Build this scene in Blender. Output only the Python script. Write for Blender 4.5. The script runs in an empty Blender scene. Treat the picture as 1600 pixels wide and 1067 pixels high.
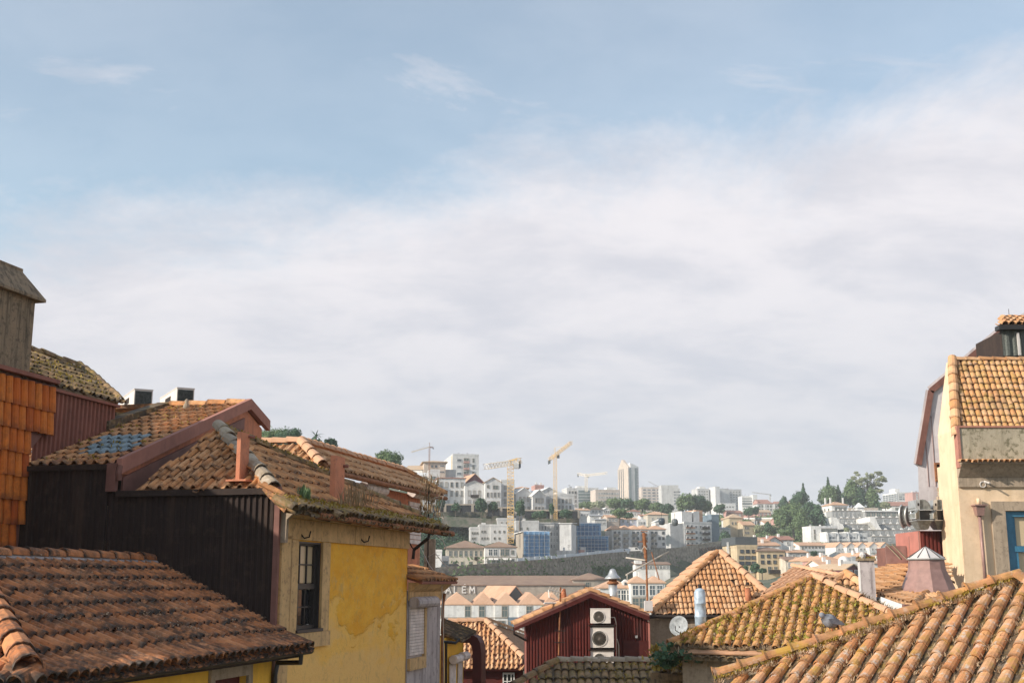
import bpy, math, random
import numpy as np
from mathutils import Vector, Matrix, noise as mnoise
random.seed(7); rng = np.random.default_rng(7)
R = math.radians
S = bpy.context.scene
COL = S.collection
FPX = 1850.0; PITCH = R(11.49)

# ---------------------------------------------------------------- camera
cam_d = bpy.data.cameras.new('camera'); cam = bpy.data.objects.new('camera', cam_d); COL.objects.link(cam)
cam_d.sensor_width = 36; cam_d.lens = FPX / 1600 * 36; cam_d.clip_start = 0.1; cam_d.clip_end = 9000
cam.location = (0, 0, 0); cam.rotation_euler = (R(90) + PITCH, 0, 0)
S.camera = cam

# ---------------------------------------------------------------- sun and sky
SUN_EL, SUN_AZ = 25.0, 26.0          # light travels towards +x and a little +y
trav = Vector((math.cos(R(SUN_EL)) * math.cos(R(SUN_AZ)), math.cos(R(SUN_EL)) * math.sin(R(SUN_AZ)), -math.sin(R(SUN_EL))))
sun_d = bpy.data.lights.new('sun', 'SUN'); sun = bpy.data.objects.new('sun', sun_d); COL.objects.link(sun)
sun_d.energy = 4.8; sun_d.angle = R(0.6); sun_d.color = (1.0, 0.90, 0.78)
sun.rotation_euler = trav.to_track_quat('-Z', 'Y').to_euler(); sun.location = (-40, -20, 60)

W = bpy.data.worlds.new('World'); S.world = W; W.use_nodes = True
nt = W.node_tree; nt.nodes.clear(); L = nt.links
def wn(t, **k):
    n = nt.nodes.new(t)
    for a, b in k.items(): setattr(n, a, b)
    return n
def wmath(op, a, b=None, clamp=False):
    n = wn('ShaderNodeMath', operation=op, use_clamp=clamp)
    for i, v in enumerate((a, b)):
        if v is None: continue
        if isinstance(v, (int, float)): n.inputs[i].default_value = v
        else: L.new(v, n.inputs[i])
    return n.outputs[0]
def wss(x, lo, hi):
    n = wn('ShaderNodeMapRange', interpolation_type='SMOOTHSTEP')
    L.new(x, n.inputs[0]); n.inputs[1].default_value = lo; n.inputs[2].default_value = hi
    return n.outputs[0]
sky = wn('ShaderNodeTexSky', sky_type='NISHITA'); sky.sun_disc = False
sky.sun_elevation = R(SUN_EL); sky.sun_rotation = math.atan2(-trav.x, -trav.y) % (2 * math.pi)
sky.air_density = 1.0; sky.dust_density = 0.8; sky.ozone_density = 0.6
skys = wn('ShaderNodeVectorMath', operation='MULTIPLY'); L.new(sky.outputs[0], skys.inputs[0]); skys.inputs[1].default_value = (0.98, 1.12, 1.06)
tc = wn('ShaderNodeTexCoord'); sep = wn('ShaderNodeSeparateXYZ'); L.new(tc.outputs['Generated'], sep.inputs[0])
dx, dy, dz = sep.outputs
zc = wmath('ADD', wmath('MAXIMUM', dz, 0.0), 0.40)
comb = wn('ShaderNodeCombineXYZ'); L.new(wmath('DIVIDE', dx, zc), comb.inputs[0]); L.new(wmath('DIVIDE', dy, zc), comb.inputs[1])
def wnoise(scale, detail, rough=0.55, stretch=(1, 1, 1), off=(0, 0, 0), dist=0.0, rot=0.0):
    m = wn('ShaderNodeMapping'); L.new(comb.outputs[0], m.inputs[0]); m.inputs['Scale'].default_value = stretch; m.inputs['Location'].default_value = off
    m.inputs['Rotation'].default_value = (0, 0, rot)
    n = wn('ShaderNodeTexNoise'); L.new(m.outputs[0], n.inputs[0]); n.inputs['Scale'].default_value = scale
    n.inputs['Detail'].default_value = detail; n.inputs['Roughness'].default_value = rough; n.inputs['Distortion'].default_value = dist
    return n.outputs[0]
n_edge = wnoise(3.0, 11, 0.68, off=(3.1, 0.4, 0), dist=0.3)
n_wisp = wnoise(2.6, 11, 0.66, stretch=(0.6, 1.7, 1), off=(1.7, 7.0, 0), dist=0.5, rot=-0.6)
n_body = wnoise(5.0, 10, 0.60, stretch=(0.8, 1.25, 1), off=(0.3, 2.2, 0), dist=0.25)
n_soft = wnoise(0.9, 4, 0.5, off=(5.3, 1.2, 0))
lim = wmath('ADD', wmath('ADD', wmath('MULTIPLY', dx, 0.15), 0.350), wmath('MULTIPLY', wmath('SUBTRACT', n_edge, 0.5), 0.24))
cover = wss(wmath('SUBTRACT', lim, dz), -0.06, 0.085)
wisp = wmath('MULTIPLY', wss(n_wisp, 0.50, 0.66), 0.55)
cover = wmath('MAXIMUM', cover, wisp)
cover = wmath('MAXIMUM', cover, wmath('ADD', wmath('MULTIPLY', wss(n_soft, 0.30, 0.75), 0.16), 0.24))
n_fine = wnoise(13.0, 10, 0.66, stretch=(0.8, 1.5, 1), off=(2.3, 4.2, 0), dist=0.2)
shade = wss(wmath('ADD', wmath('MULTIPLY', n_body, 0.78), wmath('MULTIPLY', n_fine, 0.22)), 0.34, 0.62)
up = wss(dz, 0.06, 0.30)
ca = wn('ShaderNodeMix', data_type='RGBA'); L.new(shade, ca.inputs[0]); ca.inputs[6].default_value = (0.585, 0.58, 0.63, 1); ca.inputs[7].default_value = (0.745, 0.715, 0.74, 1)
cb = wn('ShaderNodeMix', data_type='RGBA'); L.new(shade, cb.inputs[0]); cb.inputs[6].default_value = (0.475, 0.50, 0.57, 1); cb.inputs[7].default_value = (0.58, 0.58, 0.625, 1)
cc = wn('ShaderNodeMix', data_type='RGBA'); L.new(up, cc.inputs[0]); L.new(cb.outputs[2], cc.inputs[6]); L.new(ca.outputs[2], cc.inputs[7])
# the clear sky is kept physical; clouds are brought to the same scale before the Background's strength
cscale = wn('ShaderNodeVectorMath', operation='SCALE'); L.new(cc.outputs[2], cscale.inputs[0]); SKYSTR = 0.15; cscale.inputs['Scale'].default_value = 1.0 / SKYSTR
cm = wn('ShaderNodeMix', data_type='RGBA'); L.new(wmath('MULTIPLY', cover, 0.97), cm.inputs[0]); L.new(skys.outputs[0], cm.inputs[6]); L.new(cscale.outputs[0], cm.inputs[7])
bg = wn('ShaderNodeBackground'); L.new(cm.outputs[2], bg.inputs[0]); bg.inputs[1].default_value = SKYSTR
wo = wn('ShaderNodeOutputWorld'); L.new(bg.outputs[0], wo.inputs[0])
S.view_settings.view_transform = 'Standard'; S.view_settings.look = 'None'; S.view_settings.exposure = 0.30; S.view_settings.gamma = 1
S.view_settings.use_curve_mapping = False
S.render.engine = 'CYCLES'
S.cycles.max_bounces = 5; S.cycles.diffuse_bounces = 3; S.cycles.glossy_bounces = 2; S.cycles.transmission_bounces = 2; S.cycles.transparent_max_bounces = 6
S.cycles.volume_bounces = 1; S.cycles.use_adaptive_sampling = True; S.cycles.use_denoising = True

# ---------------------------------------------------------------- pixels of the 1600 wide photograph to rays
FW = Vector((0, math.cos(PITCH), math.sin(PITCH))); UP = Vector((0, -math.sin(PITCH), math.cos(PITCH))); RT = Vector((1, 0, 0))
def ray(px, py): return RT * ((px - 800) / FPX) + UP * ((533.5 - py) / FPX) + FW
def at(px, py, Y):
    d = ray(px, py); return d * (Y / d.y)
def hitp(px, py, P, N):
    d = ray(px, py); return d * (P.dot(N) / d.dot(N))
def proj(p):
    c = p.dot(FW); return (800 + FPX * p.x / c, 533.5 - FPX * p.dot(UP) / c, c)
Z = Vector((0, 0, 1))
def v2(a): return Vector((math.cos(R(a)), math.sin(R(a)), 0))

class Pl:
    """A roof or wall plane: U runs level, V up the slope, N outward; d is the plan direction it falls to."""
    def __init__(s, O, d, slope):
        d = Vector((d.x, d.y, 0)).normalized(); t = R(slope)
        s.O = O.copy(); s.V = (-d * math.cos(t) + Z * math.sin(t)).normalized(); s.N = (d * math.sin(t) + Z * math.cos(t)).normalized(); s.U = s.V.cross(s.N).normalized()
    def hit(s, px, py): return hitp(px, py, s.O, s.N)
    def uv(s, p): q = p - s.O; return (q.dot(s.U), q.dot(s.V))
    def puv(s, px, py): return s.uv(s.hit(px, py))
    def pt(s, u, v, n=0): return s.O + s.U * u + s.V * v + s.N * n
def inpoly(x, y, P):
    c = False; n = len(P)
    for i in range(n):
        x1, y1 = P[i]; x2, y2 = P[(i + 1) % n]
        if (y1 > y) != (y2 > y) and x < (x2 - x1) * (y - y1) / (y2 - y1) + x1: c = not c
    return c

# ---------------------------------------------------------------- materials
MATS = {}
def c3(r, g, b):
    f = lambda v: ((v / 255 + 0.055) / 1.055) ** 2.4 if v > 10 else v / 255 / 12.92
    return (f(r), f(g), f(b))
class NT:
    def __init__(s, name):
        s.m = bpy.data.materials.new(name); s.m.use_nodes = True; s.t = s.m.node_tree; s.t.nodes.clear()
        s.out = s.n('ShaderNodeOutputMaterial'); s.b = s.n('ShaderNodeBsdfPrincipled'); s.l(s.b.outputs[0], s.out.inputs[0])
        s.geo = s.n('ShaderNodeNewGeometry'); s.pos = s.geo.outputs['Position']; MATS[name] = s.m
    def n(s, t, **k):
        q = s.t.nodes.new(t)
        for a, b in k.items(): setattr(q, a, b)
        return q
    def l(s, a, b): s.t.links.new(a, b)
    def math(s, op, a, b=None, clamp=False):
        q = s.n('ShaderNodeMath', operation=op, use_clamp=clamp)
        for i, v in enumerate((a, b)):
            if v is None: continue
            if isinstance(v, (int, float)): q.inputs[i].default_value = v
            else: s.l(v, q.inputs[i])
        return q.outputs[0]
    def noise(s, scale, detail=4, rough=0.55, stretch=(1, 1, 1), dist=0.0, off=(0, 0, 0), vec=None):
        m = s.n('ShaderNodeMapping'); s.l(vec or s.pos, m.inputs[0]); m.inputs['Scale'].default_value = stretch; m.inputs['Location'].default_value = off
        q = s.n('ShaderNodeTexNoise'); s.l(m.outputs[0], q.inputs[0]); q.inputs['Scale'].default_value = scale; q.inputs['Detail'].default_value = detail
        q.inputs['Roughness'].default_value = rough; q.inputs['Distortion'].default_value = dist; return q.outputs[0]
    def ss(s, x, lo, hi):
        q = s.n('ShaderNodeMapRange', interpolation_type='SMOOTHSTEP'); s.l(x, q.inputs[0]); q.inputs[1].default_value = lo; q.inputs[2].default_value = hi; return q.outputs[0]
    def mix(s, f, a, b, blend='MIX'):
        q = s.n('ShaderNodeMix', data_type='RGBA', blend_type=blend)
        for i, v in ((0, f), (6, a), (7, b)):
            if isinstance(v, (int, float)): q.inputs[i].default_value = v
            elif isinstance(v, tuple): q.inputs[i].default_value = (*v, 1)
            else: s.l(v, q.inputs[i])
        return q.outputs[2]
    def ramp(s, x, cols):
        q = s.n('ShaderNodeValToRGB'); s.l(x, q.inputs[0]); e = q.color_ramp.elements
        while len(e) < len(cols): e.new(0.5)
        for i, c in enumerate(cols): e[i].position = i / (len(cols) - 1); e[i].color = (*c, 1)
        return q.outputs[0]
    def rand(s):
        o = s.n('ShaderNodeObjectInfo'); return s.math('FRACT', s.math('ADD', o.outputs['Random'], s.geo.outputs['Random Per Island']))
    def bump(s, h, strength=0.3, dist=0.02):
        q = s.n('ShaderNodeBump'); s.l(h, q.inputs['Height']); q.inputs['Strength'].default_value = strength; q.inputs['Distance'].default_value = dist; s.l(q.outputs[0], s.b.inputs['Normal'])
    def fin(s, col, rough=0.85, metal=0.0):
        if isinstance(col, tuple): s.b.inputs['Base Color'].default_value = (*col, 1)
        else: s.l(col, s.b.inputs['Base Color'])
        s.b.inputs['Roughness'].default_value = rough; s.b.inputs['Metallic'].default_value = metal
        return s.m
def sc(c, k): return tuple(min(1, v * k) for v in c)

def plaster(name, col, dirt=0.35, scale=1.5, rough=0.9, stain=(0.16, 0.14, 0.11), streak=0.4, bump=0.25):
    t = NT(name); a = t.noise(scale, 6, 0.6); b = t.noise(scale * 1.2, 4, 0.6, stretch=(2.2, 2.2, 0.22)); g = t.noise(scale * 14, 3)
    c = t.mix(t.ss(a, 0.3, 0.75), sc(col, 0.86), sc(col, 1.08))
    c = t.mix(t.math('MULTIPLY', t.ss(b, 0.46, 0.72), streak), c, stain)
    c = t.mix(t.math('MULTIPLY', t.ss(t.noise(scale * 3.1, 6, 0.7, off=(7, 3, 1)), 0.50, 0.68), dirt), c, stain)
    c = t.mix(t.math('MULTIPLY', g, 0.16), c, sc(col, 0.6)); t.bump(g, bump, 0.02); return t.fin(c, rough)
def plain(name, col, rough=0.6, metal=0.0, var=0.12, scale=3.0, bump=0.0):
    t = NT(name); t.b.inputs['Specular IOR Level'].default_value = 0.25 if rough > 0.5 else 0.5; a = t.noise(scale, 4); c = t.mix(t.ss(a, 0.25, 0.75), sc(col, 1 - var), sc(col, 1 + var))
    if bump: t.bump(t.noise(scale * 8, 3), bump, 0.01)
    return t.fin(c, rough, metal)
def tilemat(name, cols, moss=(0.10, 0.09, 0.03), moss_amt=0.5, lichen=0.0, dark=0.4, dcol=(0.035, 0.028, 0.022), patch=1.3, fine=9.0, yel=0.0, lim=0.5):
    t = NT(name); r = t.rand(); c = t.ramp(r, cols)
    n1 = t.noise(fine, 6, 0.65); n2 = t.noise(patch, 5, 0.6, off=(3, 1, 2)); n3 = t.noise(fine * 2.3, 5, 0.7, off=(1, 9, 4)); n4 = t.noise(patch * 2.6, 5, 0.65, off=(5, 5, 1))
    c = t.mix(t.math('MULTIPLY', n1, 0.5), c, sc(cols[0], 0.55))
    c = t.mix(t.math('MULTIPLY', t.math('MULTIPLY', t.ss(n2, lim - 0.12, lim + 0.18), t.ss(n1, 0.32, 0.62)), dark), c, dcol)
    c = t.mix(t.math('MULTIPLY', t.math('MULTIPLY', t.ss(n4, 0.42, 0.62), t.ss(n3, 0.36, 0.60)), moss_amt), c, moss)
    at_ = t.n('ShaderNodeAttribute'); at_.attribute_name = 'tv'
    c = t.mix(t.math('MULTIPLY', t.math('MULTIPLY', t.ss(at_.outputs['Fac'], 0.30, 0.02), t.ss(n1, 0.30, 0.55)), min(1.0, dark * 1.1)), c, dcol)  # lower lip darkened: row shadow painted in together with dirt
    if yel: c = t.mix(t.math('MULTIPLY', t.ss(t.noise(fine * 0.55, 5, 0.6, off=(8, 2, 2)), 0.52, 0.66), yel), c, (0.42, 0.27, 0.035))
    if lichen: c = t.mix(t.math('MULTIPLY', t.ss(t.noise(fine * 1.3, 6, 0.7, off=(2, 2, 7)), 0.53, 0.64), lichen), c, (0.52, 0.46, 0.40))
    t.bump(n3, 0.5, 0.01); return t.fin(c, 0.88)

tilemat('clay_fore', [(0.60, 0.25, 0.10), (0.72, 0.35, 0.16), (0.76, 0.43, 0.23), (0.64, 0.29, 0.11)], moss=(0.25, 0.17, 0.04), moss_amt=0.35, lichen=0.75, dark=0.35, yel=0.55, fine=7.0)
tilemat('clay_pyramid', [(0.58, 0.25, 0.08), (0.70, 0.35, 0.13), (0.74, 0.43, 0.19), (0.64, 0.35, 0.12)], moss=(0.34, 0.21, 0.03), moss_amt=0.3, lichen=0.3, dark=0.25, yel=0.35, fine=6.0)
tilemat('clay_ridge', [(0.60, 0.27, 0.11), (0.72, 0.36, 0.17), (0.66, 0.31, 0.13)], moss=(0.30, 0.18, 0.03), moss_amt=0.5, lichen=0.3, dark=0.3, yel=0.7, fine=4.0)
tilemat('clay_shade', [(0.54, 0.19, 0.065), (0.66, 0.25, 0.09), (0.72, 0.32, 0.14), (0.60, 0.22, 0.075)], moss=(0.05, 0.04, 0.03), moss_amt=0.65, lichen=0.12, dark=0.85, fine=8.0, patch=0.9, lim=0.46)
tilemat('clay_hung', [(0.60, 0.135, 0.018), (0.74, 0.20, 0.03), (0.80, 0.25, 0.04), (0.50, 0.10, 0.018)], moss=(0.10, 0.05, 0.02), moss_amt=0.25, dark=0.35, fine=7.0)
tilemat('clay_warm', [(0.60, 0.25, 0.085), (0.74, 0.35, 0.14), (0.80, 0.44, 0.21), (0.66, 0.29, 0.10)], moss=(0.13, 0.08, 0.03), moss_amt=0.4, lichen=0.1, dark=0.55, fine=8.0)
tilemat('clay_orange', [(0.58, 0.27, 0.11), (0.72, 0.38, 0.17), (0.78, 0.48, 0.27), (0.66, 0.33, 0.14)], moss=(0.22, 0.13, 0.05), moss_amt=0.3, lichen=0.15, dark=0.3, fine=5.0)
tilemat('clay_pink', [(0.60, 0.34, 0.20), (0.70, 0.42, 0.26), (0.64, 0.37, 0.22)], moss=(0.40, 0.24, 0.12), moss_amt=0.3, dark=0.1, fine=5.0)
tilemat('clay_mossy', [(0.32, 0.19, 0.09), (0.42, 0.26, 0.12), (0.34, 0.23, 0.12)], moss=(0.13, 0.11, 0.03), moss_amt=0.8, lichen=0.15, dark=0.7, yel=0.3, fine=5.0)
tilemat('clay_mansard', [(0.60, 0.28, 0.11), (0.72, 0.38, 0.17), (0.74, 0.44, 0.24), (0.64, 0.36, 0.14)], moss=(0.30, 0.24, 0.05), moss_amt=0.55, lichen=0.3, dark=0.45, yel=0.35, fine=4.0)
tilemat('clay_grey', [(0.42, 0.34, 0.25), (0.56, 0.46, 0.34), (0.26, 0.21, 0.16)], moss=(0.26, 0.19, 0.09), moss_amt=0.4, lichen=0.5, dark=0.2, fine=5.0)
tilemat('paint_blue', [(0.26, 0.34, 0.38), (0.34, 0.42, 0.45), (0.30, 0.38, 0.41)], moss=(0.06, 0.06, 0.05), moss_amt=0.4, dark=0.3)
def farroof(name, a, b, d):
    t = NT(name); o = t.n('ShaderNodeObjectInfo'); c = t.mix(t.ss(t.noise(0.35, 6, 0.65), 0.3, 0.7), a, b)
    c = t.mix(t.math('MULTIPLY', t.noise(2.6, 5, 0.7), 0.55), c, d); c = t.mix(t.math('MULTIPLY', t.ss(t.noise(0.12, 5, 0.7, off=(4, 4, 4)), 0.5, 0.75), 0.35), c, d)
    c = t.mix(t.math('MULTIPLY', o.outputs['Random'], 0.35), c, b); t.bump(t.noise(1.8, 4), 0.4, 0.2); return t.fin(c, 0.9)
farroof('roof_clay', (0.56, 0.34, 0.21), (0.66, 0.43, 0.28), (0.28, 0.13, 0.08)); farroof('roof_brown', (0.25, 0.16, 0.12), (0.36, 0.24, 0.16), (0.11, 0.07, 0.06)); farroof('roof_red', (0.32, 0.165, 0.125), (0.40, 0.21, 0.15), (0.2, 0.08, 0.07))
farroof('roof_tan', (0.48, 0.36, 0.24), (0.56, 0.42, 0.28), (0.3, 0.2, 0.14)); farroof('roof_white', (0.72, 0.72, 0.70), (0.8, 0.79, 0.77), (0.5, 0.5, 0.49)); farroof('roof_grey', (0.28, 0.30, 0.31), (0.36, 0.37, 0.38), (0.18, 0.18, 0.19))
farroof('roof_dark', (0.06, 0.075, 0.08), (0.08, 0.09, 0.1), (0.04, 0.05, 0.05))
for nm, c in dict(white=(0.78, 0.77, 0.74), offwhite=(0.74, 0.72, 0.69), grey=(0.54, 0.54, 0.53), palegrey=(0.66, 0.66, 0.65), cream=(0.62, 0.56, 0.46), sand=(0.56, 0.47, 0.39), pinkish=(0.58, 0.50, 0.44), ochre=(0.56, 0.46, 0.31),
                  yellowpale=(0.60, 0.48, 0.31), maroon=(0.17, 0.05, 0.06), bluegrey=(0.16, 0.22, 0.27), stonefar=(0.40, 0.35, 0.29), rose=(0.52, 0.30, 0.26), lilac=(0.62, 0.62, 0.70)).items():
    plaster('wall_' + nm, c, dirt=0.4, scale=0.3, streak=0.45, bump=0.0, stain=tuple(v * .45 for v in c))
plaster('tint_grey', (0.34, 0.35, 0.35), dirt=0.3, scale=0.2)
plaster('stone_grey', (0.42, 0.33, 0.24), dirt=0.5, scale=3.0, stain=(0.10, 0.08, 0.06), bump=0.5)
plaster('stone_warm', (0.66, 0.43, 0.20), dirt=0.55, scale=3.0, stain=(0.15, 0.09, 0.05), bump=0.5)
plaster('cream_wall', (0.78, 0.59, 0.40), dirt=0.3, scale=1.1, stain=(0.50, 0.34, 0.18), streak=0.4)
plaster('terracotta', (0.62, 0.24, 0.13), dirt=0.5, scale=2.6, stain=(0.24, 0.10, 0.07), streak=0.55)
plaster('terracotta_barge', (0.42, 0.19, 0.14), dirt=0.3, scale=2.0, stain=(0.2, 0.1, 0.08), streak=0.3)
plaster('terracotta_dull', (0.30, 0.12, 0.085), dirt=0.35, scale=2.0, stain=(0.12, 0.06, 0.05), streak=0.3)
plaster('rendered_grey', (0.504, 0.444, 0.432), dirt=0.6, scale=2.2, stain=(0.16, 0.13, 0.13), streak=0.9)
plaster('concrete_moss', (0.30, 0.22, 0.14), dirt=0.8, scale=3.2, stain=(0.06, 0.05, 0.035), streak=0.95, bump=0.7)
plaster('parapet', (0.44, 0.38, 0.28), dirt=0.95, scale=1.9, stain=(0.11, 0.10, 0.05), streak=0.4, bump=0.7)
plaster('yellow_flat', (0.90, 0.52, 0.06), dirt=0.15, scale=2.0, stain=(0.4, 0.2, 0.05), streak=0.15)
plaster('metal_pale', (0.70, 0.65, 0.65), dirt=0.3, scale=0.8, stain=(0.30, 0.22, 0.22), streak=0.5)
plaster('metal_brown', (0.030, 0.018, 0.014), dirt=0.4, scale=1.6, stain=(0.075, 0.045, 0.03), streak=0.5); plain('metal_brown2', (0.20, 0.095, 0.075), 0.6, 0, 0.2)
plaster('metal_red', (0.115, 0.015, 0.009), dirt=0.45, scale=1.3, stain=(0.035, 0.012, 0.01), streak=0.7); plain('metal_reddark', (0.075, 0.014, 0.011), 0.6, 0, 0.2); plain('metal_salmon', (0.42, 0.17, 0.135), 0.55, 0, 0.12)
plain('metal_rose', (0.30, 0.18, 0.155), 0.5, 0.2, 0.2, 4.0); plain('galv', (0.50, 0.51, 0.50), 0.38, 0.6, 0.2, 6.0); plain('duct_dark', (0.20, 0.21, 0.20), 0.55, 0.2, 0.3, 12.0, 0.2)
plain('ac_white', (0.68, 0.62, 0.56), 0.5, 0, 0.08, 5.0); plain('ac_grille', (0.10, 0.11, 0.10), 0.6, 0, 0.4, 20.0); plain('fan_grey', (0.28, 0.24, 0.20), 0.6)
plain('black_pipe', (0.018, 0.016, 0.015), 0.4); plain('clay_pipe', (0.42, 0.16, 0.08), 0.7, 0, 0.25, 8.0); plain('iron', (0.03, 0.022, 0.018), 0.7); plain('rust', (0.26, 0.11, 0.05), 0.8, 0, 0.35, 9.0)
plain('frame_dark', (0.035, 0.030, 0.028), 0.5); plain('frame_white', (0.72, 0.70, 0.66), 0.5, 0, 0.06); plain('frame_blue', (0.045, 0.17, 0.27), 0.45, 0, 0.15, 5.0); plain('white_roll', (0.66, 0.58, 0.54), 0.6, 0, 0.2, 5.0)
plain('pvc_blue', (0.36, 0.44, 0.52), 0.45, 0, 0.3, 6.0); plain('cable', (0.5, 0.45, 0.38), 0.6); plain('crane_yellow', (0.74, 0.50, 0.20), 0.6, 0, 0.15, 0.4); plain('dish_grey', (0.30, 0.32, 0.33), 0.6, 0, 0.3, 8.0); plain('crane_pale', (0.78, 0.68, 0.54), 0.6, 0, 0.1, 0.4)
plain('net_white', (0.62, 0.66, 0.70), 0.8, 0, 0.1, 0.5); plain('panel_under', (0.24, 0.19, 0.13), 0.5); plain('lead', (0.55, 0.52, 0.50), 0.6)
def glassm(name, a, b, rough=0.12):
    t = NT(name); o = t.n('ShaderNodeObjectInfo'); c = t.mix(o.outputs['Random'], a, b); t.b.inputs['Specular IOR Level'].default_value = 0.6; return t.fin(c, rough)
glassm('glass', (0.03, 0.045, 0.06), (0.12, 0.15, 0.17), 0.15); glassm('glass_dark', (0.015, 0.015, 0.018), (0.02, 0.02, 0.022), 0.05); glassm('glass_mixed', (0.05, 0.07, 0.08), (0.42, 0.42, 0.40), 0.4); glassm('glass_green', (0.06, 0.10, 0.10), (0.14, 0.18, 0.18), 0.12)
glassm('glass_lit', (0.52, 0.40, 0.24), (0.56, 0.44, 0.28), 0.2)  # warm lit look put into the pane colour
# netting of the scaffolds: woven blue with paler seams
def netmat():
    t = NT('net_blue'); g = t.noise(0.5, 6, 0.7); c = t.mix(t.ss(g, 0.3, 0.72), (0.085, 0.20, 0.36), (0.20, 0.35, 0.52)); c = t.mix(t.math('MULTIPLY', t.ss(t.noise(2.5, 5, 0.8), 0.52, 0.7), 0.3), c, (0.4, 0.5, 0.62)); t.bump(g, 0.5, 0.4); return t.fin(c, 0.8)
netmat()
def yellow():
    t = NT('plaster_yellow'); sepn = t.n('ShaderNodeSeparateXYZ'); t.l(t.pos, sepn.inputs[0]); z = sepn.outputs[2]
    a = t.noise(1.3, 5, 0.55, dist=0.5, stretch=(.45, .45, 1)); b = t.noise(3.2, 8, 0.68, off=(3, 0, 1), stretch=(.45, .45, 1)); g = t.noise(22, 3); st = t.noise(1.6, 4, 0.6, stretch=(2.4, 2.4, 0.25), off=(2, 2, 2))
    c = t.mix(t.ss(b, 0.3, 0.72), (0.80, 0.36, 0.018), (0.90, 0.50, 0.05))
    lowm = t.math('ADD', t.math('MULTIPLY', t.math('SUBTRACT', t.math('MULTIPLY', z, -1), 0.62), 0.42), t.math('ADD', t.math('MULTIPLY', t.math('SUBTRACT', a, 0.5), 1.5), t.math('MULTIPLY', t.math('SUBTRACT', b, 0.5), 0.45)))
    c = t.mix(t.math('MULTIPLY', t.ss(lowm, -0.03, 0.06), 0.62), c, (0.90, 0.56, 0.15)); c = t.mix(t.math('MULTIPLY', t.ss(lowm, 0.17, 0.33), 0.45), c, (0.78, 0.50, 0.22))
    c = t.mix(t.math('MULTIPLY', t.ss(t.noise(1.1, 6, 0.7, off=(9, 4, 3)), 0.60, 0.72), 0.35), c, (0.34, 0.28, 0.22))
    c = t.mix(t.math('MULTIPLY', t.ss(st, 0.55, 0.8), 0.25), c, (0.55, 0.26, 0.04)); c = t.mix(t.math('MULTIPLY', t.ss(t.noise(6, 6, 0.75), 0.55, 0.7), 0.35), c, (0.36, 0.20, 0.08))
    h = t.math('ADD', t.math('MULTIPLY', t.ss(lowm, -0.03, 0.06), -0.6), t.math('MULTIPLY', g, 0.4)); c = t.mix(t.math('MULTIPLY', t.ss(t.noise(3.2, 9, 0.8, off=(6, 1, 2), dist=1.2), 0.53, 0.60), 0.30), c, (0.40, 0.24, 0.09)); c = t.mix(t.math('MULTIPLY', t.ss(t.noise(9, 6, 0.7), 0.5, 0.75), 0.25), c, (0.86, 0.60, 0.25)); t.bump(h, 0.9, 0.03); return t.fin(c, 0.92)
yellow()
def leafm(name, a, b, c_):
    t = NT(name); r = t.rand(); c = t.ramp(r, [a, b, c_, b]); c = t.mix(t.ss(t.noise(0.25, 4), 0.3, 0.7), c, sc(b, 0.8)); t.b.inputs['Subsurface Weight'].default_value = 0.0
    tr = t.n('ShaderNodeBsdfTranslucent'); t.l(c, tr.inputs[0]); mx = t.n('ShaderNodeMixShader'); mx.inputs[0].default_value = 0.22; t.l(t.b.outputs[0], mx.inputs[1]); t.l(tr.outputs[0], mx.inputs[2]); t.l(mx.outputs[0], t.out.inputs[0])
    return t.fin(c, 0.7)
leafm('leaf_dark', (0.037, 0.085, 0.048), (0.06, 0.128, 0.06), (0.093, 0.17, 0.085)); leafm('leaf_mid', (0.08, 0.136, 0.056), (0.136, 0.208, 0.08), (0.192, 0.272, 0.12)); leafm('leaf_pale', (0.22, 0.25, 0.14), (0.32, 0.35, 0.20), (0.40, 0.42, 0.27))
leafm('leaf_dry', (0.26, 0.18, 0.09), (0.36, 0.26, 0.14), (0.20, 0.13, 0.06)); leafm('leaf_moss', (0.24, 0.19, 0.03), (0.40, 0.29, 0.04), (0.34, 0.19, 0.05)); leafm('leaf_lime', (0.26, 0.28, 0.05), (0.36, 0.34, 0.06), (0.42, 0.36, 0.08)); leafm('leaf_litter', (0.26, 0.15, 0.07), (0.42, 0.29, 0.17), (0.50, 0.38, 0.26))
plain('bark', (0.12, 0.10, 0.08), 0.9, 0, 0.3, 1.0)
def ground():
    t = NT('ground_mat'); c = t.mix(t.ss(t.noise(0.06, 6, 0.65), 0.35, 0.65), (0.05, 0.085, 0.04), (0.14, 0.14, 0.10)); c = t.mix(t.math('MULTIPLY', t.noise(0.8, 6, 0.7), 0.6), c, (0.05, 0.06, 0.04)); t.bump(t.noise(0.5, 6), 0.6, 0.5); return t.fin(c, 0.95)
ground()
def rubble2():
    t = NT('rubble_green'); c = t.mix(t.ss(t.noise(0.3, 6, 0.7), 0.40, 0.6), (0.16, 0.14, 0.11), (0.05, 0.075, 0.035)); c = t.mix(t.math('MULTIPLY', t.noise(2.5, 6, 0.8), 0.5), c, (0.05, 0.05, 0.04)); t.bump(t.noise(1.5, 6, 0.7), 0.8, 0.4); return t.fin(c, 0.95)
rubble2()
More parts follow.
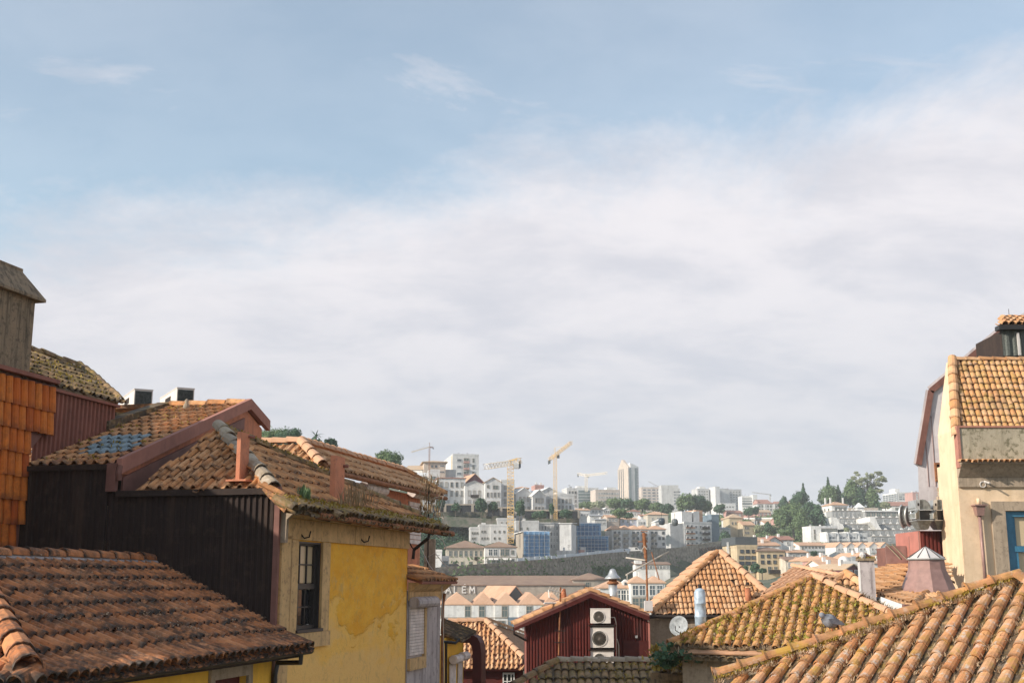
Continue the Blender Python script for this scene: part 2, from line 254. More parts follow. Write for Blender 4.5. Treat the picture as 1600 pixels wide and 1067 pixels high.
def rubble():
    t = NT('rubble_wall'); v = t.n('ShaderNodeTexVoronoi'); t.l(t.pos, v.inputs[0]); v.inputs['Scale'].default_value = 0.8; c = t.mix(t.math('MULTIPLY', v.outputs['Distance'], 0.9), (0.52, 0.45, 0.36), (0.09, 0.08, 0.065))
    c = t.mix(t.math('MULTIPLY', t.ss(t.noise(0.12, 6, 0.7), 0.48, 0.72), 0.6), c, (0.07, 0.08, 0.05)); c = t.mix(t.math('MULTIPLY', t.noise(3, 6, 0.8), 0.5), c, (0.10, 0.09, 0.075)); t.bump(t.noise(1.5, 6, 0.7), 0.8, 0.4); return t.fin(c, 0.95)
rubble()
plain('water_mat', (0.05, 0.09, 0.09), 0.08)
plain('pigeon_grey', (0.20, 0.21, 0.24), 0.8, 0, 0.3, 20.0); plain('pigeon_dark', (0.035, 0.03, 0.04), 0.7)

# ---------------------------------------------------------------- mesh builder
WL = {}
class MB:
    def __init__(s): s.v = []; s.f = []; s.m = []
    def add(s, vs, fs, mi=0):
        b = len(s.v); s.v += [Vector(p) for p in vs]; s.f += [tuple(b + i for i in f) for f in fs]; s.m += [mi] * len(fs); return s
    def quad(s, a, b, c, d, mi=0): return s.add([a, b, c, d], [(0, 1, 2, 3)], mi)
    def box(s, O, A, B, C, mi=0):
        O, A, B, C = map(Vector, (O, A, B, C))
        vs = [O, O + A, O + A + B, O + B, O + C, O + A + C, O + A + B + C, O + B + C]
        fs = [(0, 3, 2, 1), (4, 5, 6, 7), (0, 1, 5, 4), (1, 2, 6, 5), (2, 3, 7, 6), (3, 0, 4, 7)]
        if A.cross(B).dot(C) < 0: fs = [f[::-1] for f in fs]
        return s.add(vs, fs, mi)
    def cbox(s, c, sx, sy, sz, a=0, mi=0):
        F = v2(a) * sx; B = v2(a + 90) * sy; c = Vector(c); return s.box(c - F / 2 - B / 2 - Z * sz / 2, F, B, Z * sz, mi)
    def prism(s, P, ex, mi=0):
        P = [Vector(p) for p in P]; ex = Vector(ex); n = len(P); nr = Vector((0, 0, 0))
        for i in range(n): nr += P[i].cross(P[(i + 1) % n])
        if nr.dot(ex) > 0: P = P[::-1]
        fs = [tuple(range(n)), tuple(range(2 * n - 1, n - 1, -1))] + [(i, n + i, n + (i + 1) % n, (i + 1) % n) for i in range(n)]
        fs = [fs[0], fs[1]] + [f for f in fs[2:]]
        return s.add(P + [p + ex for p in P], fs, mi)
    def tube(s, pts, r, seg=8, mi=0, r2=None, cap=True):
        pts = [Vector(p) for p in pts]; n = len(pts); b = len(s.v); x0 = None
        for i, p in enumerate(pts):
            t = (pts[min(i + 1, n - 1)] - pts[max(i - 1, 0)]).normalized()
            if x0 is None: x0 = t.orthogonal().normalized()
            x0 = (x0 - t * x0.dot(t)).normalized(); y0 = t.cross(x0); rr = r if r2 is None else r + (r2 - r) * i / (n - 1)
            for k in range(seg): a = 2 * math.pi * k / seg; s.v.append(p + x0 * (rr * math.cos(a)) + y0 * (rr * math.sin(a)))
        for i in range(n - 1):
            for k in range(seg): s.f.append((b + i * seg + k, b + i * seg + (k + 1) % seg, b + (i + 1) * seg + (k + 1) % seg, b + (i + 1) * seg + k)); s.m.append(mi)
        if cap: s.f.append(tuple(b + k for k in range(seg))[::-1]); s.m.append(mi); s.f.append(tuple(b + (n - 1) * seg + k for k in range(seg))); s.m.append(mi)
        return s
    def lathe(s, c, prof, seg=12, mi=0, ax=None, x0=None):
        c = Vector(c); ax = Vector(ax or Z).normalized(); x0 = Vector(x0) if x0 else ax.orthogonal().normalized(); y0 = ax.cross(x0); b = len(s.v); n = len(prof)
        for r, h in prof:
            for k in range(seg): a = 2 * math.pi * k / seg; s.v.append(c + ax * h + x0 * (r * math.cos(a)) + y0 * (r * math.sin(a)))
        for i in range(n - 1):
            for k in range(seg): s.f.append((b + i * seg + k, b + i * seg + (k + 1) % seg, b + (i + 1) * seg + (k + 1) % seg, b + (i + 1) * seg + k)); s.m.append(mi)
        s.f.append(tuple(b + k for k in range(seg))[::-1]); s.m.append(mi); s.f.append(tuple(b + (n - 1) * seg + k for k in range(seg))); s.m.append(mi)
        return s
    def mesh(s, name, mats, smooth=False, org=None):
        me = bpy.data.meshes.new(name); o = org or Vector((0, 0, 0)); me.from_pydata([tuple(v - o) for v in s.v], [], s.f)
        for m in (mats if isinstance(mats, (list, tuple)) else [mats]): me.materials.append(MATS[m])
        if any(s.m): me.polygons.foreach_set('material_index', s.m)
        if smooth: me.polygons.foreach_set('use_smooth', [True] * len(s.f))
        me.update(); return me
    def build(s, name, mats, parent=None, smooth=False, **props):
        A = np.array([tuple(v) for v in s.v]); mn = A.min(0); mx = A.max(0); org = Vector(((mn[0] + mx[0]) / 2, (mn[1] + mx[1]) / 2, mn[2]))
        return link(name, s.mesh(name, mats, smooth, org), org, parent, **props)
def link(name, me, loc, parent=None, rot=None, scale=None, **props):
    o = bpy.data.objects.new(name, me); COL.objects.link(o); loc = Vector(loc); WL[o] = loc
    if parent is not None: o.parent = parent; o.location = loc - WL[parent]
    else: o.location = loc
    if rot is not None: o.rotation_euler = rot
    if scale is not None: o.scale = scale
    for k, v in props.items(): o[k] = v
    return o
def thing(name, label, cat, loc, group=None):
    o = link(name, None, loc, None, label=label, category=cat); o.empty_display_size = 0.5
    if group: o['group'] = group
    return o
def numesh(name, V, F, mats):
    """fast mesh of equal-sized faces from numpy arrays, origin at its base centre"""
    org = Vector(((V[:, 0].min() + V[:, 0].max()) / 2, (V[:, 1].min() + V[:, 1].max()) / 2, V[:, 2].min())); V = V - np.array(org)
    me = bpy.data.meshes.new(name); k = F.shape[1]; me.vertices.add(len(V)); me.vertices.foreach_set('co', V.astype(np.float32).ravel()); me.loops.add(F.size); me.loops.foreach_set('vertex_index', F.astype(np.int32).ravel())
    me.polygons.add(len(F)); me.polygons.foreach_set('loop_start', np.arange(0, F.size, k, dtype=np.int32)); me.polygons.foreach_set('loop_total', np.full(len(F), k, dtype=np.int32))
    for m in mats: me.materials.append(MATS[m])
    me.update(calc_edges=True); me.validate(); return me, org

# ---------------------------------------------------------------- tiles (x across, y up the slope from the lower end, z out)
def prof_tile(name, prof, th, length, mat, taper=0.0):
    n = len(prof); V = []; F = []
    for y, k in ((0, 1.0), (length, 1.0 - taper)):
        for x, z in prof: V.append((x * k, y, z * k))
    for x, z in prof: V.append((x, 0, z - th))
    for x, z in prof: V.append((x * (1 - taper), length, (z - th) * (1 - taper)))
    for i in range(n - 1):
        F.append((i, i + 1, n + i + 1, n + i)); F.append((2 * n + i, 2 * n + i + 1, i + 1, i)); F.append((2 * n + i, 3 * n + i, 3 * n + i + 1, 2 * n + i + 1))
    F.append((0, n, 3 * n, 2 * n)); F.append((n - 1, 3 * n - 1, 4 * n - 1, 2 * n - 1)[::-1])
    return V, F
TM = {}
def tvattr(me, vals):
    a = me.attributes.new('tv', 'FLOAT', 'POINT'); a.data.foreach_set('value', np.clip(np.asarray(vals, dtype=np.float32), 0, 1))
def tile_mesh(kind, mat, w=0.2, length=0.42):
    key = (kind, mat, w, length)
    if key in TM: return TM[key]
    if kind == 'barrel': r = w / 2; prof = [(-r * math.cos(math.pi * i / 6), r * 0.9 * math.sin(math.pi * i / 6)) for i in range(7)]; V, F = prof_tile(kind, prof, 0.016, length, mat, 0.14)
    elif kind == 'pan': r = w / 2; prof = [(-r * math.cos(math.pi * i / 5), -r * 0.45 * math.sin(math.pi * i / 5)) for i in range(6)]; V, F = prof_tile(kind, prof, 0.016, length, mat, 0.05)
    elif kind == 'ridge': r = w / 2; prof = [(-r * math.cos(math.pi * i / 6), r * math.sin(math.pi * i / 6)) for i in range(7)]; V, F = prof_tile(kind, prof, 0.02, length, mat, 0.12)
    else:  # interlocking tile with one roll
        prof = [(-0.5, 0.012), (-0.44, 0.0), (-0.30, -0.012), (-0.14, -0.012), (0.0, 0.0), (0.08, 0.03), (0.17, 0.052), (0.28, 0.058), (0.38, 0.046), (0.47, 0.02)]
        prof = [(x * w, z * w / 0.22) for x, z in prof]; V, F = prof_tile(kind, prof, 0.016, length, mat)
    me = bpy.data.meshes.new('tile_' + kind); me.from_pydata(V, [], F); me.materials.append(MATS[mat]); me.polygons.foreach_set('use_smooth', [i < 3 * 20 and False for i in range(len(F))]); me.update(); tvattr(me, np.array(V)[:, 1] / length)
    TM[key] = (me, np.array(V), F); return TM[key]
TREC = {}
def lay(deck, pl, poly, kind, mat, w, row, length=None, tilt=0.036, off=0.035, jit=0.012, matf=None, stag=0.0, drop=0.0, skip=0.0, uoff=0.0, voff=0.0, own=None):
    """record tiles over a polygon (uv) of a plane; place() then makes the largest 300 of a thing into parts"""
    length = length or row + 0.07; us = [p[0] for p in poly]; vs = [p[1] for p in poly]
    rec = TREC.setdefault(own or deck.parent or deck, [])
    nj = int((max(vs) - min(vs)) / row) + 3; ni = int((max(us) - min(us)) / w) + 3
    for j in range(-1, nj):
        v = min(vs) + (j + voff) * row
        for i in range(-1, ni):
            u = min(us) + (i + uoff) * w + (stag * w if j % 2 else 0)
            if not inpoly(u, v + row * 0.5, poly): continue
            if random.random() < skip: continue
            ju = random.gauss(0, jit * 0.5); jv = random.gauss(0, jit); sl = random.random() < .025
            if sl and jit > .008: jv -= random.uniform(.03, .10)
            m = matf(u, v) if matf else mat
            p = pl.pt(u + ju, v + jv, off + random.gauss(0, jit * 0.15) - drop); ang = random.gauss(0, jit * (4 if sl else 1.2))
            Uq = (pl.U * math.cos(ang) + pl.V * math.sin(ang)); Vq = pl.N.cross(Uq); Vt = (Vq * math.cos(tilt / row * 1.0) - pl.N * math.sin(tilt / row)).normalized(); Nt = Uq.cross(Vt)
            rec.append((p, Uq, Vt, Nt, kind, m, w, length, deck))
def run(deck, A, B, mat, r=0.11, length=0.42, step=0.36, lift=0.0, jit=0.01, kind='ridge', flare=False, own=None):
    A, B = Vector(A), Vector(B); d = B - A; n = max(1, int(d.length / step)); V = d.normalized(); side = V.cross(Z).normalized(); N = side.cross(V).normalized(); rec = TREC.setdefault(own or deck.parent or deck, [])
    for i in range(n):
        p = A + V * (d.length * i / n) + N * (lift + 0.012) + N * random.gauss(0, jit * 0.4); a = random.gauss(0, jit * 2); Vq = (V * math.cos(a) + side * math.sin(a)); Vq = (Vq - N * 0.045).normalized(); Uq = Vq.cross(N).normalized(); Nq = Uq.cross(Vq)
        rec.append((p, Uq, Vq, Nq, kind, mat, 2 * r, length, deck))
def place_tiles():
    for th, rec in TREC.items():
        def key(t):
            x, y, c = proj(t[0]); vis = (-30 < x < 1630 and -30 < y < 1100)
            return (0 if vis else 1, c)
        rec.sort(key=key); ind = [t for t in rec[:300] if key(t)[0] == 0]; rest = rec[len(ind):]
        for p, U, V, N, kind, m, w, ln, deck in ind:
            me, _, _ = tile_mesh(kind, m, w, ln); o = link('tile', me, p, deck); o.rotation_euler = Matrix((U, V, N)).transposed().to_euler()
        bydeck = {}
        for t in rest: bydeck.setdefault(t[8], []).append(t)
        for deck, ts in bydeck.items():
            mats = sorted({t[5] for t in ts}); VV = []; FF = []; MI = []; TV = []; b = 0
            for p, U, V, N, kind, m, w, ln, _ in ts:
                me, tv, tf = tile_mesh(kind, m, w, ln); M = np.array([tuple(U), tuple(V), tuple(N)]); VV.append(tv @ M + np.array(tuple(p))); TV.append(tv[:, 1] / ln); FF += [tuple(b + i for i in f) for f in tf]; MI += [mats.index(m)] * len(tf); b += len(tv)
            VV = np.vstack(VV); org = Vector(((VV[:, 0].min() + VV[:, 0].max()) / 2, (VV[:, 1].min() + VV[:, 1].max()) / 2, VV[:, 2].min())); VV = VV - np.array(org)
            me = bpy.data.meshes.new('roof_tiles'); me.from_pydata(VV.tolist(), [], FF)
            for m in mats: me.materials.append(MATS[m])
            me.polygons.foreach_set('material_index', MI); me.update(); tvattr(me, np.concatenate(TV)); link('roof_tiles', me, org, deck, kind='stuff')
def deckp(parent, pl, poly, mat='metal_brown', th=0.1, name='roof'):
    return MB().prism([pl.pt(u, v, 0.0) for u, v in poly], pl.N * -th).build(name, mat, parent)
def wallholes(pl, u0, u1, z0, z1, holes, depth=0.25):
    """front skin of a wall plane (U level, V up) with openings and their reveals"""
    m = MB(); us = sorted({u0, u1, *[h[0] for h in holes], *[h[1] for h in holes]}); zs = sorted({z0, z1, *[h[2] for h in holes], *[h[3] for h in holes]})
    for i in range(len(us) - 1):
        for j in range(len(zs) - 1):
            uc = (us[i] + us[i + 1]) / 2; zc_ = (zs[j] + zs[j + 1]) / 2
            if any(h[0] < uc < h[1] and h[2] < zc_ < h[3] for h in holes): continue
            m.quad(pl.pt(us[i], zs[j]), pl.pt(us[i + 1], zs[j]), pl.pt(us[i + 1], zs[j + 1]), pl.pt(us[i], zs[j + 1]))
    for a, b, c, d in holes:
        for (p, q) in (((a, c), (a, d)), ((a, d), (b, d)), ((b, d), (b, c)), ((b, c), (a, c))): m.quad(pl.pt(*p), pl.pt(*q), pl.pt(*q, -depth), pl.pt(*p, -depth))
    return m
def pbox(m, pl, u0, u1, v0, v1, n0, n1, mi=0): return m.box(pl.pt(u0, v0, n0), pl.U * (u1 - u0), pl.V * (v1 - v0), pl.N * (n1 - n0), mi)
def corrug(parent, name, pl, u0, u1, top, bot, pitch, dep, mat):
    """standing-seam sheet: trapezoid ribs between bot(u) and top(u)"""
    m = MB(); u = u0; pts = []
    while u < u1:
        for f, n in ((0.0, 0), (0.35, 0), (0.5, dep), (0.85, dep)):
            if u + f * pitch <= u1: pts.append((u + f * pitch, n))
        u += pitch
    pts.append((u1, 0)); vs = []
    for a, n in pts: vs += [pl.pt(a, bot(a), n), pl.pt(a, top(a), n)]
    m.add(vs, [(2 * i, 2 * i + 2, 2 * i + 3, 2 * i + 1) for i in range(len(pts) - 1)]); return m.build(name, mat, parent)
def lerp_fn(pts):
    pts = sorted(pts); xs = [p[0] for p in pts]; ys = [p[1] for p in pts]; return lambda u: float(np.interp(u, xs, ys))
# ================================================================ NEAR SCENE
HD = 13.7
D = Vector((math.sin(R(HD)), math.cos(R(HD)), 0)); Rn = Vector((math.cos(R(HD)), -math.sin(R(HD)), 0))
YM = Vector((0, -1, 0)); XM = Vector((-1, 0, 0))
FP = Pl(at(460, 900, 20), Rn, 90)          # the yellow facade
CC = FP.hit(438, 770); WP = Pl(CC, -D, 90)  # corner, and the dark metal wall facing us
TP = Pl(WP.hit(40, 728), Rn, 90)            # the tile-hung wall
ZB = -14.0
def sheetpoly(pl, px): return [pl.puv(*p) for p in px]
def tuft(name, pts, mat, parent=None, h=0.12, n=7, w=0.012, spread=0.05, bend=0.5, **props):
    """blades or leaf scraps round the given points"""
    V = []; F = []
    for p in pts:
        for k in range(n):
            a = rng.uniform(0, 2 * math.pi); q = np.array(tuple(p)) + np.array([rng.normal(0, spread), rng.normal(0, spread), 0]); hh = h * rng.uniform(0.4, 1.2); d = np.array([math.cos(a), math.sin(a), 0]); s = np.array([-d[1], d[0], 0]) * w * rng.uniform(0.6, 1.5)
            m = q + d * hh * bend * 0.35 + np.array([0, 0, hh * 0.6]); t = q + d * hh * bend + np.array([0, 0, hh]); b = len(V); V += [q - s, q + s, m + s * 0.9, m - s * 0.9, t]; F += [(b, b + 1, b + 2, b + 3), (b + 3, b + 2, b + 4, b + 4)]
    V = np.array(V); me = bpy.data.meshes.new(name); org = Vector((float(V[:, 0].mean()), float(V[:, 1].mean()), float(V[:, 2].min()))); me.from_pydata((V - np.array(org)).tolist(), [], [f if len(set(f)) == 4 else f[:3] for f in F]); me.materials.append(MATS[mat]); me.update()
    return link(name, me, org, parent, **props)
def ptson(pl, poly, n, off=0.05):
    us = [p[0] for p in poly]; vs = [p[1] for p in poly]; out = []; k = 0
    while len(out) < n and k < n * 40:
        k += 1; u = random.uniform(min(us), max(us)); v = random.uniform(min(vs), max(vs))
        if inpoly(u, v, poly): out.append(pl.pt(u, v, off))
    return out
def body(parent, P, ztop, mat, zb=None, name='wall'):
    P = [Vector((p.x, p.y, ZB if zb is None else zb)) for p in P]; return MB().prism(P, Z * (ztop - P[0].z)).build(name, mat, parent)

# ---------------------------------------------------------------- tile-hung house with the concrete chimney (far left)
th_ = thing('tile_hung_house', 'tall house at the left edge clad in upright orange barrel tiles with a concrete chimney', 'house', TP.pt(-2, 0) * 1.0)
uT0 = TP.puv(-60, 700)[0]; uT1 = TP.puv(79, 640)[0]; ztT = TP.puv(40, 591)[1]; uW = 0.0
TQ = Pl(TP.pt(0, 0), Rn, 90); zlow = ZB - TP.O.z
wall = MB().prism([TP.pt(-9, zlow), TP.pt(uW + 0.0, zlow), TP.pt(uW, 0.2), TP.pt(uT1, 0.75), TP.pt(uT1, ztT), TP.pt(-9, ztT)], -Rn * 8).build('wall', 'metal_brown2', th_)
hpoly = [(uT0 - 0.6, -4.6), (uW - 0.06, -4.6), (uW - 0.04, 0.22), (uT1, 0.8), (uT1, ztT + 0.02), (uT0 - 0.6, ztT + 0.02)]
lay(wall, TQ, hpoly, 'barrel', 'clay_hung', 0.20, 0.40, 0.46, off=0.012, tilt=0.02, jit=0.006)
MB().box(TP.pt(-9, ztT + 0.02, -8), D * (9 + uT1 + 0.03), Rn * 8.14, Z * 0.07).build('coping', 'terracotta_dull', th_)
# the step of the wall running on behind, red corrugated sheet
u2 = TP.puv(186, 640)[0]; vt = lambda u: ztT - 0.10 - 0.02 * (u - uT1)
corrug(th_, 'metal_wall', Pl(TP.pt(0, 0, -0.10), Rn, 90), uT1 - 0.3, u2, lambda u: ztT - 0.09, lambda u: 0.0, 0.13, 0.04, 'terracotta_dull')
MB().box(TP.pt(uT1 + 0.05, ztT - 0.09, -0.12), D * (u2 - uT1), Rn * 0.12, Z * 0.05).build('capping', 'terracotta_dull', th_)
MP = Pl(TP.pt(0, ztT, -0.05), Rn, 27)
mpx = [(-60, 560), (44, 549), (98, 566), (122, 574), (150, 595), (184, 627), (187, 637), (80, 606), (-60, 572)]
mp = [MP.puv(*p) for p in mpx]; mp = [(MP.puv(-60, 560)[0], 0.0)] + [(MP.puv(188, 637)[0], 0.0)] + [MP.puv(*p) for p in ((186, 628), (150, 594), (122, 573), (98, 566), (44, 549), (-60, 525))]
dk = deckp(th_, MP, mp, 'concrete_moss', 0.14); lay(dk, MP, mp, 'roll', 'clay_mossy', 0.21, 0.36, jit=0.022)
for a, b in ((5, 4), (6, 5), (4, 3), (3, 2)): run(dk, MP.pt(*mp[a], 0.03), MP.pt(*mp[b], 0.03), 'clay_mossy', 0.10, jit=0.02)
tuft('weeds', ptson(MP, mp, 140), 'leaf_moss', th_, h=0.05, n=5, kind='stuff')
# concrete chimney standing in front of the mossy roof
ch = MB(); c0 = TP.hit(46, 600) - Rn * 0.02; CW = -Rn; zc0 = ztT + TP.O.z - 0.3; zc1 = TP.hit(46, 466).z
ch.prism([c0 + Z * (zc0 - c0.z) - D * 3, c0 + Z * (zc0 - c0.z), c0 + Z * (zc0 - c0.z) - Rn * 1.4, c0 + Z * (zc0 - c0.z) - Rn * 1.4 - D * 3], Z * (zc1 - zc0)); chim = ch.build('chimney', 'concrete_moss', th_)
cp = MB(); zt1 = TP.hit(54, 470).z; b4 = [c0 - D * 3.3 + Rn * 0.12, c0 + D * 0.14 + Rn * 0.12, c0 + D * 0.14 - Rn * 1.5, c0 - D * 3.3 - Rn * 1.5]; t4 = [c0 - D * 3.3 - Rn * 0.18, c0 - D * 0.16 - Rn * 0.18, c0 - D * 0.16 - Rn * 1.2, c0 - D * 3.3 - Rn * 1.2]
lev = lambda P, z: [Vector((p.x, p.y, z)) for p in P]
A4 = lev(b4, zt1); B4 = lev(b4, zt1 + 0.05); T4 = lev(t4, zt1 + 0.50); U4 = lev(t4, zt1 + 0.56)
vs = A4 + B4 + T4 + U4; fs = [(3, 2, 1, 0), (12, 13, 14, 15)]
for k in range(3):
    for i in range(4): j = (i + 1) % 4; fs.append((k * 4 + i, k * 4 + j, (k + 1) * 4 + j, (k + 1) * 4 + i))
cp.add(vs, fs); cp.build('chimney_cap', 'concrete_moss', chim)

# ---------------------------------------------------------------- upper house: low roof with blue tiles, terracotta barge, dark metal wall
Q = WP.hit(184, 726); VP = Pl(Q, Rn, 90); E = VP.hit(386, 632); alongE = (E - Q).dot(D); slE = math.degrees(math.atan2(E.z - Q.z, alongE))
uh = thing('terracotta_house', 'terracotta house with dark corrugated wall, brown barge board and a patch of blue roof tiles', 'house', Vector((Q.x, Q.y, ZB)) - Rn * 2)
RP = Pl(Q, -D, slE); uTw = (TP.O - Q).dot(Rn); vtop = RP.uv(E)[1]
rp = [(uTw + 0.02, 0.03), (-0.05, 0.03), (-0.05, vtop), (uTw + 0.02, vtop)]
dk = deckp(uh, RP, rp, 'clay_warm', 0.12)
bl = sheetpoly(RP, [(162, 683), (238, 679), (192, 710), (122, 708)])
lay(dk, RP, rp, 'roll', 'clay_warm', 0.21, 0.36, jit=0.014, matf=lambda u, v: 'paint_blue' if inpoly(u, v + 0.18, bl) else ('clay_warm' if random.random() < 0.8 or v > 1.6 else 'clay_shade'))
run(dk, RP.pt(uTw, vtop, 0.04), RP.pt(0, vtop, 0.04), 'clay_warm', 0.09)
zz_ = lambda a: Q.z - TP.O.z + a * math.tan(R(slE)) + .12
MB().prism([TP.pt(u2 - .3, -.5), TP.pt(alongE, -.5), TP.pt(alongE, zz_(alongE)), TP.pt(u2 - .3, max(zz_(u2), .3))], -Rn * .3).build('side_upstand', 'clay_mossy', uh)
vpoly = [VP.pt(.14, -1.5), VP.pt(.14, -0.12), VP.pt(alongE, E.z - Q.z - 0.12), VP.pt(alongE + 0.75, E.z - Q.z - 0.42), VP.pt(alongE + 0.75, -1.5)]
MB().prism(vpoly, -Rn * 0.3).build('gable_wall', 'terracotta', uh)
bb = MB(); bb.prism([VP.pt(-0.04, -0.16, 0), VP.pt(-0.04, 0.10, 0), VP.pt(alongE, E.z - Q.z + 0.12, 0), VP.pt(alongE, E.z - Q.z - 0.10, 0)], Rn * 0.10); bb.prism([VP.pt(alongE + 0.002, E.z - Q.z + 0.12, 0), VP.pt(alongE + 0.002, E.z - Q.z - 0.10, 0), VP.pt(alongE + 0.95, E.z - Q.z - 0.44, 0), VP.pt(alongE + 0.95, E.z - Q.z - 0.22, 0)], Rn * 0.10)
bb.build('barge_board', 'terracotta_barge', uh)
MB().prism([VP.pt(.14, -.72, 0.0), VP.pt(.14, -0.2, 0.0), VP.pt(alongE * 0.97, E.z - Q.z - 0.3, 0), VP.pt(alongE * 0.97, E.z - Q.z - 0.55, 0)], Rn * 0.035).build('flashing', 'metal_brown2', uh)
MB().prism([VP.pt(alongE, E.z - Q.z + 0.10, -0.02), VP.pt(alongE + 0.95, E.z - Q.z - 0.24, -0.02), VP.pt(alongE + 0.95, E.z - Q.z - 0.32, -0.02), VP.pt(alongE, E.z - Q.z + 0.02, -0.02)], -Rn * 3.2).build('rear_roof', 'clay_warm', uh)
MB().tube([VP.pt(-0.02, -0.02, 0.06), VP.pt(-0.06, -0.16, 0.07), VP.pt(-0.03, -0.26, 0.07)], 0.05, 8).build('gutter_end', 'metal_brown2', uh)
body(uh, [WP.hit(32, 800) + D * 0.12, Q + D * 0.12, Q + D * 5.5, WP.hit(32, 800) + D * 5.5], Q.z - 0.14, 'metal_brown')
uQ = WP.puv(170, 760)[0]; uL = WP.puv(30, 800)[0]; zQ = Q.z - WP.O.z
corrug(uh, 'metal_wall', Pl(WP.pt(0, 0, 0), -D, 90), uL, uQ, lambda u: zQ - 0.02, lambda u: -5.2, 0.105, 0.028, 'metal_brown')
MB().box(WP.pt(uL, zQ - 0.08, 0.03), Rn * (uQ - uL), -D * 0.05, Z * 0.09).build('flashing', 'metal_brown', uh)
m = MB(); pbox(m, WP, uQ, WP.puv(184, 760)[0], WP.puv(178, 768)[1], zQ + 0.02, 0.0, 0.10); m.build('corner_trim', 'metal_brown2', uh)
tuft('weeds', ptson(RP, rp, 40), 'leaf_moss', uh, h=0.05, n=5, kind='stuff')

# ---------------------------------------------------------------- yellow house
yh = thing('yellow_house', 'weathered yellow plastered house with a dark sash window, stone cornice and hipped tile roof', 'house', Vector((CC.x, CC.y, ZB)) + D * 3 - Rn * 2)
zW = WP.puv(300, 766)[1]; uB = WP.puv(215, 767)[0]
HF = Pl(WP.pt(0, zW, 0.02), -D, 33); A = HF.hit(342, 669)
EO = FP.O + Rn * 0.42; EP = Pl(EO, Rn, 90); eav = EP.hit(560, 808); sR = math.degrees(math.atan2(A.z - eav.z, (eav - A).dot(Rn))); print('right slope', sR, 'apex', A)
RF = Pl(eav, Rn, sR)
hf = sheetpoly(HF, [(206, 770), (433, 768), (342, 669)]); hf[0] = (hf[0][0], 0.0); hf[1] = (hf[1][0], 0.0)
dk = deckp(yh, HF, hf, 'clay_warm', 0.1); lay(dk, HF, hf, 'roll', 'clay_warm', 0.21, 0.36, jit=0.014)
rf = [(RF.puv(446, 790)[0], 0), (RF.puv(697, 828)[0], 0)] + [RF.puv(*p) for p in ((653, 806), (545, 757), (511, 745), (400, 696), (342, 669))] + [RF.puv(424, 768)]
dk2 = deckp(yh, RF, rf, 'clay_warm', 0.1); lay(dk2, RF, rf, 'roll', 'clay_warm', 0.21, 0.36, jit=0.02)
lay(dk2, RF, [(rf[0][0], -0.12), (rf[1][0], -0.12), (rf[1][0], 0.26), (rf[0][0], 0.26)], 'barrel', 'clay_mossy', 0.19, 0.3, 0.4, off=0.05, jit=0.02)
lay(dk2, RF, [(rf[0][0], -0.16), (rf[1][0], -0.16), (rf[1][0], 0.2), (rf[0][0], 0.2)], 'pan', 'clay_mossy', 0.19, 0.3, 0.4, off=0.02, jit=0.02, uoff=0.5)
run(dk, HF.hit(428, 768) + Z * 0.05, A + Z * 0.06, 'clay_grey', 0.125, step=0.33, jit=0.03)
run(dk2, RF.pt(*rf[2], 0.04), RF.pt(*rf[4], 0.04), 'clay_mossy', 0.10, jit=0.03); run(dk2, RF.pt(*rf[4], 0.04), RF.pt(*rf[6], 0.04), 'clay_mossy', 0.10, jit=0.03)
uc0 = 0.0; FQ = Pl(CC, Rn, 90)
def fz(px, py): return FQ.puv(px, py)
U1 = fz(637, 860)[0]; zc_t = fz(560, 822)[1]; w0 = fz(462, 900)[0]; w1 = fz(500, 900)[0]; wt = fz(480, 846)[1]; wb = fz(480, 985)[1]
zl = ZB - CC.z
wallholes(FQ, 0.0, U1, zl, zc_t + 0.35, [(w0, w1, wb, wt)], 0.16).build('wall', 'plaster_yellow', yh)
body(yh, [CC - Rn * 0.3 + D * 0.1, CC - Rn * 0.3 + D * (U1 - 0.05), CC - Rn * 7.5 + D * (U1 - 0.05), CC - Rn * 7.5 + D * 0.1], CC.z - 0.15, 'stone_grey')
MB().prism([FQ.pt(U1, zl), FQ.pt(U1, zc_t + 0.3), FQ.pt(U1, zc_t + 0.3, -0.5), FQ.pt(U1, zl, -0.5)], -D * 0.05).build('wall', 'plaster_yellow', yh)
uBl = WP.puv(184, 800)[0]; uT = WP.puv(427, 900)[0]
corrug(yh, 'metal_wall', WP, uQ + 0.01, uT, lambda u: zW - 0.02, lambda u: -5.2, 0.105, 0.028, 'metal_brown')
m = MB(); pbox(m, WP, uBl, uT, zW - 0.09, zW + 0.01, 0.03, 0.09); m.build('flashing', 'metal_brown', yh)
m = MB(); pbox(m, WP, uT + 0.004, 0.03, -5.2, zW + 0.03, 0.0, 0.07); m.build('corner_trim', 'metal_brown2', yh)
m = MB(); lz = WP.puv(300, 838)[1]; pbox(m, WP, uQ + .12, uT - .02, lz, lz + .012, .03, .036); pbox(m, WP, WP.puv(216, 840)[0], WP.puv(216, 840)[0] + .02, -5, lz, .03, .037); m.build('sheet_lap', 'metal_brown', yh)
b0 = fz(505, 849)[1]; b1 = fz(560, 852)[1]
s0 = fz(451, 900)[0]; s1 = fz(512, 900)[0]
st = MB()
for i in range(4):
    a = 0.06 + (U1 - 0.06) * i / 4; b = 0.06 + (U1 - 0.06) * (i + 1) / 4 - 0.012; pbox(st, FQ, a, b, wt + 0.02, zc_t - 0.01, 0.003, 0.05)
st.build('stone_band', 'stone_warm', yh)
cn = MB(); n_ = 5
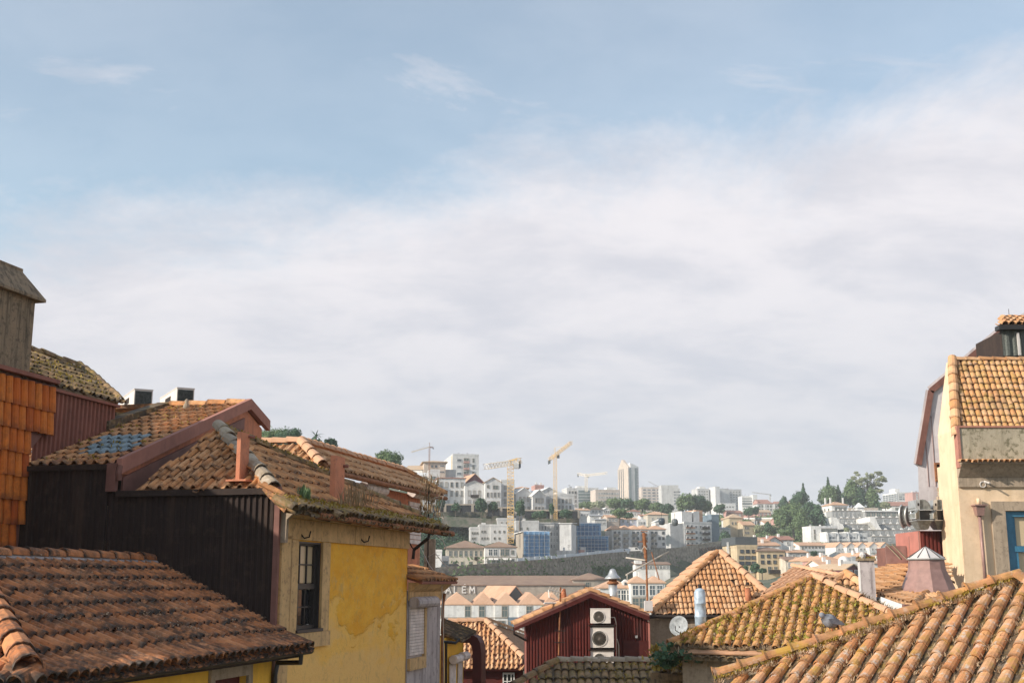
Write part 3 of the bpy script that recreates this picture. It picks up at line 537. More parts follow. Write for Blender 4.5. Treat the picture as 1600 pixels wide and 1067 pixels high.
for i in range(n_):
    a = 0.1 + (U1 - 0.05) * i / n_; b = 0.1 + (U1 - 0.05) * (i + 1) / n_ - 0.012
    P = [FQ.pt(a, zc_t, 0.003), FQ.pt(a, zc_t, 0.08), FQ.pt(a, zc_t + 0.06, 0.10), FQ.pt(a, zc_t + 0.13, 0.18), FQ.pt(a, zc_t + 0.20, 0.30), FQ.pt(a, zc_t + 0.25, 0.31), FQ.pt(a, zc_t + 0.25, 0.003)]; cn.prism(P, D * (b - a))
cn.build('cornice', 'stone_warm', yh)
fr = MB(); pbox(fr, FQ, s0, w0 - 0.005, wb - 0.02, wt + 0.012, 0.003, 0.045); pbox(fr, FQ, w1 + 0.005, s1, wb - 0.02, wt + 0.012, 0.003, 0.045); pbox(fr, FQ, s0 - 0.02, s1 + 0.03, wb - 0.27, wb - 0.025, 0.003, 0.07)
fr.build('window_surround', 'stone_warm', yh)
m = MB(); pbox(m, FQ, w0 - 0.03, w1 + 0.03, wb - 0.02, wb + 0.03, -0.10, 0.08); m.build('window_sill', 'frame_dark', yh)
m = MB(); pbox(m, FQ, 0.045, s0 - 0.03, zl, zc_t - 0.3, 0.003, 0.05); m.build('pilaster', 'stone_warm', yh)
m = MB(); P = [FQ.pt(0.0, zc_t - 0.42, 0.01), FQ.pt(0.0, zc_t - 0.42, 0.12), FQ.pt(0.0, zc_t - 0.05, 0.13), FQ.pt(0.0, zc_t + 0.1, 0.3), FQ.pt(0.0, zc_t + 0.27, 0.32), FQ.pt(0, zc_t + 0.27, 0.01)]; m.prism(P, D * 0.09); m.build('corbel', 'stone_grey', yh)
ln = MB(); pbox(ln, FQ, w1 - .03, w1 - .002, wb, wt, -.15, .002); pbox(ln, FQ, w0 + .002, w0 + .03, wb, wt, -.15, .002); pbox(ln, FQ, w0 + .031, w1 - .031, wt - .03, wt - .002, -.15, .002); ln.build('window_lining', 'frame_dark', yh)
win = MB(); hgt = wt - wb; mid = wb + hgt * 0.485
for a, b, c, d in ((w0, w0 + 0.09, wb, wt), (w1 - 0.09, w1, wb, wt), (w0 + 0.06, w1 - 0.06, wt - 0.06, wt), (w0 + 0.06, w1 - 0.06, wb + 0.03, wb + 0.09), (w0 + 0.06, w1 - 0.06, mid - 0.03, mid + 0.06)): pbox(win, FQ, a, b, c, d, -0.14, -0.07)
wn_ = win.build('window', 'frame_dark', yh)
gw = (w1 - w0 - 0.12) / 3
for k in (0, 1):
    zlo, zhi = ((mid + 0.06, wt - 0.06), (wb + 0.09, mid - 0.03))[k]; b = MB(); 
    for i in (1, 2): pbox(b, FQ, w0 + 0.06 + gw * i - 0.012, w0 + 0.06 + gw * i + 0.012, zlo, zhi, -0.125 - 0.02 * k, -0.09 - 0.02 * k)
    pbox(b, FQ, w0 + 0.06, w1 - 0.06, (zlo + zhi) / 2 - 0.012, (zlo + zhi) / 2 + 0.012, -0.123 - 0.02 * k, -0.095 - 0.02 * k); b.build('glazing_bar', 'frame_dark', wn_)
    for i in range(3):
        for j in range(2):
            b = MB(); z0 = zlo + (zhi - zlo) / 2 * j + 0.012; z1 = zlo + (zhi - zlo) / 2 * (j + 1) - 0.012; pbox(b, FQ, w0 + 0.06 + gw * i + 0.012, w0 + 0.06 + gw * (i + 1) - 0.012, z0, z1, -0.13 - 0.02 * k, -0.12 - 0.02 * k); b.build('pane', 'glass_lit' if k == 0 else 'glass_dark', wn_)
b = MB(); pbox(b, FQ, w1 - 0.16, w1 - 0.10, wb + 0.09, mid - 0.03, -0.16, -0.14); b.build('curtain', 'frame_white', wn_)
for px, py in ((467, 834), (561, 841), (640, 853)):
    p = FQ.hit(px, py); MB().tube([p + Rn * 0.0 + Z * 0.07, p + Rn * 0.05 - Z * 0.02, p + Rn * 0.10 - Z * 0.07 , p + Rn * 0.18 - Z * 0.05 + D * 0.02, p + Rn * 0.20 + Z * 0.05 + D * 0.03], 0.014, 6).build('hook', 'iron', yh)
g0 = EP.hit(492, 805) + Rn * 0.06; g1 = EP.hit(703, 834) + Rn * 0.06; g1.z = g0.z
MB().tube([g0, g1], 0.062, 10).build('gutter', 'rust', yh)
for i in range(8):
    p = g0 + (g1 - g0) * (i + 0.5) / 8; MB().tube([p + Rn * 0.07 + Z * 0.0, p - Z * 0.07, p - Rn * 0.25 - Z * 0.02], 0.012, 5).build('gutter_bracket', 'iron', yh)
pe = FQ.hit(640, 862); MB().tube([g0 + (g1 - g0) * 0.78 - Z * 0.05, g0 + (g1 - g0) * 0.77 - Z * 0.16, pe + Rn * 0.1 + Z * 0.05, pe + Rn * 0.08 - Z * 0.15], 0.035, 8).build('downpipe', 'iron', yh)
p = HF.hit(377, 753); m = MB(); m.box(p - Rn * 0.06 - D * 0.1 - Z * 0.1, Rn * 0.07, D * 0.32, Z * 0.93); m.build('chimney', 'terracotta', yh); MB().cbox(p + Z * 0.012 + Rn * 0.02, 0.36, 0.5, 0.03, -HD).build('chimney_base', 'terracotta', yh)
MB().tube([p + Z * 0.78 + Rn * 0.0 + D * 0.18, p + Z * 0.76 + Rn * 0.12 + D * 0.18], 0.022, 8).build('vent_pipe', 'terracotta_dull', yh)
p = RF.hit(522, 782); m = MB(); m.box(p - Rn * 0.06 - D * 0.08 - Z * 0.2, Rn * 0.10, D * 0.46, Z * 1.02); m.build('chimney', 'terracotta', yh)
MB().tube([p + Z * 0.66 + Rn * 0.04 + D * 0.32, p + Z * 0.65 + Rn * 0.13 + D * 0.33], 0.03, 8).build('vent_pipe', 'terracotta_dull', yh)
tuft('weeds', [RF.hit(random.gauss(550, 14), random.gauss(793, 4)) for i in range(26)], 'leaf_dry', yh, h=0.42, n=5, w=0.008, spread=0.06, bend=0.35, kind='stuff')
tuft('weeds', [RF.hit(random.gauss(476, 4), random.gauss(782, 3)) for i in range(12)], 'leaf_mid', yh, h=0.22, n=8, w=0.02, spread=0.04, bend=0.2, kind='stuff')
tuft('moss', [RF.pt(random.uniform(rf[0][0], rf[1][0]), random.uniform(-0.05, 0.3), 0.06) for i in range(420)] + [RF.pt(*rf[4], .08) + (RF.pt(*rf[6], .08) - RF.pt(*rf[4], .08)) * random.random() for i in range(120)], 'leaf_moss', yh, h=0.05, n=5, w=0.014, spread=0.05, bend=1.2, kind='stuff')

# ---------------------------------------------------------------- low house at the bottom left
LE = Pl(FP.O + Rn * 0.5, Rn, 90).hit(440, 1009)
LR = Pl(LE, Rn, 25); lh = thing('low_house', 'low yellow house with a large brown tiled roof and black gutter, bottom left corner', 'house', Vector((LE.x, LE.y, ZB)) - D * 3 - Rn * 3)
uW_ = (WP.O - LE).dot(D) / 1.0
def lr(px, py): return LR.puv(px, py)
rdg = lr(100, 873)[1]; ul = lr(26, 1052)[0]; ur = (WP.O - D * 0.03 - LE).dot(D); un = lr(0, 870)[0]
lp = [(ul, 0), (ur, 0), (ur, rdg), (ul + rdg * 0.9, rdg)]
lp = [(ul, 0), (ur, 0), (ur, lr(215, 878)[1]), (min(un, ul + 0.4) - 0.2, rdg)]
hipu = lr(-30, 920); lp = [(ul, 0), (ur, 0), (ur, rdg), (lr(-60, 868)[0], rdg), lr(-12, 960)]
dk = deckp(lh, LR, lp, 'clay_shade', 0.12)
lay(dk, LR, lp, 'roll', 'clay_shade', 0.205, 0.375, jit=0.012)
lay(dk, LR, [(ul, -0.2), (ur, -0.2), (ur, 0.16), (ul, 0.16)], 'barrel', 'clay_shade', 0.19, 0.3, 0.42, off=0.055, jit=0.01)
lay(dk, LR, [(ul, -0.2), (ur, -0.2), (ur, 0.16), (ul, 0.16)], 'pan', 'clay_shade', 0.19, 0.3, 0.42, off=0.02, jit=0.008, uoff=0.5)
run(dk, LR.pt(lp[3][0], rdg, 0.05), LR.pt(ur, rdg, 0.05), 'clay_shade', 0.10, step=0.40)
MB().prism([LR.pt(lp[3][0], rdg - 0.12, 0.02), LR.pt(ur, rdg - 0.12, 0.02), LR.pt(ur, rdg + 0.02, 0.06), LR.pt(lp[3][0], rdg + 0.02, 0.06)], LR.N * 0.03).build('mortar', 'rendered_grey', lh)
run(dk, LR.pt(ul + 0.02, 0.0, 0.08), LR.pt(*lp[4], 0.08), 'clay_shade', 0.15, 0.42, 0.34); run(dk, LR.pt(*lp[4], 0.08), LR.pt(*lp[3], 0.08), 'clay_shade', 0.15, 0.42, 0.36)
HL = Pl(LR.pt(ul, 0), -D, 25); hp = [(-6, 0), (0.0, 0), HL.uv(LR.pt(*lp[4])), HL.uv(LR.pt(*lp[3])), (-6, 2.4)]
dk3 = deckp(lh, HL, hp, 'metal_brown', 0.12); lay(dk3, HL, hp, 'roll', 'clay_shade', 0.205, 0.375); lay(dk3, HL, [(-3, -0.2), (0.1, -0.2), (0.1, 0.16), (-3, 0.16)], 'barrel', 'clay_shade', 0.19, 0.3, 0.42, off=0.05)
LW = Pl(Vector((FP.O.x, FP.O.y, CC.z)), Rn, 90); LW = Pl(CC, Rn, 90)
x0 = LW.puv(60, 1050)[0]; zE = LE.z - CC.z - 0.12
h0, _ = LW.puv(332, 1060); h1, _ = LW.puv(384, 1060); hz = LW.puv(360, 1058)[1]
wallholes(LW, x0, -0.02, zl, zE + 0.1, [(h0, h1, zl + 2, hz)], 0.2).build('wall', 'yellow_flat', lh)
MB().prism([LW.pt(x0, zl, -0.22), LW.pt(-0.05, zl, -0.22), LW.pt(-0.05, zl, -6), LW.pt(x0, zl, -6)], Z * (zE - zl)).build('wall', 'yellow_flat', lh)
m = MB(); pbox(m, LW, h0 - 0.13, h1 + 0.13, hz + 0.003, hz + 0.17, 0.003, 0.05); pbox(m, LW, h1 + 0.003, h1 + 0.14, hz - 2, hz, 0.003, 0.05); pbox(m, LW, h0 - 0.13, h0 - 0.003, hz - 2, hz, 0.003, 0.05); m.build('window_surround', 'stone_grey', lh)
m = MB(); pbox(m, LW, h0 + 0.003, h1 - 0.003, hz - 2, hz - 0.002, -0.16, -0.10); m.build('shutter', 'metal_red', lh)
gA = LR.pt(ul - 0.1, 0) - Z * 0.11 + Rn * 0.08; gB = LR.pt(ur, 0) - Z * 0.11 + Rn * 0.08
MB().tube([gA, gB + D * 0.12], 0.055, 10).build('gutter', 'black_pipe', lh)
MB().box(LR.pt(ul, 0) - Z * 0.2 - Rn * 0.5, D * (ur - ul), Rn * 0.5, Z * 0.06).build('soffit', 'metal_brown', lh)
q = LW.hit(432, 1040); MB().tube([gB - D * 0.25, gB - D * 0.25 - Z * 0.16, q + Rn * 0.09 + Z * 0.06 - D * 0.15, q + Rn * 0.07 - Z * 0.12 - D * 0.2, q + Rn * 0.07 - Z * 1.5 - D * 0.2], 0.04, 10).build('downpipe', 'black_pipe', lh)
tuft('moss', ptson(LR, lp, 260, 0.06), 'leaf_litter', lh, h=0.02, n=3, w=0.01, spread=0.06, bend=1.5, kind='stuff')

# ---------------------------------------------------------------- two outdoor units behind the ridge
def condenser(name, label, px0, pxs, px1, pyt, pyb, Y, a, fan=False, group=None, face='ac_grille', depth=None):
    """px0..pxs end face, pxs..px1 long face, right of the corner"""
    c = at(pxs, pyb, Y); Fd = v2(a); Bd = v2(a + 90); Pf = Pl(c, -Bd, 90); w = Pf.puv(px1, (pyt + pyb) / 2)[0]; h = Pf.puv(pxs, pyt)[1]
    if depth is None:
        Ps = Pl(c, -Fd, 90); depth = abs(Ps.puv(px0, (pyt + pyb) / 2)[0])
    t = thing(name, label, 'air conditioner', c + Fd * w / 2 + Bd * depth / 2, group)
    MB().box(c + Z * 0.04, Fd * w, Bd * depth, Z * (h - 0.04)).build('casing', 'ac_white', t)
    MB().box(c + Z * (h + 0.001) - Fd * 0.01 - Bd * 0.01, Fd * (w + 0.02), Bd * (depth + 0.02), Z * 0.02).build('lid', 'ac_white', t)
    for k in (0.12, 0.8): MB().box(c + Fd * w * k, Fd * 0.06, Bd * depth, Z * 0.039).build('foot', 'iron', t)
    if fan:
        r = h * 0.37; fc = c + Fd * w * 0.40 + Z * h * 0.5 - Bd * 0.004
        MB().lathe(fc, [(r * 1.1, 0.0), (r * 1.1, 0.015), (r, 0.018), (r, 0.003)], 20, ax=-Bd).build('fan_ring', 'ac_white', t)
        b = MB()
        for k in range(1, 6): b.lathe(fc - Bd * 0.012, [(r * k / 6, 0), (r * k / 6, 0.006), (r * k / 6 - 0.006, 0.006), (r * k / 6 - 0.006, 0)], 16, ax=-Bd)
        for k in range(8): aa = math.pi * k / 8; dd = (Fd * math.cos(aa) + Z * math.sin(aa)); b.tube([fc - Bd * 0.014 - dd * r, fc - Bd * 0.014 + dd * r], 0.003, 4)
        b.build('fan_guard', 'fan_grey', t); MB().lathe(fc, [(r * 0.98, 0.0), (r * 0.98, 0.004)], 20, ax=-Bd).build('fan_well', 'ac_grille', t)
        b = MB()
        for k in range(3):
            aa = 2 * math.pi * k / 3 + 0.4; e1 = Fd * math.cos(aa) + Z * math.sin(aa); e2 = Fd * math.cos(aa + 0.8) + Z * math.sin(aa + 0.8); b.prism([fc - Bd * 0.006, fc - Bd * 0.006 + e1 * r * 0.9, fc - Bd * 0.006 + (e1 + e2) * r * 0.5, fc - Bd * 0.006 + e2 * r * 0.85], -Bd * 0.003)
        b.build('fan_blades', 'fan_grey', t)
    else:
        g = MB().box(c + Fd * 0.02 + Z * 0.06 - Bd * 0.006, Fd * (w - 0.05), Bd * 0.006, Z * (h - 0.09)).build('grille', face, t)
        b = MB()
        for k in range(14): b.box(c + Fd * (0.02 + (w - 0.05) * k / 13) + Z * 0.06 - Bd * 0.014, Fd * 0.004, Bd * 0.006, Z * (h - 0.09))
        b.build('grille_wires', 'iron', t)
        b = MB().box(c - Fd * 0.03 + Bd * depth * 0.3 + Z * h * 0.12, Fd * 0.03, Bd * depth * 0.5, Z * h * 0.3); b.build('valve_cover', 'ac_white', t)
        MB().tube([c - Fd * 0.04 + Bd * depth * 0.5 + Z * h * 0.4, c - Fd * 0.12 + Bd * depth * 0.3 + Z * h * 0.2, c + Fd * 0.1 - Bd * 0.12 + Z * 0.03, c + Fd * 0.3 - Bd * 0.1], 0.02, 6).build('hose', 'black_pipe', t)
        MB().box(c + Z * h * 0.6 - Fd * 0.012 + Bd * depth * 0.35, Fd * 0.01, Bd * depth * 0.3, Z * h * 0.22).build('recess', 'iron', t)
    return t
condenser('outdoor_unit', 'white air conditioner unit on the tiled roof, nearer the mossy roof', 188, 208, 238, 608, 648, 27.0, 28)
condenser('outdoor_unit', 'white air conditioner unit on the tiled roof, beside the small finial', 250, 275, 303, 606, 643, 27.5, 28)
m = MB(); p = RP.hit(291, 640); m.lathe(p, [(0.05, -0.02), (0.08, 0.04), (0.055, 0.11), (0.03, 0.15), (0.045, 0.19), (0.01, 0.23)], 10); tf = m.build('roof_finial', 'clay_grey', None, True, label='small pale worn clay finial on the ridge beside an air conditioner', category='finial')
m = MB(); 
for k in range(5): q = RP.hit(150 + k * 15, 651) + Z * 0.05; m.cbox(q, 0.33, 0.16, 0.06, random.uniform(-30, 30))
m.build('loose_tiles', 'clay_mossy', uh)

# ---------------------------------------------------------------- terracotta house behind (pink ridge, white shutter boxes)
F2 = Pl(FP.O - Rn * 2.6, Rn, 90); e2 = Pl(F2.O + Rn * 0.35, Rn, 90).hit(600, 752); R6 = Pl(e2, Rn, 24)
bh = thing('orange_house', 'orange walled house with pale pink ridge tiles and white shutter boxes behind the yellow one', 'house', Vector((e2.x, e2.y, ZB)) - Rn * 3)
uA = R6.puv(513, 733)[0]; uZ = R6.puv(685, 768)[0]
cor6 = R6.pt(uA, 0); best = None
for s_ in np.arange(14, 34, .5):
    for tt_ in np.arange(1, 9, .1):
        q = cor6 + (D - Rn) * tt_ + Z * tt_ * math.tan(R(s_)); x, y, _c = proj(q); er = abs(x - 476) + abs(y - 691)
        if best is None or er < best[0]: best = (er, s_, tt_, q)
_, s6, t6, ap6 = best; print('orange roof', best[:3])
R6 = Pl(e2, Rn, s6); F6 = Pl(cor6, -D, s6); uA = R6.uv(cor6)[0]; uZ = R6.puv(685, 768)[0]; v6 = R6.uv(ap6)[1]
r6 = [(uA, 0), (uZ, 0), (uZ - t6 * .9, v6), (R6.uv(ap6)[0], v6)]
dk = deckp(bh, R6, r6, 'clay_warm', 0.12); lay(dk, R6, r6, 'roll', 'clay_orange', 0.21, 0.36, jit=0.02)
f6 = [(-9, 0), (0, 0), F6.uv(ap6), (-9, F6.uv(ap6)[1])]
dk4 = deckp(bh, F6, f6, 'clay_warm', 0.12); lay(dk4, F6, f6, 'roll', 'clay_orange', 0.21, 0.36, jit=0.02)
run(dk4, F6.pt(0, 0, 0.05), ap6 + Z * .06, 'clay_pink', 0.13, 0.42, 0.34); run(dk4, F6.pt(*f6[3], 0.05), ap6 + Z * .06, 'clay_pink', 0.12)
run(dk, ap6 + Z * .06, R6.pt(*r6[2], .05), 'clay_pink', 0.12); run(dk, R6.pt(uZ, 0, .05), R6.pt(*r6[2], .05), 'clay_warm', 0.12)
ztop = e2.z - 0.1; w6a = F2.puv(500, 760)[0]; w6b = F2.puv(657, 800)[0]
P0 = F2.pt(w6a, 0); P1_ = F2.pt(w6b, 0); body(bh, [P0, P1_, P1_ - Rn * 6, P0 - Rn * 6], ztop, 'terracotta')
MB().tube([R6.pt(uA, 0) - Z * 0.08 + Rn * 0.05, R6.pt(uZ, 0) - Z * 0.08 + Rn * 0.05], 0.06, 8).build('gutter', 'rust', bh)
for (a, b, t_, bt) in ((560, 596, 757, 770), (636, 670, 766, 781)):
    u0, _ = F2.puv(a, t_); u1, _ = F2.puv(b, t_); zc = F2.puv((a + b) / 2, (t_ + bt) / 2)[1]; m = MB().tube([F2.pt(u0, zc, 0.14), F2.pt(u1 - 0.1, zc, 0.14)], 0.13, 12); m.build('shutter_box', 'white_roll', bh)
u0, z1 = F2.puv(638, 782); u1, _ = F2.puv(657, 782); z0 = F2.puv(650, 850)[1]; m = MB()
for k in range(9): pbox(m, F2, u0, u1 - 0.02, z0 + (z1 - z0) * k / 9, z0 + (z1 - z0) * (k + 0.86) / 9, 0.005, 0.04)
m.build('roller_shutter', 'white_roll', bh)
u0, z1 = F2.puv(577, 772); u1, _ = F2.puv(593, 772); m = MB(); pbox(m, F2, u0, u1, z1 - 1.2, z1, 0.005, 0.04); m.build('roller_shutter', 'white_roll', bh)
# antenna mast with cables at its corner
t = thing('roof_aerial', 'thin rusty aerial mast with loose cables at the corner of the orange house', 'aerial', at(668, 905, 33)); pm = at(668, 905, 33)
MB().tube([pm, pm + Z * 2.6], 0.02, 6).build('mast', 'iron', t); MB().box(pm + Vector((-0.12, 0.2, 0)), (0.3, 0, 0), (0, 0.3, 0), Z * 1.1).build('stack', 'stone_grey', t)
for k in range(4):
    a = pm + Z * (0.6 + 0.5 * k); MB().tube([a, a + Vector((0.2, -0.1, 0.12)), a + Vector((0.42, -0.2, -0.15 + 0.1 * k)), a + Vector((0.62 - 0.1 * k, -0.3, -0.3))], 0.012, 5).build('cable', 'cable', t)
tuft('ivy', [pm + Vector((random.uniform(-0.25, 0.3), random.uniform(-0.1, 0.1), random.uniform(1.6, 2.7))) for i in range(50)], 'leaf_dry', t, h=0.3, n=4, w=0.01, spread=0.05, kind='stuff')

# ---------------------------------------------------------------- grey house
gh = thing('grey_house', 'grey streaky plastered house with a lowered white roller shutter beyond the yellow wall', 'house', FP.hit(665, 1000))
GP = Pl(FP.hit(637.5, 930), Rn, 90); g1u = GP.puv(688, 960)[0]; gt = GP.puv(665, 924)[1]
body(gh, [GP.pt(0.0, 0), GP.pt(g1u, 0), GP.pt(g1u, 0, -6), GP.pt(0.0, 0, -6)], GP.O.z + gt + 0.02, 'rendered_grey')
cn = MB()
for i in range(3):
    a = 0.0 + (g1u + 0.1) * i / 3; b = 0.0 + (g1u + 0.1) * (i + 1) / 3 - 0.01
    P = [GP.pt(a, gt - 0.18, 0.003), GP.pt(a, gt - 0.18, 0.03), GP.pt(a, gt, 0.04), GP.pt(a, gt + 0.06, 0.14), GP.pt(a, gt + 0.16, 0.24), GP.pt(a, gt + 0.2, 0.25), GP.pt(a, gt + 0.2, 0.003)]; cn.prism(P, D * (b - a))
cn.build('cornice', 'stone_warm', gh)
GR = Pl(GP.pt(0, gt + 0.22, 0.34), Rn, 18); gp_ = [(-0.05, 0), (g1u + 0.25, 0), (g1u + 0.25, 1.2), (-0.05, 1.2)]; dk = deckp(gh, GR, gp_, 'terracotta_dull', 0.06); lay(dk, GR, gp_, 'roll', 'clay_warm', 0.21, 0.36)
u0, zt_ = GP.puv(641, 946); u1, _ = GP.puv(660, 946); zb_ = GP.puv(650, 1022)[1]; m = MB()
for k in range(16): pbox(m, GP, 0.06, u1, zb_ + (zt_ - zb_) * k / 16, zb_ + (zt_ - zb_) * (k + 0.88) / 16, 0.01, 0.045)
m.build('roller_shutter', 'white_roll', gh)
m = MB(); pbox(m, GP, u1 + 0.005, u1 + 0.13, zb_ - 0.05, zt_, 0.003, 0.07); pbox(m, GP, 0.01, u1 + 0.13, zb_ - 0.3, zb_ - 0.055, 0.003, 0.07); m.build('window_surround', 'stone_warm', gh)
zz = GP.puv(655, 940)[1]; MB().tube([GP.pt(0.02, zz, 0.13), GP.pt(GP.puv(671, 940)[0], zz, 0.13)], 0.12, 12).build('shutter_box', 'rendered_grey', gh)
MB().tube([GP.pt(g1u, gt - 0.05, 0.1), GP.pt(g1u + 0.03, gt - 0.3, 0.05), GP.pt(g1u + 0.03, gt - 4, 0.05)], 0.035, 8).build('downpipe', 'rust', gh)

a_ = at(655, 850, 31.5); b_ = at(690, 905, 27.4); c_ = at(693, 985, 27.2); wc = thing('hanging_cable', 'thin pale cable dropping down the corner of the grey house', 'cable', at(693, 1060, 27.2)); MB().tube([a_, a_.lerp(b_, .5) - Z * .12, b_, c_, at(694, 1090, 27.2)], .009, 5).build('cable', 'cable', wc)
# ---------------------------------------------------------------- small yellow house with sheet roof, and the dark red curved dormer
sy = thing('small_yellow_house', 'small yellow house with a sagging mossy sheet roof and white shutters below the grey house', 'house', at(705, 1060, 30))
q4 = [at(690, 966, 33.5), at(745, 987, 32), at(722, 1000, 29.5), at(689, 986, 29.8)]
m = MB(); nr = (q4[1] - q4[0]).cross(q4[3] - q4[0]).normalized(); nr = nr if nr.z > 0 else -nr; K = 14
for i in range(K):
    f0 = i / K; f1 = (i + 0.55) / K; f2 = (i + 1) / K; a = lambda f: q4[0].lerp(q4[3], f); b = lambda f: q4[1].lerp(q4[2], f); L_ = [a(f0), b(f0), b(f1) + nr * 0.05, a(f1) + nr * 0.05, b(f2), a(f2)]; m.add(L_, [(0, 1, 2, 3), (3, 2, 4, 5)])
m.prism([p - nr * 0.01 for p in q4], -nr * 0.05); m.build('roof', 'clay_mossy', sy)
SP = Pl(at(697, 1040, 29.6), Rn, 90); su = SP.puv(724, 1040)[0]; body(sy, [SP.pt(-0.7, 0, -0.05), SP.pt(su, 0), SP.pt(su, 0, -3), SP.pt(-0.7, 0, -3)], q4[2].z + 0.05, 'yellow_flat')
for a, b in ((701, 712), (714, 722)):
    u0 = SP.puv(a, 1030)[0]; u1 = SP.puv(b, 1030)[0]; zz = SP.puv((a + b) / 2, 1029 - (a - 701) * 0.35)[1]; MB().tube([SP.pt(u0, zz, 0.12), SP.pt(u1, zz, 0.12)], 0.11, 10).build('shutter_box', 'white_roll', sy)
    m = MB(); pbox(m, SP, u0 + 0.05, u1 - 0.05, zz - 0.75, zz - 0.1, 0.004, 0.03); m.build('roller_shutter', 'white_roll', sy); m = MB(); pbox(m, SP, u0 + 0.05, u1 - 0.05, zz - 1.6, zz - 0.76, 0.004, 0.02); m.build('pane', 'glass_dark', sy)
MB().tube([at(692, 1002, 29.2), at(712, 1004, 29.2), at(718, 998, 29.3)], 0.035, 8).build('gutter', 'black_pipe', sy); MB().tube([at(697, 1004, 29.1), at(697, 1080, 29.1)], 0.03, 8).build('downpipe', 'metal_brown', sy)
m = MB(); op = [(721, 997), (731, 993), (740, 992), (746, 996), (750, 1004), (752, 1020), (752, 1075), (738, 1075), (738, 1017), (737, 1009), (733, 1004), (722, 1004)]; pts = [at(x, y, 31) for x, y in op]
n = len(pts); fr_ = pts; bk = [p + Vector((0.1, 0.5, 0)) for p in pts]
half = n // 2
for i in range(half - 1): m.quad(fr_[i], fr_[i + 1], fr_[n - 2 - i], fr_[n - 1 - i])
for i in range(n): j = (i + 1) % n; m.quad(fr_[j], fr_[i], bk[i], bk[j])
m.build('dormer_hood', 'metal_reddark', None, False, label='dark red curved metal hood edge beside the small yellow house', category='dormer')

# ---------------------------------------------------------------- small red house with a hipped roof
rh = thing('small_red_house', 'small dark red house with white window under an orange hipped tile roof', 'house', at(785, 1075, 57))
e = at(785, 1045, 56); RH = Pl(e, YM, 30); rp_ = sheetpoly(RH, [(700, 1045), (819, 1045), (819, 1030), (759, 971), (700, 971)]); dk = deckp(rh, RH, rp_, 'metal_reddark', 0.1); lay(dk, RH, rp_, 'roll', 'clay_orange', 0.22, 0.38, jit=0.03)
hr = [RH.hit(818, 1029), RH.hit(759, 971)]; dxx = hr[0].x - hr[1].x; RH2 = Pl(hr[0], Vector((1, 0, 0)), math.degrees(math.atan2(hr[1].z - hr[0].z, dxx))); p5 = [RH2.uv(hr[0]), RH2.puv(835, 1012), RH2.puv(832, 995), RH2.puv(800, 984), RH2.uv(hr[1])]
deckp(rh, RH2, p5, 'clay_warm', 0.1, 'side_roof'); run(dk, hr[0] + Z * .06, hr[1] + Z * .08, 'clay_pink', 0.16, 0.5, 0.46); run(dk, RH2.pt(*p5[2], .08), hr[1] + Z * .08, 'clay_warm', 0.16, 0.5, 0.46); run(dk, RH.hit(700, 972) + Z * .05, hr[1] + Z * .06, 'clay_pink', 0.16, 0.5, 0.46)
body(rh, [at(700, 1060, 56.4), at(818, 1060, 56.4), at(818, 1060, 56.4) + Vector((0, 6, 0)), at(700, 1060, 56.4) + Vector((0, 6, 0))], e.z - 0.08, 'metal_red')
RW = Pl(at(795, 1060, 56.39), YM, 90); a0, b1_ = RW.puv(785.5, 1051); a1, b0_ = RW.puv(804, 1078); m = MB()
for x in (a0, a0 + (a1 - a0) / 3, a0 + 2 * (a1 - a0) / 3, a1 - 0.05): pbox(m, RW, x, x + 0.05, b0_, b1_ - 0.051, 0.01, 0.06)
pbox(m, RW, a0, a1, b1_ - 0.05, b1_ + 0.03, 0.01, 0.07); pbox(m, RW, a0 + 0.05, a1 - 0.05, (b0_ + b1_) / 2, (b0_ + b1_) / 2 + 0.04, 0.012, 0.055); wq = m.build('window', 'frame_white', rh)
m = MB(); pbox(m, RW, a0 + 0.01, a1 - 0.01, b0_, b1_ - 0.01, 0.004, 0.009); m.build('pane', 'glass_dark', wq)

# ---------------------------------------------------------------- red metal shed gable
SY = 46.0; sh = thing('red_gabled_house', 'dark red corrugated gable house with a stack of air conditioners on its wall', 'house', at(915, 1060, SY + 3)); SH = Pl(at(915, 1000, SY), YM, 90)
apx = SH.puv(922, 927); lft = SH.puv(822, 974); rgt = SH.puv(1012, 966); top = lerp_fn([lft, apx, rgt])
corrug(sh, 'metal_wall', SH, lft[0], rgt[0], lambda u: top(u), lambda u: -5, 0.115, 0.03, 'metal_red')
MB().prism([SH.pt(lft[0], -6, -0.01), SH.pt(*lft, -0.01), SH.pt(*apx, -0.01), SH.pt(*rgt, -0.01), SH.pt(rgt[0], -6, -0.01)], Vector((0, 7, 0))).build('wall', 'metal_red', sh)
def slab(A, B, th, dpt, mat, nm, y0=-0.35): d = Vector((0, 1, 0)); up = Z * th; return MB().prism([A + d * y0, B + d * y0, B + d * y0 + up, A + d * y0 + up], d * dpt).build(nm, mat, sh)
LA = SH.hit(803, 980); AP = SH.hit(922, 925); RB = SH.hit(1013, 962); AP = SH.pt(apx[0], apx[1] + 0.02)
slab(LA, AP, 0.10, 7, 'metal_brown2', 'roof'); rr_ = slab(AP, RB, 0.10, 7, 'metal_brown2', 'roof')
MB().prism([LA - Vector((0, .38, -0.0)), AP - Vector((0, .38, 0)), AP - Vector((0, .38, 0.17)), LA - Vector((0, .38, 0.12))], Vector((0, .03, 0))).build('barge_board', 'metal_reddark', sh); MB().prism([AP - Vector((0, .38, 0)), RB - Vector((0, .38, 0)), RB - Vector((0, .38, 0.17)), AP - Vector((0, .38, 0.17))], Vector((0, .03, 0))).build('barge_board', 'metal_reddark', sh)
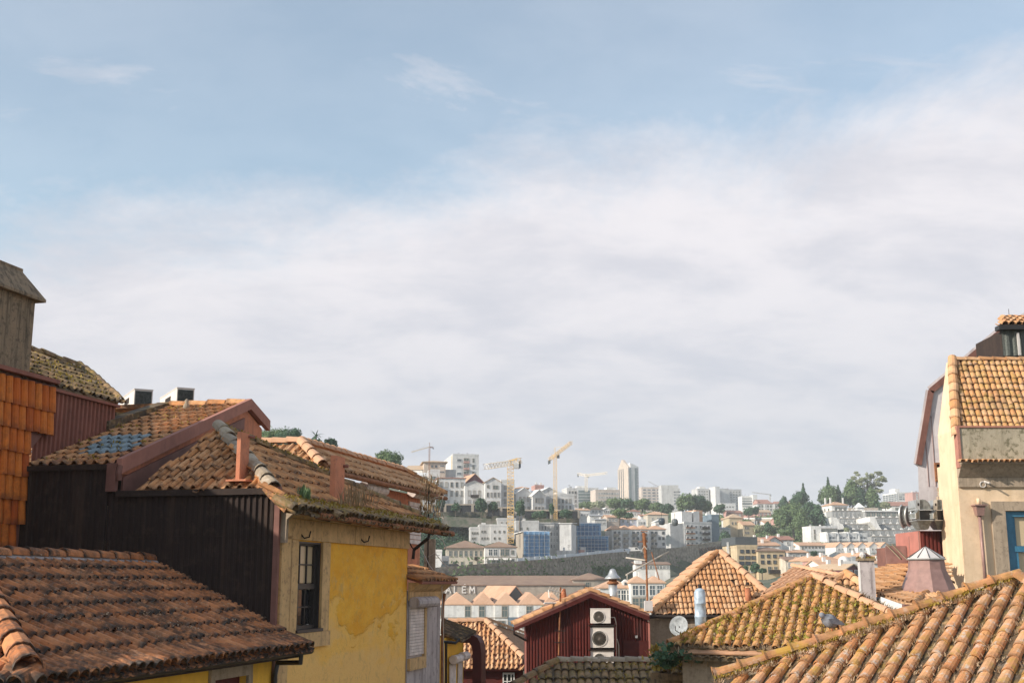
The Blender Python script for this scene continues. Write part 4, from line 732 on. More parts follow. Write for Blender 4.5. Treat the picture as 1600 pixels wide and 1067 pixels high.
for A_, B_ in ((LA, AP), (RB, AP)):
    dd = (B_ - A_); sl_ = math.degrees(math.atan2(dd.z, abs(dd.x))); pl = Pl(A_ + Z * 0.11 - Vector((0, 0.3, 0)), Vector((-1 if dd.x > 0 else 1, 0, 0)), sl_); L2 = dd.length; s_ = 1 if pl.U.y > 0 else -1; pp = [(0, 0), (s_ * 2.0, 0), (s_ * 2.0, L2), (0, L2)]; lay(rr_, pl, pp, 'barrel', 'clay_orange', 0.24, 0.40, 0.46, off=0.02, jit=0.015)
MB().tube([LA + Z * .03 - Vector((0, .3, 0)), LA - Vector((0, .25, .22)), SH.hit(822, 1000) - Vector((0, .05, 0))], 0.04, 7).build('downpipe', 'iron', sh)
MB().box(SH.pt(rgt[0], -2.2, 0.0), (0.07, 0, 0), (0, -0.05, 0), Z * (rgt[1] + 2.1)).build('corner_trim', 'metal_salmon', sh); MB().box(SH.hit(820, 990) - Z * 1.5, (0.06, 0, 0), (0, -0.05, 0), Z * 1.4).build('corner_trim', 'metal_salmon', sh)
m = MB(); a, b = SH.puv(973, 1000); pbox(m, SH, a, a + 0.95, b - 1.2, b, 0.03, 0.06); m.build('hatch', 'metal_reddark', sh); m = MB(); a, b = SH.puv(992, 996); pbox(m, SH, a, a + 0.09, b, b + 0.09, 0.03, 0.1); m.build('junction_box', 'frame_white', sh)
cz = at(958, 937, SY + 1.2); cw = thing('chimney_flue', 'white metal chimney flue with a bell shaped cowl on the red house roof', 'chimney', cz); MB().tube([cz - Z * 0.4, cz + Z * 0.62], 0.17, 14).build('pipe', 'galv', cw, True); MB().lathe(cz, [(0.2, 0.6), (0.24, 0.64), (0.2, 0.7), (0.16, 0.7), (0.16, 0.82)], 14).build('collar', 'rust', cw, True); MB().lathe(cz, [(0.33, 0.80), (0.30, 0.86), (0.19, 0.96), (0.13, 1.10), (0.10, 1.17), (0.03, 1.20)], 18).build('cowl', 'galv', cw, True)
cz = at(882, 944, SY + 1.5); tt = thing('clay_flue', 'leaning orange clay flue pipe on the left slope of the red house', 'chimney', cz); MB().tube([cz - Z * 0.3, cz + Z * 0.4 - RT * 0.03, cz + Z * 0.50 - RT * 0.07], 0.11, 12).build('pipe', 'clay_pipe', tt, True); MB().tube([cz + Z * 0.50 - RT * 0.16, cz + Z * 0.53 + RT * 0.05], 0.09, 10).build('cap', 'clay_pipe', tt, True)
mz = at(873, 1023, SY - 0.25); ta = thing('tv_aerial', 'slim rusty pole with a white television aerial on the red gable wall', 'aerial', mz); MB().tube([mz, at(876, 917, SY - 0.25)], 0.03, 8).build('pole', 'rust', ta)
for y in (1003, 985): p = at(874, y, SY - .3); MB().tube([p - RT * 0.2, p + RT * 0.22], 0.018, 6).build('bracket', 'iron', ta)
p = at(876, 925, SY - .25); q = at(857, 921, SY - .6); MB().tube([p, q], 0.018, 6).build('boom', 'frame_white', ta)
m = MB()
for k in range(5): c = p.lerp(q, k / 4); m.tube([c + Vector((0.05, -0.3, 0.12)), c + Vector((-0.05, 0.3, -0.12))], 0.012, 5)
m.tube([q, q + Vector((0.02, -0.1, -0.28)), p.lerp(q, .5) + Vector((0, -.1, -.3))], 0.02, 5); m.build('elements', 'frame_white', ta); p = at(850, 942, SY - .5); MB().tube([p, p + Vector((0.55, 0.3, 0))], 0.03, 6).build('lower_dipole', 'frame_white', ta)
def ac_front(label, x0, x1, y0, y1):
    t = condenser('wall_air_conditioner', label, x0, x0, x1, y0, y1, SY - 0.45, 0, True, 'air conditioners stacked on the red wall', depth=0.36)
    return t
ac_front('top air conditioner of the three stacked on the red wall', 923.5, 954, 951, 975)
ac_front('middle and largest air conditioner of the three stacked on the red wall', 921.5, 959, 981, 1013)
ac_front('bottom air conditioner of the three on the red wall, half hidden by the mossy roof', 922, 959, 1017, 1042)
for k_, (xa, ya) in enumerate(((957, 964), (961, 998))):
    a_ = at(xa, ya, SY - .2); MB().tube([a_ - RT * .08, a_ + RT * .08, a_ + RT * .13 - Z * .2, a_ + RT * (.12 + .03 * k_) - Z * 2.2], .022, 6).build('refrigerant_pipe', 'cable', None, label=('upper' if k_ == 0 else 'lower') + ' pale insulated pipe running down beside the air conditioners on the red wall', category='pipe')
bk_ = thing('ac_bracket', 'dark metal rack carrying the three air conditioners on the red wall', 'rack', at(940, 1040, SY - .2))
for x in (920.5, 960.5): a = at(x, 974, SY - .5); MB().box(a, (.04, 0, 0), (0, .47, 0), -Z * 2.2).build('upright', 'metal_reddark', bk_)
for y in (976, 1014.2): a = at(920, y, SY - .5); MB().box(a, (1.03, 0, 0), (0, .47, 0), -Z * .05).build('shelf', 'iron', bk_)

# ---------------------------------------------------------------- mossy roof at the bottom
mr = thing('mossy_roofed_house', 'house with a low mossy ridged tile roof at the bottom edge below the red gable', 'house', at(940, 1085, 38)); e = at(940, 1035, 38); MR = Pl(e, YM, 28)
mpp = [MR.puv(870, 1035), MR.puv(1018, 1035), MR.puv(1032, 1052), MR.puv(1036, 1120), MR.puv(770, 1120)]; dk = deckp(mr, MR, mpp, 'concrete_moss', 0.12); lay(dk, MR, mpp, 'barrel', 'clay_mossy', 0.24, 0.46, 0.54, jit=0.02); lay(dk, MR, mpp, 'pan', 'clay_mossy', 0.24, 0.46, 0.54, jit=0.01, uoff=.5, off=.0)
run(dk, MR.pt(*mpp[0], .08), MR.pt(*mpp[1], .08), 'clay_grey', 0.13, 0.5, 0.42, jit=.02); run(dk, MR.hit(800, 1076) + Z * .08, MR.pt(*mpp[0], .08), 'clay_mossy', 0.14, 0.5, 0.42, jit=.02)
body(mr, [at(810, 1100, 37), at(1030, 1100, 37), at(1030, 1100, 41), at(810, 1100, 41)], e.z - 2.2, 'stone_grey'); MB().prism([MR.pt(*mpp[0], -.02), MR.pt(*mpp[1], -.02), MR.pt(*mpp[1], -.1) + Vector((0, 3, -1.6)), MR.pt(*mpp[0], -.1) + Vector((0, 3, -1.6))], -Z * .1).build('rear_roof', 'clay_mossy', mr)
tuft('moss', ptson(MR, mpp, 260, .07), 'leaf_moss', mr, h=.05, n=4, w=.02, spread=.1, bend=1.2, kind='stuff')

# ---------------------------------------------------------------- stone house with steep orange roof, centre right
so = thing('stone_house', 'stone house with a steep orange pointed tile roof and dark gutter beside the red gable', 'house', at(1100, 1040, 50)); e = at(1100, 961, 48); TFp = Pl(e, YM, 38)
tpx = [(1019, 959), (1200, 961), (1207, 935), (1131, 867), (1119, 867)]; tp = sheetpoly(TFp, tpx); dk = deckp(so, TFp, tp, 'metal_brown', .12); lay(dk, TFp, tp, 'barrel', 'clay_orange', 0.175, 0.36, 0.42, jit=.02, off=.02); lay(dk, TFp, tp, 'pan', 'clay_orange', 0.175, 0.36, 0.42, jit=.008, uoff=.5, off=.0)
apx_ = TFp.hit(1120, 866); cor = TFp.hit(1019, 958); LF = Pl(cor, XM, math.degrees(math.atan2(apx_.z - cor.z, apx_.x - cor.x))); lf = [LF.uv(cor), LF.uv(apx_), LF.puv(1112, 862), LF.puv(1093, 872), LF.puv(1014, 942)]
dk5 = deckp(so, LF, lf, 'clay_pink', .12, 'side_roof'); lay(dk5, LF, lf, 'roll', 'clay_pink', 0.2, 0.42, jit=.01)  # paler clay paints in the stronger sun on the left slope
run(dk, cor + Z * .05, apx_ + Z * .08, 'clay_orange', 0.13, .46, .38, jit=.02); run(dk, TFp.hit(1208, 937) + Z * .05, TFp.hit(1128, 867) + Z * .08, 'clay_pink', 0.17, .5, .42, jit=.03)
body(so, [at(1014, 980, 48.3), at(1200, 980, 48.3), at(1200, 980, 54), at(1014, 980, 54)], e.z - .12, 'stone_grey'); MB().tube([at(1013, 963, 47.8), at(1100, 963, 47.8), at(1200, 964, 47.8)], .07, 8).build('gutter', 'iron', so)
MB().prism([TFp.hit(1119, 868) - Z * .1, TFp.hit(1131, 868) - Z * .1, TFp.hit(1200, 960) - Z * .2, at(1200, 960, 54), LF.pt(*lf[4], -.15)], -Z * .5).build('rafters', 'metal_brown', so)
p = TFp.hit(1169, 940); vt_ = MB().tube([p - Z * .2, p + Z * .55], .12, 10); vt_.build('roof_vent', 'clay_pipe', so, True); MB().cbox(p + Z * .62, .34, .34, .05).build('vent_cap', 'clay_orange', so); MB().tube([p + Z * .62, p + Z * .78], .07, 8).build('vent_pipe', 'iron', so)
p = at(1095, 980, 43); bp = thing('blue_pipe_chimney', 'grey blue ribbed metal chimney pipe in front of the steep orange roof', 'chimney', p); m = MB(); m.lathe(p, [(.20, -1.0), (.20, .35), (.21, .36), (.21, .40), (.20, .41), (.20, .8), (.21, .81), (.21, .86), (.20, .87), (.20, 1.22), (.15, 1.32), (.06, 1.36)], 16); m.build('pipe', 'pvc_blue', bp, True); MB().tube([p + Z * 1.34, p + Z * 1.5], .06, 8).build('tip', 'iron', bp)
p = at(1062, 978, 45); ds = thing('satellite_dish', 'weathered white satellite dish on the stone wall below the steep orange roof', 'satellite dish', p - Z * .5); m = MB(); m.lathe(p, [(.02, .0), (.16, .015), (.28, .05), (.36, .10), (.37, .10), (.29, .035), (.16, -.01), (.02, -.02)], 20, ax=Vector((-.5, -.8, .25))); m.build('reflector', 'dish_grey', ds, True)
MB().tube([p, p - Z * .35 + Vector((0, .1, 0)), p - Z * .6 + Vector((0, .15, 0))], .03, 6).build('mount', 'iron', ds); MB().tube([p - Z * .25, p + Vector((-.22, -.4, -.12)), p + Vector((-.2, -.36, .02))], .015, 5).build('arm', 'iron', ds)
p = at(1012, 955, 43.5); ms = thing('rusty_antenna', 'tall rusty antenna mast with crossed arms above the junction of red gable and stone house', 'antenna', p); MB().tube([p, at(1010, 880, 43.5), at(1007, 832, 43.5)], .045, 7, r2=.02).build('mast', 'rust', ms); MB().tube([at(1009, 872, 43.5), at(1006, 832, 43.5)], .06, 6).build('sleeve', 'rust', ms)
MB().tube([at(978, 898, 42.6), at(1045, 861, 44)], .03, 6).build('boom', 'cable', ms); MB().tube([at(978, 871, 43.8), at(1008, 875, 43.4)], .03, 6).build('boom', 'cable', ms); MB().tube([at(1018, 862, 43.4), at(1030, 905, 42.9)], .02, 6).build('stay', 'rust', ms)
MB().tube([at(980, 897, 42.6), at(980, 906, 42.4)], .015, 5).build('rod', 'cable', ms); MB().tube([at(997, 846, 43.5), at(1012, 846, 43.5)], .02, 5).build('rod', 'rust', ms); MB().tube([at(1001, 830, 43.5), at(1012, 830, 43.5)], .018, 5).build('rod', 'rust', ms); MB().cbox(at(1013, 946, 43.4), .28, .3, .35).build('clamp_box', 'lead', ms); MB().tube([at(1006, 864, 43.4), at(1003, 858, 43.3), at(1007, 853, 43.3), at(1011, 858, 43.3)], .02, 5).build('loop', 'cable', ms)

# ---------------------------------------------------------------- pyramid roof
py_ = thing('pyramid_roofed_house', 'house with an overgrown hipped roof of orange barrel tiles in long columns, right of centre', 'house', at(1240, 1080, 28)); dP = Vector((-.37, -.93, 0)); e = at(1050, 1009, 26); PF = Pl(e, dP, 27)
ppx = [(1046, 1006), (1245, 1024), (1450, 1046), (1430, 985), (1272, 905)]; pp = sheetpoly(PF, ppx); pp[0] = (pp[0][0], 0); pp[1] = (pp[1][0], -.02); pp[2] = (pp[2][0], -.02); apP = PF.hit(1272, 905); print('pyr apex', apP)
dk = deckp(py_, PF, pp, 'concrete_moss', .15); lay(dk, PF, pp, 'barrel', 'clay_pyramid', .155, .32, .38, jit=.012, off=.03) if False else None
def cols(deck, pl, poly, mat, pan, w, pitch, row, ln, off, jit=.012): 
    us = [p[0] for p in poly]; vs = [p[1] for p in poly]; rec = TREC.setdefault(deck.parent, []); i = 0; u = min(us)
    while u < max(us):
        v = min(vs) + random.uniform(-.04, .04); ub = random.gauss(0, .01)
        while v < max(vs):
            if inpoly(u, v + row * .4, poly):
                for kind, uu, o_, mm, ww in (('barrel', u, off, mat, w), ('pan', u + pitch / 2, 0.012, pan, pitch * 1.05)):
                    ang = random.gauss(0, jit * 1.5); U = pl.U * math.cos(ang) + pl.V * math.sin(ang); V = pl.N.cross(U); tl = .055 if kind == 'barrel' else .03; V = (V - pl.N * tl).normalized(); rec.append((pl.pt(uu + ub + random.gauss(0, jit * .5), v + random.gauss(0, jit * 1.5), o_ + (0.015 if kind == 'barrel' else 0)), U, V, U.cross(V), kind, mm, ww, ln, deck))
            v += row
        u += pitch
cols(dk, PF, pp, 'clay_pyramid', 'clay_mossy', .155, .205, .30, .36, .02)
c0_ = PF.pt(*pp[0], .06); run(dk, c0_, apP + PF.N * .08, 'clay_ridge', .085, .44, .36, jit=.02)
hr2 = PF.hit(1408, 970); run(dk, hr2 + PF.N * .07, apP + PF.N * .08, 'clay_pink', .095, .44, .38, jit=.02)
BR = Pl(apP, Vector((.93, .1, 0)), 24); 
PW = [PF.pt(pp[0][0] + .25, 0), PF.pt(pp[1][0] + 1.5, 0)]; body(py_, [PW[0] - dP * .15, PW[1] - dP * .15, PW[1] - dP * 5, PW[0] - dP * 5], e.z - .28, 'stone_grey')
b2 = MB(); b2.prism([apP - Z * .12, hr2 - Z * .1, hr2 - dP * 3 - Z * .5, apP - dP * 3 - Z * .6], -Z * .1); b2.build('rear_roof', 'clay_warm', py_)
b2 = MB(); b2.prism([apP - Z * .12, c0_ - Z * .2, c0_ - dP * 4 - Z * .4, apP - dP * 3.2 - Z * .2], -Z * .1); b2.build('side_roof', 'clay_pink', py_)
CE = Pl(PF.pt(0, -.05) - Z * .16 , dP, 12); ce = [(-.1, -.1), (pp[1][0] + 1.2, -.1), (pp[1][0] + 1.2, .3), (-.1, .3)]; dkc = deckp(py_, CE, ce, 'concrete_moss', .08, 'cornice'); lay(dkc, CE, [(.1, -.16), (pp[1][0] + 1.2, -.16), (pp[1][0] + 1.2, .1), (.1, .1)], 'barrel', 'clay_mossy', .17, .3, .34, off=-.03, jit=.01, own=py_)
MB().box(PF.pt(.15, -.12) - Z * .07, PF.U * (pp[1][0] + 1), -PF.N * .03, PF.V * .16).build('verge_tiles', 'clay_pink', py_)
tuft('roof_litter', ptson(PF, pp, 1500, .0), 'leaf_litter', py_, h=.07, n=5, w=.012, spread=.05, bend=1.0, kind='stuff'); tuft('moss', ptson(PF, pp, 520, .05), 'leaf_moss', py_, h=.07, n=4, w=.016, spread=.06, bend=1.1, kind='stuff'); tuft('weeds', ptson(PF, pp, 46, .03), 'leaf_lime', py_, h=.10, n=9, w=.022, spread=.05, bend=.8, kind='stuff')
tuft('dry_grass', [apP.lerp(hr2, random.uniform(.08, 1.05)) - dP * random.uniform(.05, .45) + Z * .02 for i in range(260)], 'leaf_dry', py_, h=.16, n=6, w=.008, spread=.05, bend=.9, kind='stuff'); tuft('dry_grass', [c0_.lerp(apP, random.uniform(.05, 1)) + PF.N * .02 + dP * random.uniform(0, .1) for i in range(120)], 'leaf_moss', py_, h=.08, n=5, w=.012, spread=.05, bend=.9, kind='stuff')
# creeper on the ledge below
lp_ = at(1046, 1030, 26.5); cr = thing('creeper', 'green leafy creeper hanging over the stone ledge below the satellite dish', 'creeper', lp_); tuft('leaves', [at(random.gauss(1048, 15), random.gauss(1030, 8), random.uniform(25.6, 26.6)) for i in range(80)], 'leaf_dark', cr, h=.10, n=5, w=.035, spread=.06, bend=1.0, kind='stuff'); tuft('dry_stems', [at(random.gauss(1085, 10), random.gauss(1032, 8), random.uniform(25.8, 26.6)) for i in range(50)], 'leaf_litter', cr, h=.22, n=5, w=.008, spread=.06, bend=1.0, kind='stuff')
sw = thing('stone_ledge', 'dark mossy stone wall and tiled ledge under the overgrown orange roof', 'wall', at(1080, 1090, 28)); MB().prism([at(1016, 1052, 28), at(1200, 1052, 26.9), at(1200, 1052, 31), at(1016, 1052, 31)], -Z * 10).build('wall', 'concrete_moss', sw); sl2 = Pl(at(1060, 1046, 27.2), Vector((-.2, -.98, 0)), 22); s2 = sheetpoly(sl2, [(1018, 1050), (1135, 1058), (1135, 1030), (1030, 1012), (1020, 1012)]); s2k = deckp(sw, sl2, s2, 'concrete_moss', .15, 'coping'); lay(s2k, sl2, s2, 'barrel', 'clay_mossy', .2, .34, jit=.03)
tuft('moss', ptson(sl2, s2, 220, .05), 'leaf_moss', sw, h=.09, n=5, w=.02, spread=.08, bend=1, kind='stuff')

# ---------------------------------------------------------------- nearest roof, bottom right
nr_ = thing('lichen_roofed_house', 'nearest house, its big roof of lichen covered orange barrel tiles filling the bottom right corner', 'house', at(1500, 1067, 15) - Z * 1.5); dR = Vector((-.63, -.777, 0)); P1 = at(1590, 907, 16.2); RRp = Pl(P1, dR, 28)
rr = sheetpoly(RRp, [(1128, 1070), (1590, 908), (1632, 922), (1760, 1140), (1075, 1140)]); dk = deckp(nr_, RRp, rr, 'clay_mossy', .15); cols(dk, RRp, rr, 'clay_fore', 'clay_fore', .155, .235, .31, .37, .02, .008)
# ridge tiles with upturned lips
def lip_mesh():
    V = []; F = []; rings = ((0.0, .125), (.035, .10), (.09, .088), (.42, .080)); n = 8
    for y, r in rings:
        for i in range(n + 1): a = math.pi * i / n; V.append((-r * math.cos(a), y, r * math.sin(a)))
    for k in range(3):
        for i in range(n): F.append((k * (n + 1) + i, k * (n + 1) + i + 1, (k + 1) * (n + 1) + i + 1, (k + 1) * (n + 1) + i))
    b = len(V)
    for i in range(n + 1): a = math.pi * i / n; V.append((-.075 * math.cos(a), 0.0, .075 * math.sin(a)))
    for i in range(n): F.append((b + i, b + i + 1, i + 1, i))
    me = bpy.data.meshes.new('tile_lip'); me.from_pydata(V, [], F); me.materials.append(MATS['clay_ridge']); me.update(); return me, np.array(V), F
TM[('lip', 'clay_ridge', .17, .42)] = lip_mesh()
def liprun(A, B, step): 
    d = (B - A); n = int(d.length / step); V = d.normalized(); side = V.cross(Z).normalized(); N = side.cross(V)
    for i in range(n): TREC.setdefault(nr_, []).append((A + d * (i / n) + N * random.gauss(0, .006), V.cross((N - V * .0)).normalized() , (V - N * .03).normalized(), N, 'lip', 'clay_ridge', .17, .42, dk))
RA = RRp.pt(*RRp.puv(1130, 1062), .09); RBp = P1 + RRp.N * .09; print('ridge len', (RA - RBp).length, RA, RBp)
liprun(RA - (RBp - RA).normalized() * .1, RBp, .345)
r2 = RRp.hit(1650, 948) + RRp.N * .1; liprun(r2, RBp + Z * .01, .345)
back = Vector((.2, .9, 0)); MB().prism([RA - Z * .18, RBp - Z * .18, RBp - Z * 1.3 + back * 2.4, RA - Z * .8 + back * 1.5], -Z * .1).build('rear_roof', 'clay_mossy', nr_)
body(nr_, [at(1180, 1190, 15.5), at(1640, 1190, 14), at(1700, 1190, 16.5), at(1250, 1190, 17.0)], -3.2, 'cream_wall')
tuft('roof_litter', [RA.lerp(RBp, random.random()) + dR * random.uniform(.1, .35) - Z * .12 for i in range(170)] + ptson(RRp, rr, 650, .03), 'leaf_litter', nr_, h=.06, n=5, w=.007, spread=.035, bend=1.1, kind='stuff'); tuft('moss', [RA.lerp(RBp, random.random()) + dR * random.uniform(.05, .2) - Z * .06 for i in range(200)], 'leaf_moss', nr_, h=.05, n=4, w=.01, spread=.03, bend=1.1, kind='stuff')
# pigeon
pg = RA.lerp(RBp, (1300 - 1130) / 460) + Z * .09; w_ = MB(); fw = Vector((-.86, -.35, 0)).normalized(); sd = fw.cross(Z)
pgn = thing('pigeon', 'grey pigeon with a dark tail sitting on the ridge of the nearest roof', 'pigeon', pg)
def ell(m, c, ax, prof, seg=14): return m.lathe(c, prof, seg, ax=ax)
ell(MB(), pg + Z * .06 - fw * .09, (fw + Z * .62).normalized(), [(.012, -.03), (.045, .01), (.078, .05), (.092, .10), (.086, .15), (.060, .19), (.038, .215), (.034, .24), (.038, .262), (.028, .285), (.008, .298)]).build('body', 'pigeon_grey', pgn, True)
hd = pg + Z * .195 + fw * .145; MB().tube([hd - Z * .0, hd + fw * .035 - Z * .012], .007, 6, r2=.002).build('beak', 'pigeon_dark', pgn)
tl = pg + Z * .055 - fw * .08; MB().prism([tl + sd * .02, tl - sd * .02, tl - fw * .16 - sd * .04 - Z * .05, tl - fw * .16 + sd * .04 - Z * .05], Z * .012).build('tail', 'pigeon_dark', pgn)
for s_ in (1, -1): c = pg + Z * .12 + sd * .078 * s_; MB().prism([c + fw * .09 + Z * .03, c + fw * .06 - Z * .03, c - fw * .12 - Z * .055, c - fw * .18 - Z * .045, c - fw * .06 + Z * .03], sd * .012 * s_).build('wing', 'pigeon_grey', pgn)
for s_ in (1, -1): MB().tube([pg + sd * .025 * s_ + Z * .03, pg + sd * .025 * s_ - Z * .03], .006, 5).build('leg', 'clay_pipe', pgn)

# ---------------------------------------------------------------- cream house at the right
CY = 38.0; ch_ = thing('cream_house', 'sunlit cream house with blue window, stone band and steep tiled mansard roof, right edge', 'house', at(1540, 990, CY + 2)); CF = Pl(at(1500, 800, CY), YM, 90)
def cf(x, y): return CF.puv(x, y)
ztc = cf(1530, 745)[1]; w0 = cf(1574, 850)[0]; w1 = w0 + 1.25; wt = cf(1580, 798)[1]; wb = wt - 2.6
wallholes(CF, 0, 6, -14, ztc, [(w0, w1, wb, wt)], .22).build('wall', 'cream_wall', ch_)
mans0 = cf(1500, 722)[1]; mtop = Pl(CF.pt(0, cf(1500, 672)[1], .0), YM, 64); tl_ = mtop.puv(1487, 563)
dsd = abs(Pl(CF.pt(0, 0), XM, 90).puv(1471, 760)[0]); tpz = mtop.pt(*tl_); zk = cf(1500, 672)[1]; q1_ = CF.pt(0, zk); q2_ = CF.pt(0, zk) + Vector((0, dsd, 0)); q3_ = Vector((tpz.x, max(CY + dsd - .1, tpz.y + .5), tpz.z))
sd_ = MB(); sd_.quad(CF.pt(0, -14) + Vector((0, dsd, 0)), CF.pt(0, -14), q1_, q2_); sd_.quad(q2_, q1_, tpz, q3_); sd_.build('side_wall', 'cream_wall', ch_)
y2 = CF.pt(0, 0) ; ex = Pl(CF.pt(0, 0), XM, 90).puv(1470, 760); dpt = abs(ex[0]); print('cream depth', dpt)
MB().box(CF.pt(0.03, -14, -dpt - .01), (6, 0, 0), (0, .3, 0), Z * (14 + mans0)).build('rear_wall', 'cream_wall', ch_)
mpoly = [(-.02, 0), (6, 0), (6, tl_[1]), (tl_[0], tl_[1])]; dk = deckp(ch_, mtop, mpoly, 'metal_brown2', .1, 'mansard'); lay(dk, mtop, mpoly, 'barrel', 'clay_mansard', .19, .255, .33, off=.03, jit=.014, tilt=.03); lay(dk, mtop, mpoly, 'pan', 'clay_warm', .19, .255, .33, off=.01, jit=.008, tilt=.03, uoff=.5)
A_ = mtop.pt(0, -.3, .05); B_ = mtop.pt(tl_[0], tl_[1], .05); run(dk, A_, B_, 'clay_orange', .16, .46, .34, jit=.01); run(dk, mtop.pt(tl_[0], tl_[1], .03), mtop.pt(6, tl_[1], .03), 'clay_orange', .11, .46, .42)
MB().box(CF.pt(max(.05, tl_[0] + .05), mans0, -1.6), (6, 0, 0), (0, -.25, 0), Z * (mtop.pt(0, tl_[1]).z - CF.O.z - mans0)).build('attic_wall', 'cream_wall', ch_)
pz1 = cf(1540, 670)[1]; pz0 = cf(1540, 722)[1]; m = MB(); pbox(m, CF, .06, 6, pz0, pz1, .0, .30); m.build('parapet', 'parapet', ch_); m = MB(); pbox(m, CF, -.02, 6, pz1, pz1 + .06, -.02, .34); m.build('coping', 'terracotta_barge', ch_); m = MB(); pbox(m, CF, -.03, .055, pz0 - .2, pz1 - .002, .05, .34); m.build('edge_trim', 'terracotta_barge', ch_)
m = MB(); pbox(m, CF, -.02, 6, pz0 - .10, pz0 - .003, 0, .48); m.build('eave_slab', 'stone_grey', ch_); EPp = Pl(CF.pt(0, pz0 + .02, .52), YM, 14); lay(dk, EPp, [(0, -.14), (6, -.14), (6, .12), (0, .12)], 'barrel', 'clay_orange', .17, .3, .3, off=-.02)
m = MB(); m.prism([CF.pt(0, pz0 - .103, .003), CF.pt(0, pz0 - .103, .44), CF.pt(0, pz0 - .2, .34), CF.pt(0, ztc - .02, .1), CF.pt(0, ztc - .02, .003)], RT * 6); m.build('cornice', 'stone_grey', ch_); bz = cf(1540, 761)[1]; m = MB(); pbox(m, CF, .0, 6, bz, ztc - .025, .003, .08); m.build('stone_band', 'stone_grey', ch_)
m = MB(); pbox(m, CF, w0 - .44, w0 - .004, wb, wt + .30, .003, .07); pbox(m, CF, w0 - .002, w1 + .4, wt + .004, wt + .30, .003, .07); m.build('window_surround', 'stone_grey', ch_)
m = MB()
for a, b, c, d, n0, n1 in ((w0 + .01, w0 + .24, wb, wt - .01, -.16, -.06), (w0 + .242, w1, wt - .18, wt - .01, -.16, -.06), (w0 + .242, w1, wb + 1.32, wb + 1.5, -.15, -.05), (w0 + .25, w0 + .36, wb, wb + 1.315, -.14, -.08), (w0 + .25, w0 + .34, wb + 1.505, wt - .182, -.19, -.12)): pbox(m, CF, a, b, c, d, n0, n1)
wq = m.build('window', 'frame_blue', ch_)
for a, b in ((wb, wb + 1.31), (wb + 1.51, wt - .19)): m = MB(); pbox(m, CF, w0 + .37, w1, a, b, -.19, -.18); m.build('pane', 'glass_lit', wq)
hp_ = CF.hit(1528, 806); m = MB(); hx = hp_ + Vector((0, -.14, 0)); m.lathe(hx, [(.10, -.0), (.15, .30), (.20, .31), (.20, .35), (.05, .36)], 4, x0=(1, 1, 0)); m.build('rain_hopper', 'metal_rose', ch_); MB().tube([hx + Z * .02, CF.hit(1541, 935) + Vector((0, -.14, 0)) - RT * .03], .055, 10).build('downpipe', 'metal_rose', ch_, True); MB().tube([hx + Z * .36, hx + Z * .55], .06, 10).build('inlet_pipe', 'cream_wall', ch_, True)
hk = CF.hit(1534, 757); MB().tube([hk + Vector((.09 * math.cos(a), -.09, .09 * math.sin(a))) for a in np.linspace(0, 6.0, 12)], .018, 5).build('wall_ring', 'lead', ch_); MB().tube([hk + Vector((.05, -.0, .12)), hk + Vector((.12, -.35, .02))], .03, 6).build('bracket', 'lead', ch_)

# ---------------------------------------------------------------- pale gambrel building behind the cream house
gY = 47.0; gb = thing('gambrel_building', 'tall pale metal clad building with a dark red edged gambrel roof behind the cream house', 'building', at(1500, 860, gY + 3)); GB = Pl(at(1500, 700, gY), YM, 90)
gpx = [(1439, 890), (1434, 718), (1452, 610), (1562, 517), (1700, 440), (1700, 890)]; gpts = [GB.hit(*p) for p in gpx]; GD = Vector((.42, .9, 0)) * 12; MB().prism(gpts, GD).build('wall', 'metal_pale', gb)
for k, (a, b) in enumerate(((1, 2), (2, 3), (3, 4))):
    A_, B_ = gpts[a], gpts[b]; d = (B_ - A_).normalized(); n = Vector((-d.z, 0, d.x)); n = n if n.z > 0 or n.x < 0 else -n; st_ = -.2 if k == 0 else .0
    MB().prism([A_ + d * st_ + n * .01 - Vector((0, .06, 0)), B_ + n * .01 - Vector((0, .06, 0)), B_ + n * .16 - Vector((0, .06, 0)), A_ + d * st_ + n * .16 - Vector((0, .06, 0))], GD).build('roof', 'metal_pale', gb)
    MB().prism([A_ + d * st_ - n * .16 - Vector((0, .10, 0)), B_ - n * .16 - Vector((0, .10, 0)), B_ + n * .07 - Vector((0, .10, 0)), A_ + d * st_ + n * .07 - Vector((0, .10, 0))], Vector((0, .035, 0))).build('fascia', 'metal_brown2', gb)
for x in (1462, 1451): a = GB.hit(x, 760); b = GB.hit(x + (6 if x == 1462 else -2) * 0, 650 if x == 1462 else 640); MB().box(a + Vector((0, -.02, 0)), (.02, 0, 0), (0, .02, 0), Z * (b.z - a.z)).build('panel_seam', 'metal_rose', gb)
a, b = GB.puv(1461, 752); a1, b1 = GB.puv(1474, 723); m = MB(); pbox(m, GB, a, a + .07, b, b1, .01, .12); pbox(m, GB, a + .071, a1, b1 - .07, b1, .01, .12); pbox(m, GB, a + .2, a + .25, b, b1 - .071, .01, .1); wq = m.build('window', 'rust', gb); m = MB(); pbox(m, GB, a + .07, a1, b, b1 - .07, .004, .009); m.build('pane', 'glass_dark', wq)
for i in range(9): q = GB.hit(1466 + random.uniform(-2, 3), 765 + i * 7); MB().cbox(q - Vector((0, .1, 0)), .14, .1, .15, 20 * i).build('broken_stone', 'stone_grey', gb)
dm = thing('dormer', 'dark panelled roof dormer with an orange tile top at the right edge', 'dormer', at(1590, 556, 44)); DP = Pl(at(1568, 556, 43.5), YM, 90); dt = DP.puv(1568, 517)[1]; corrug(dm, 'front_panel', DP, 0, 3, lambda u: dt, lambda u: 0, .28, .07, 'ac_grille'); MB().box(DP.pt(0, 0, -.02), (3, 0, 0), (0, 2.5, 0), Z * dt).build('walls', 'metal_brown', dm)
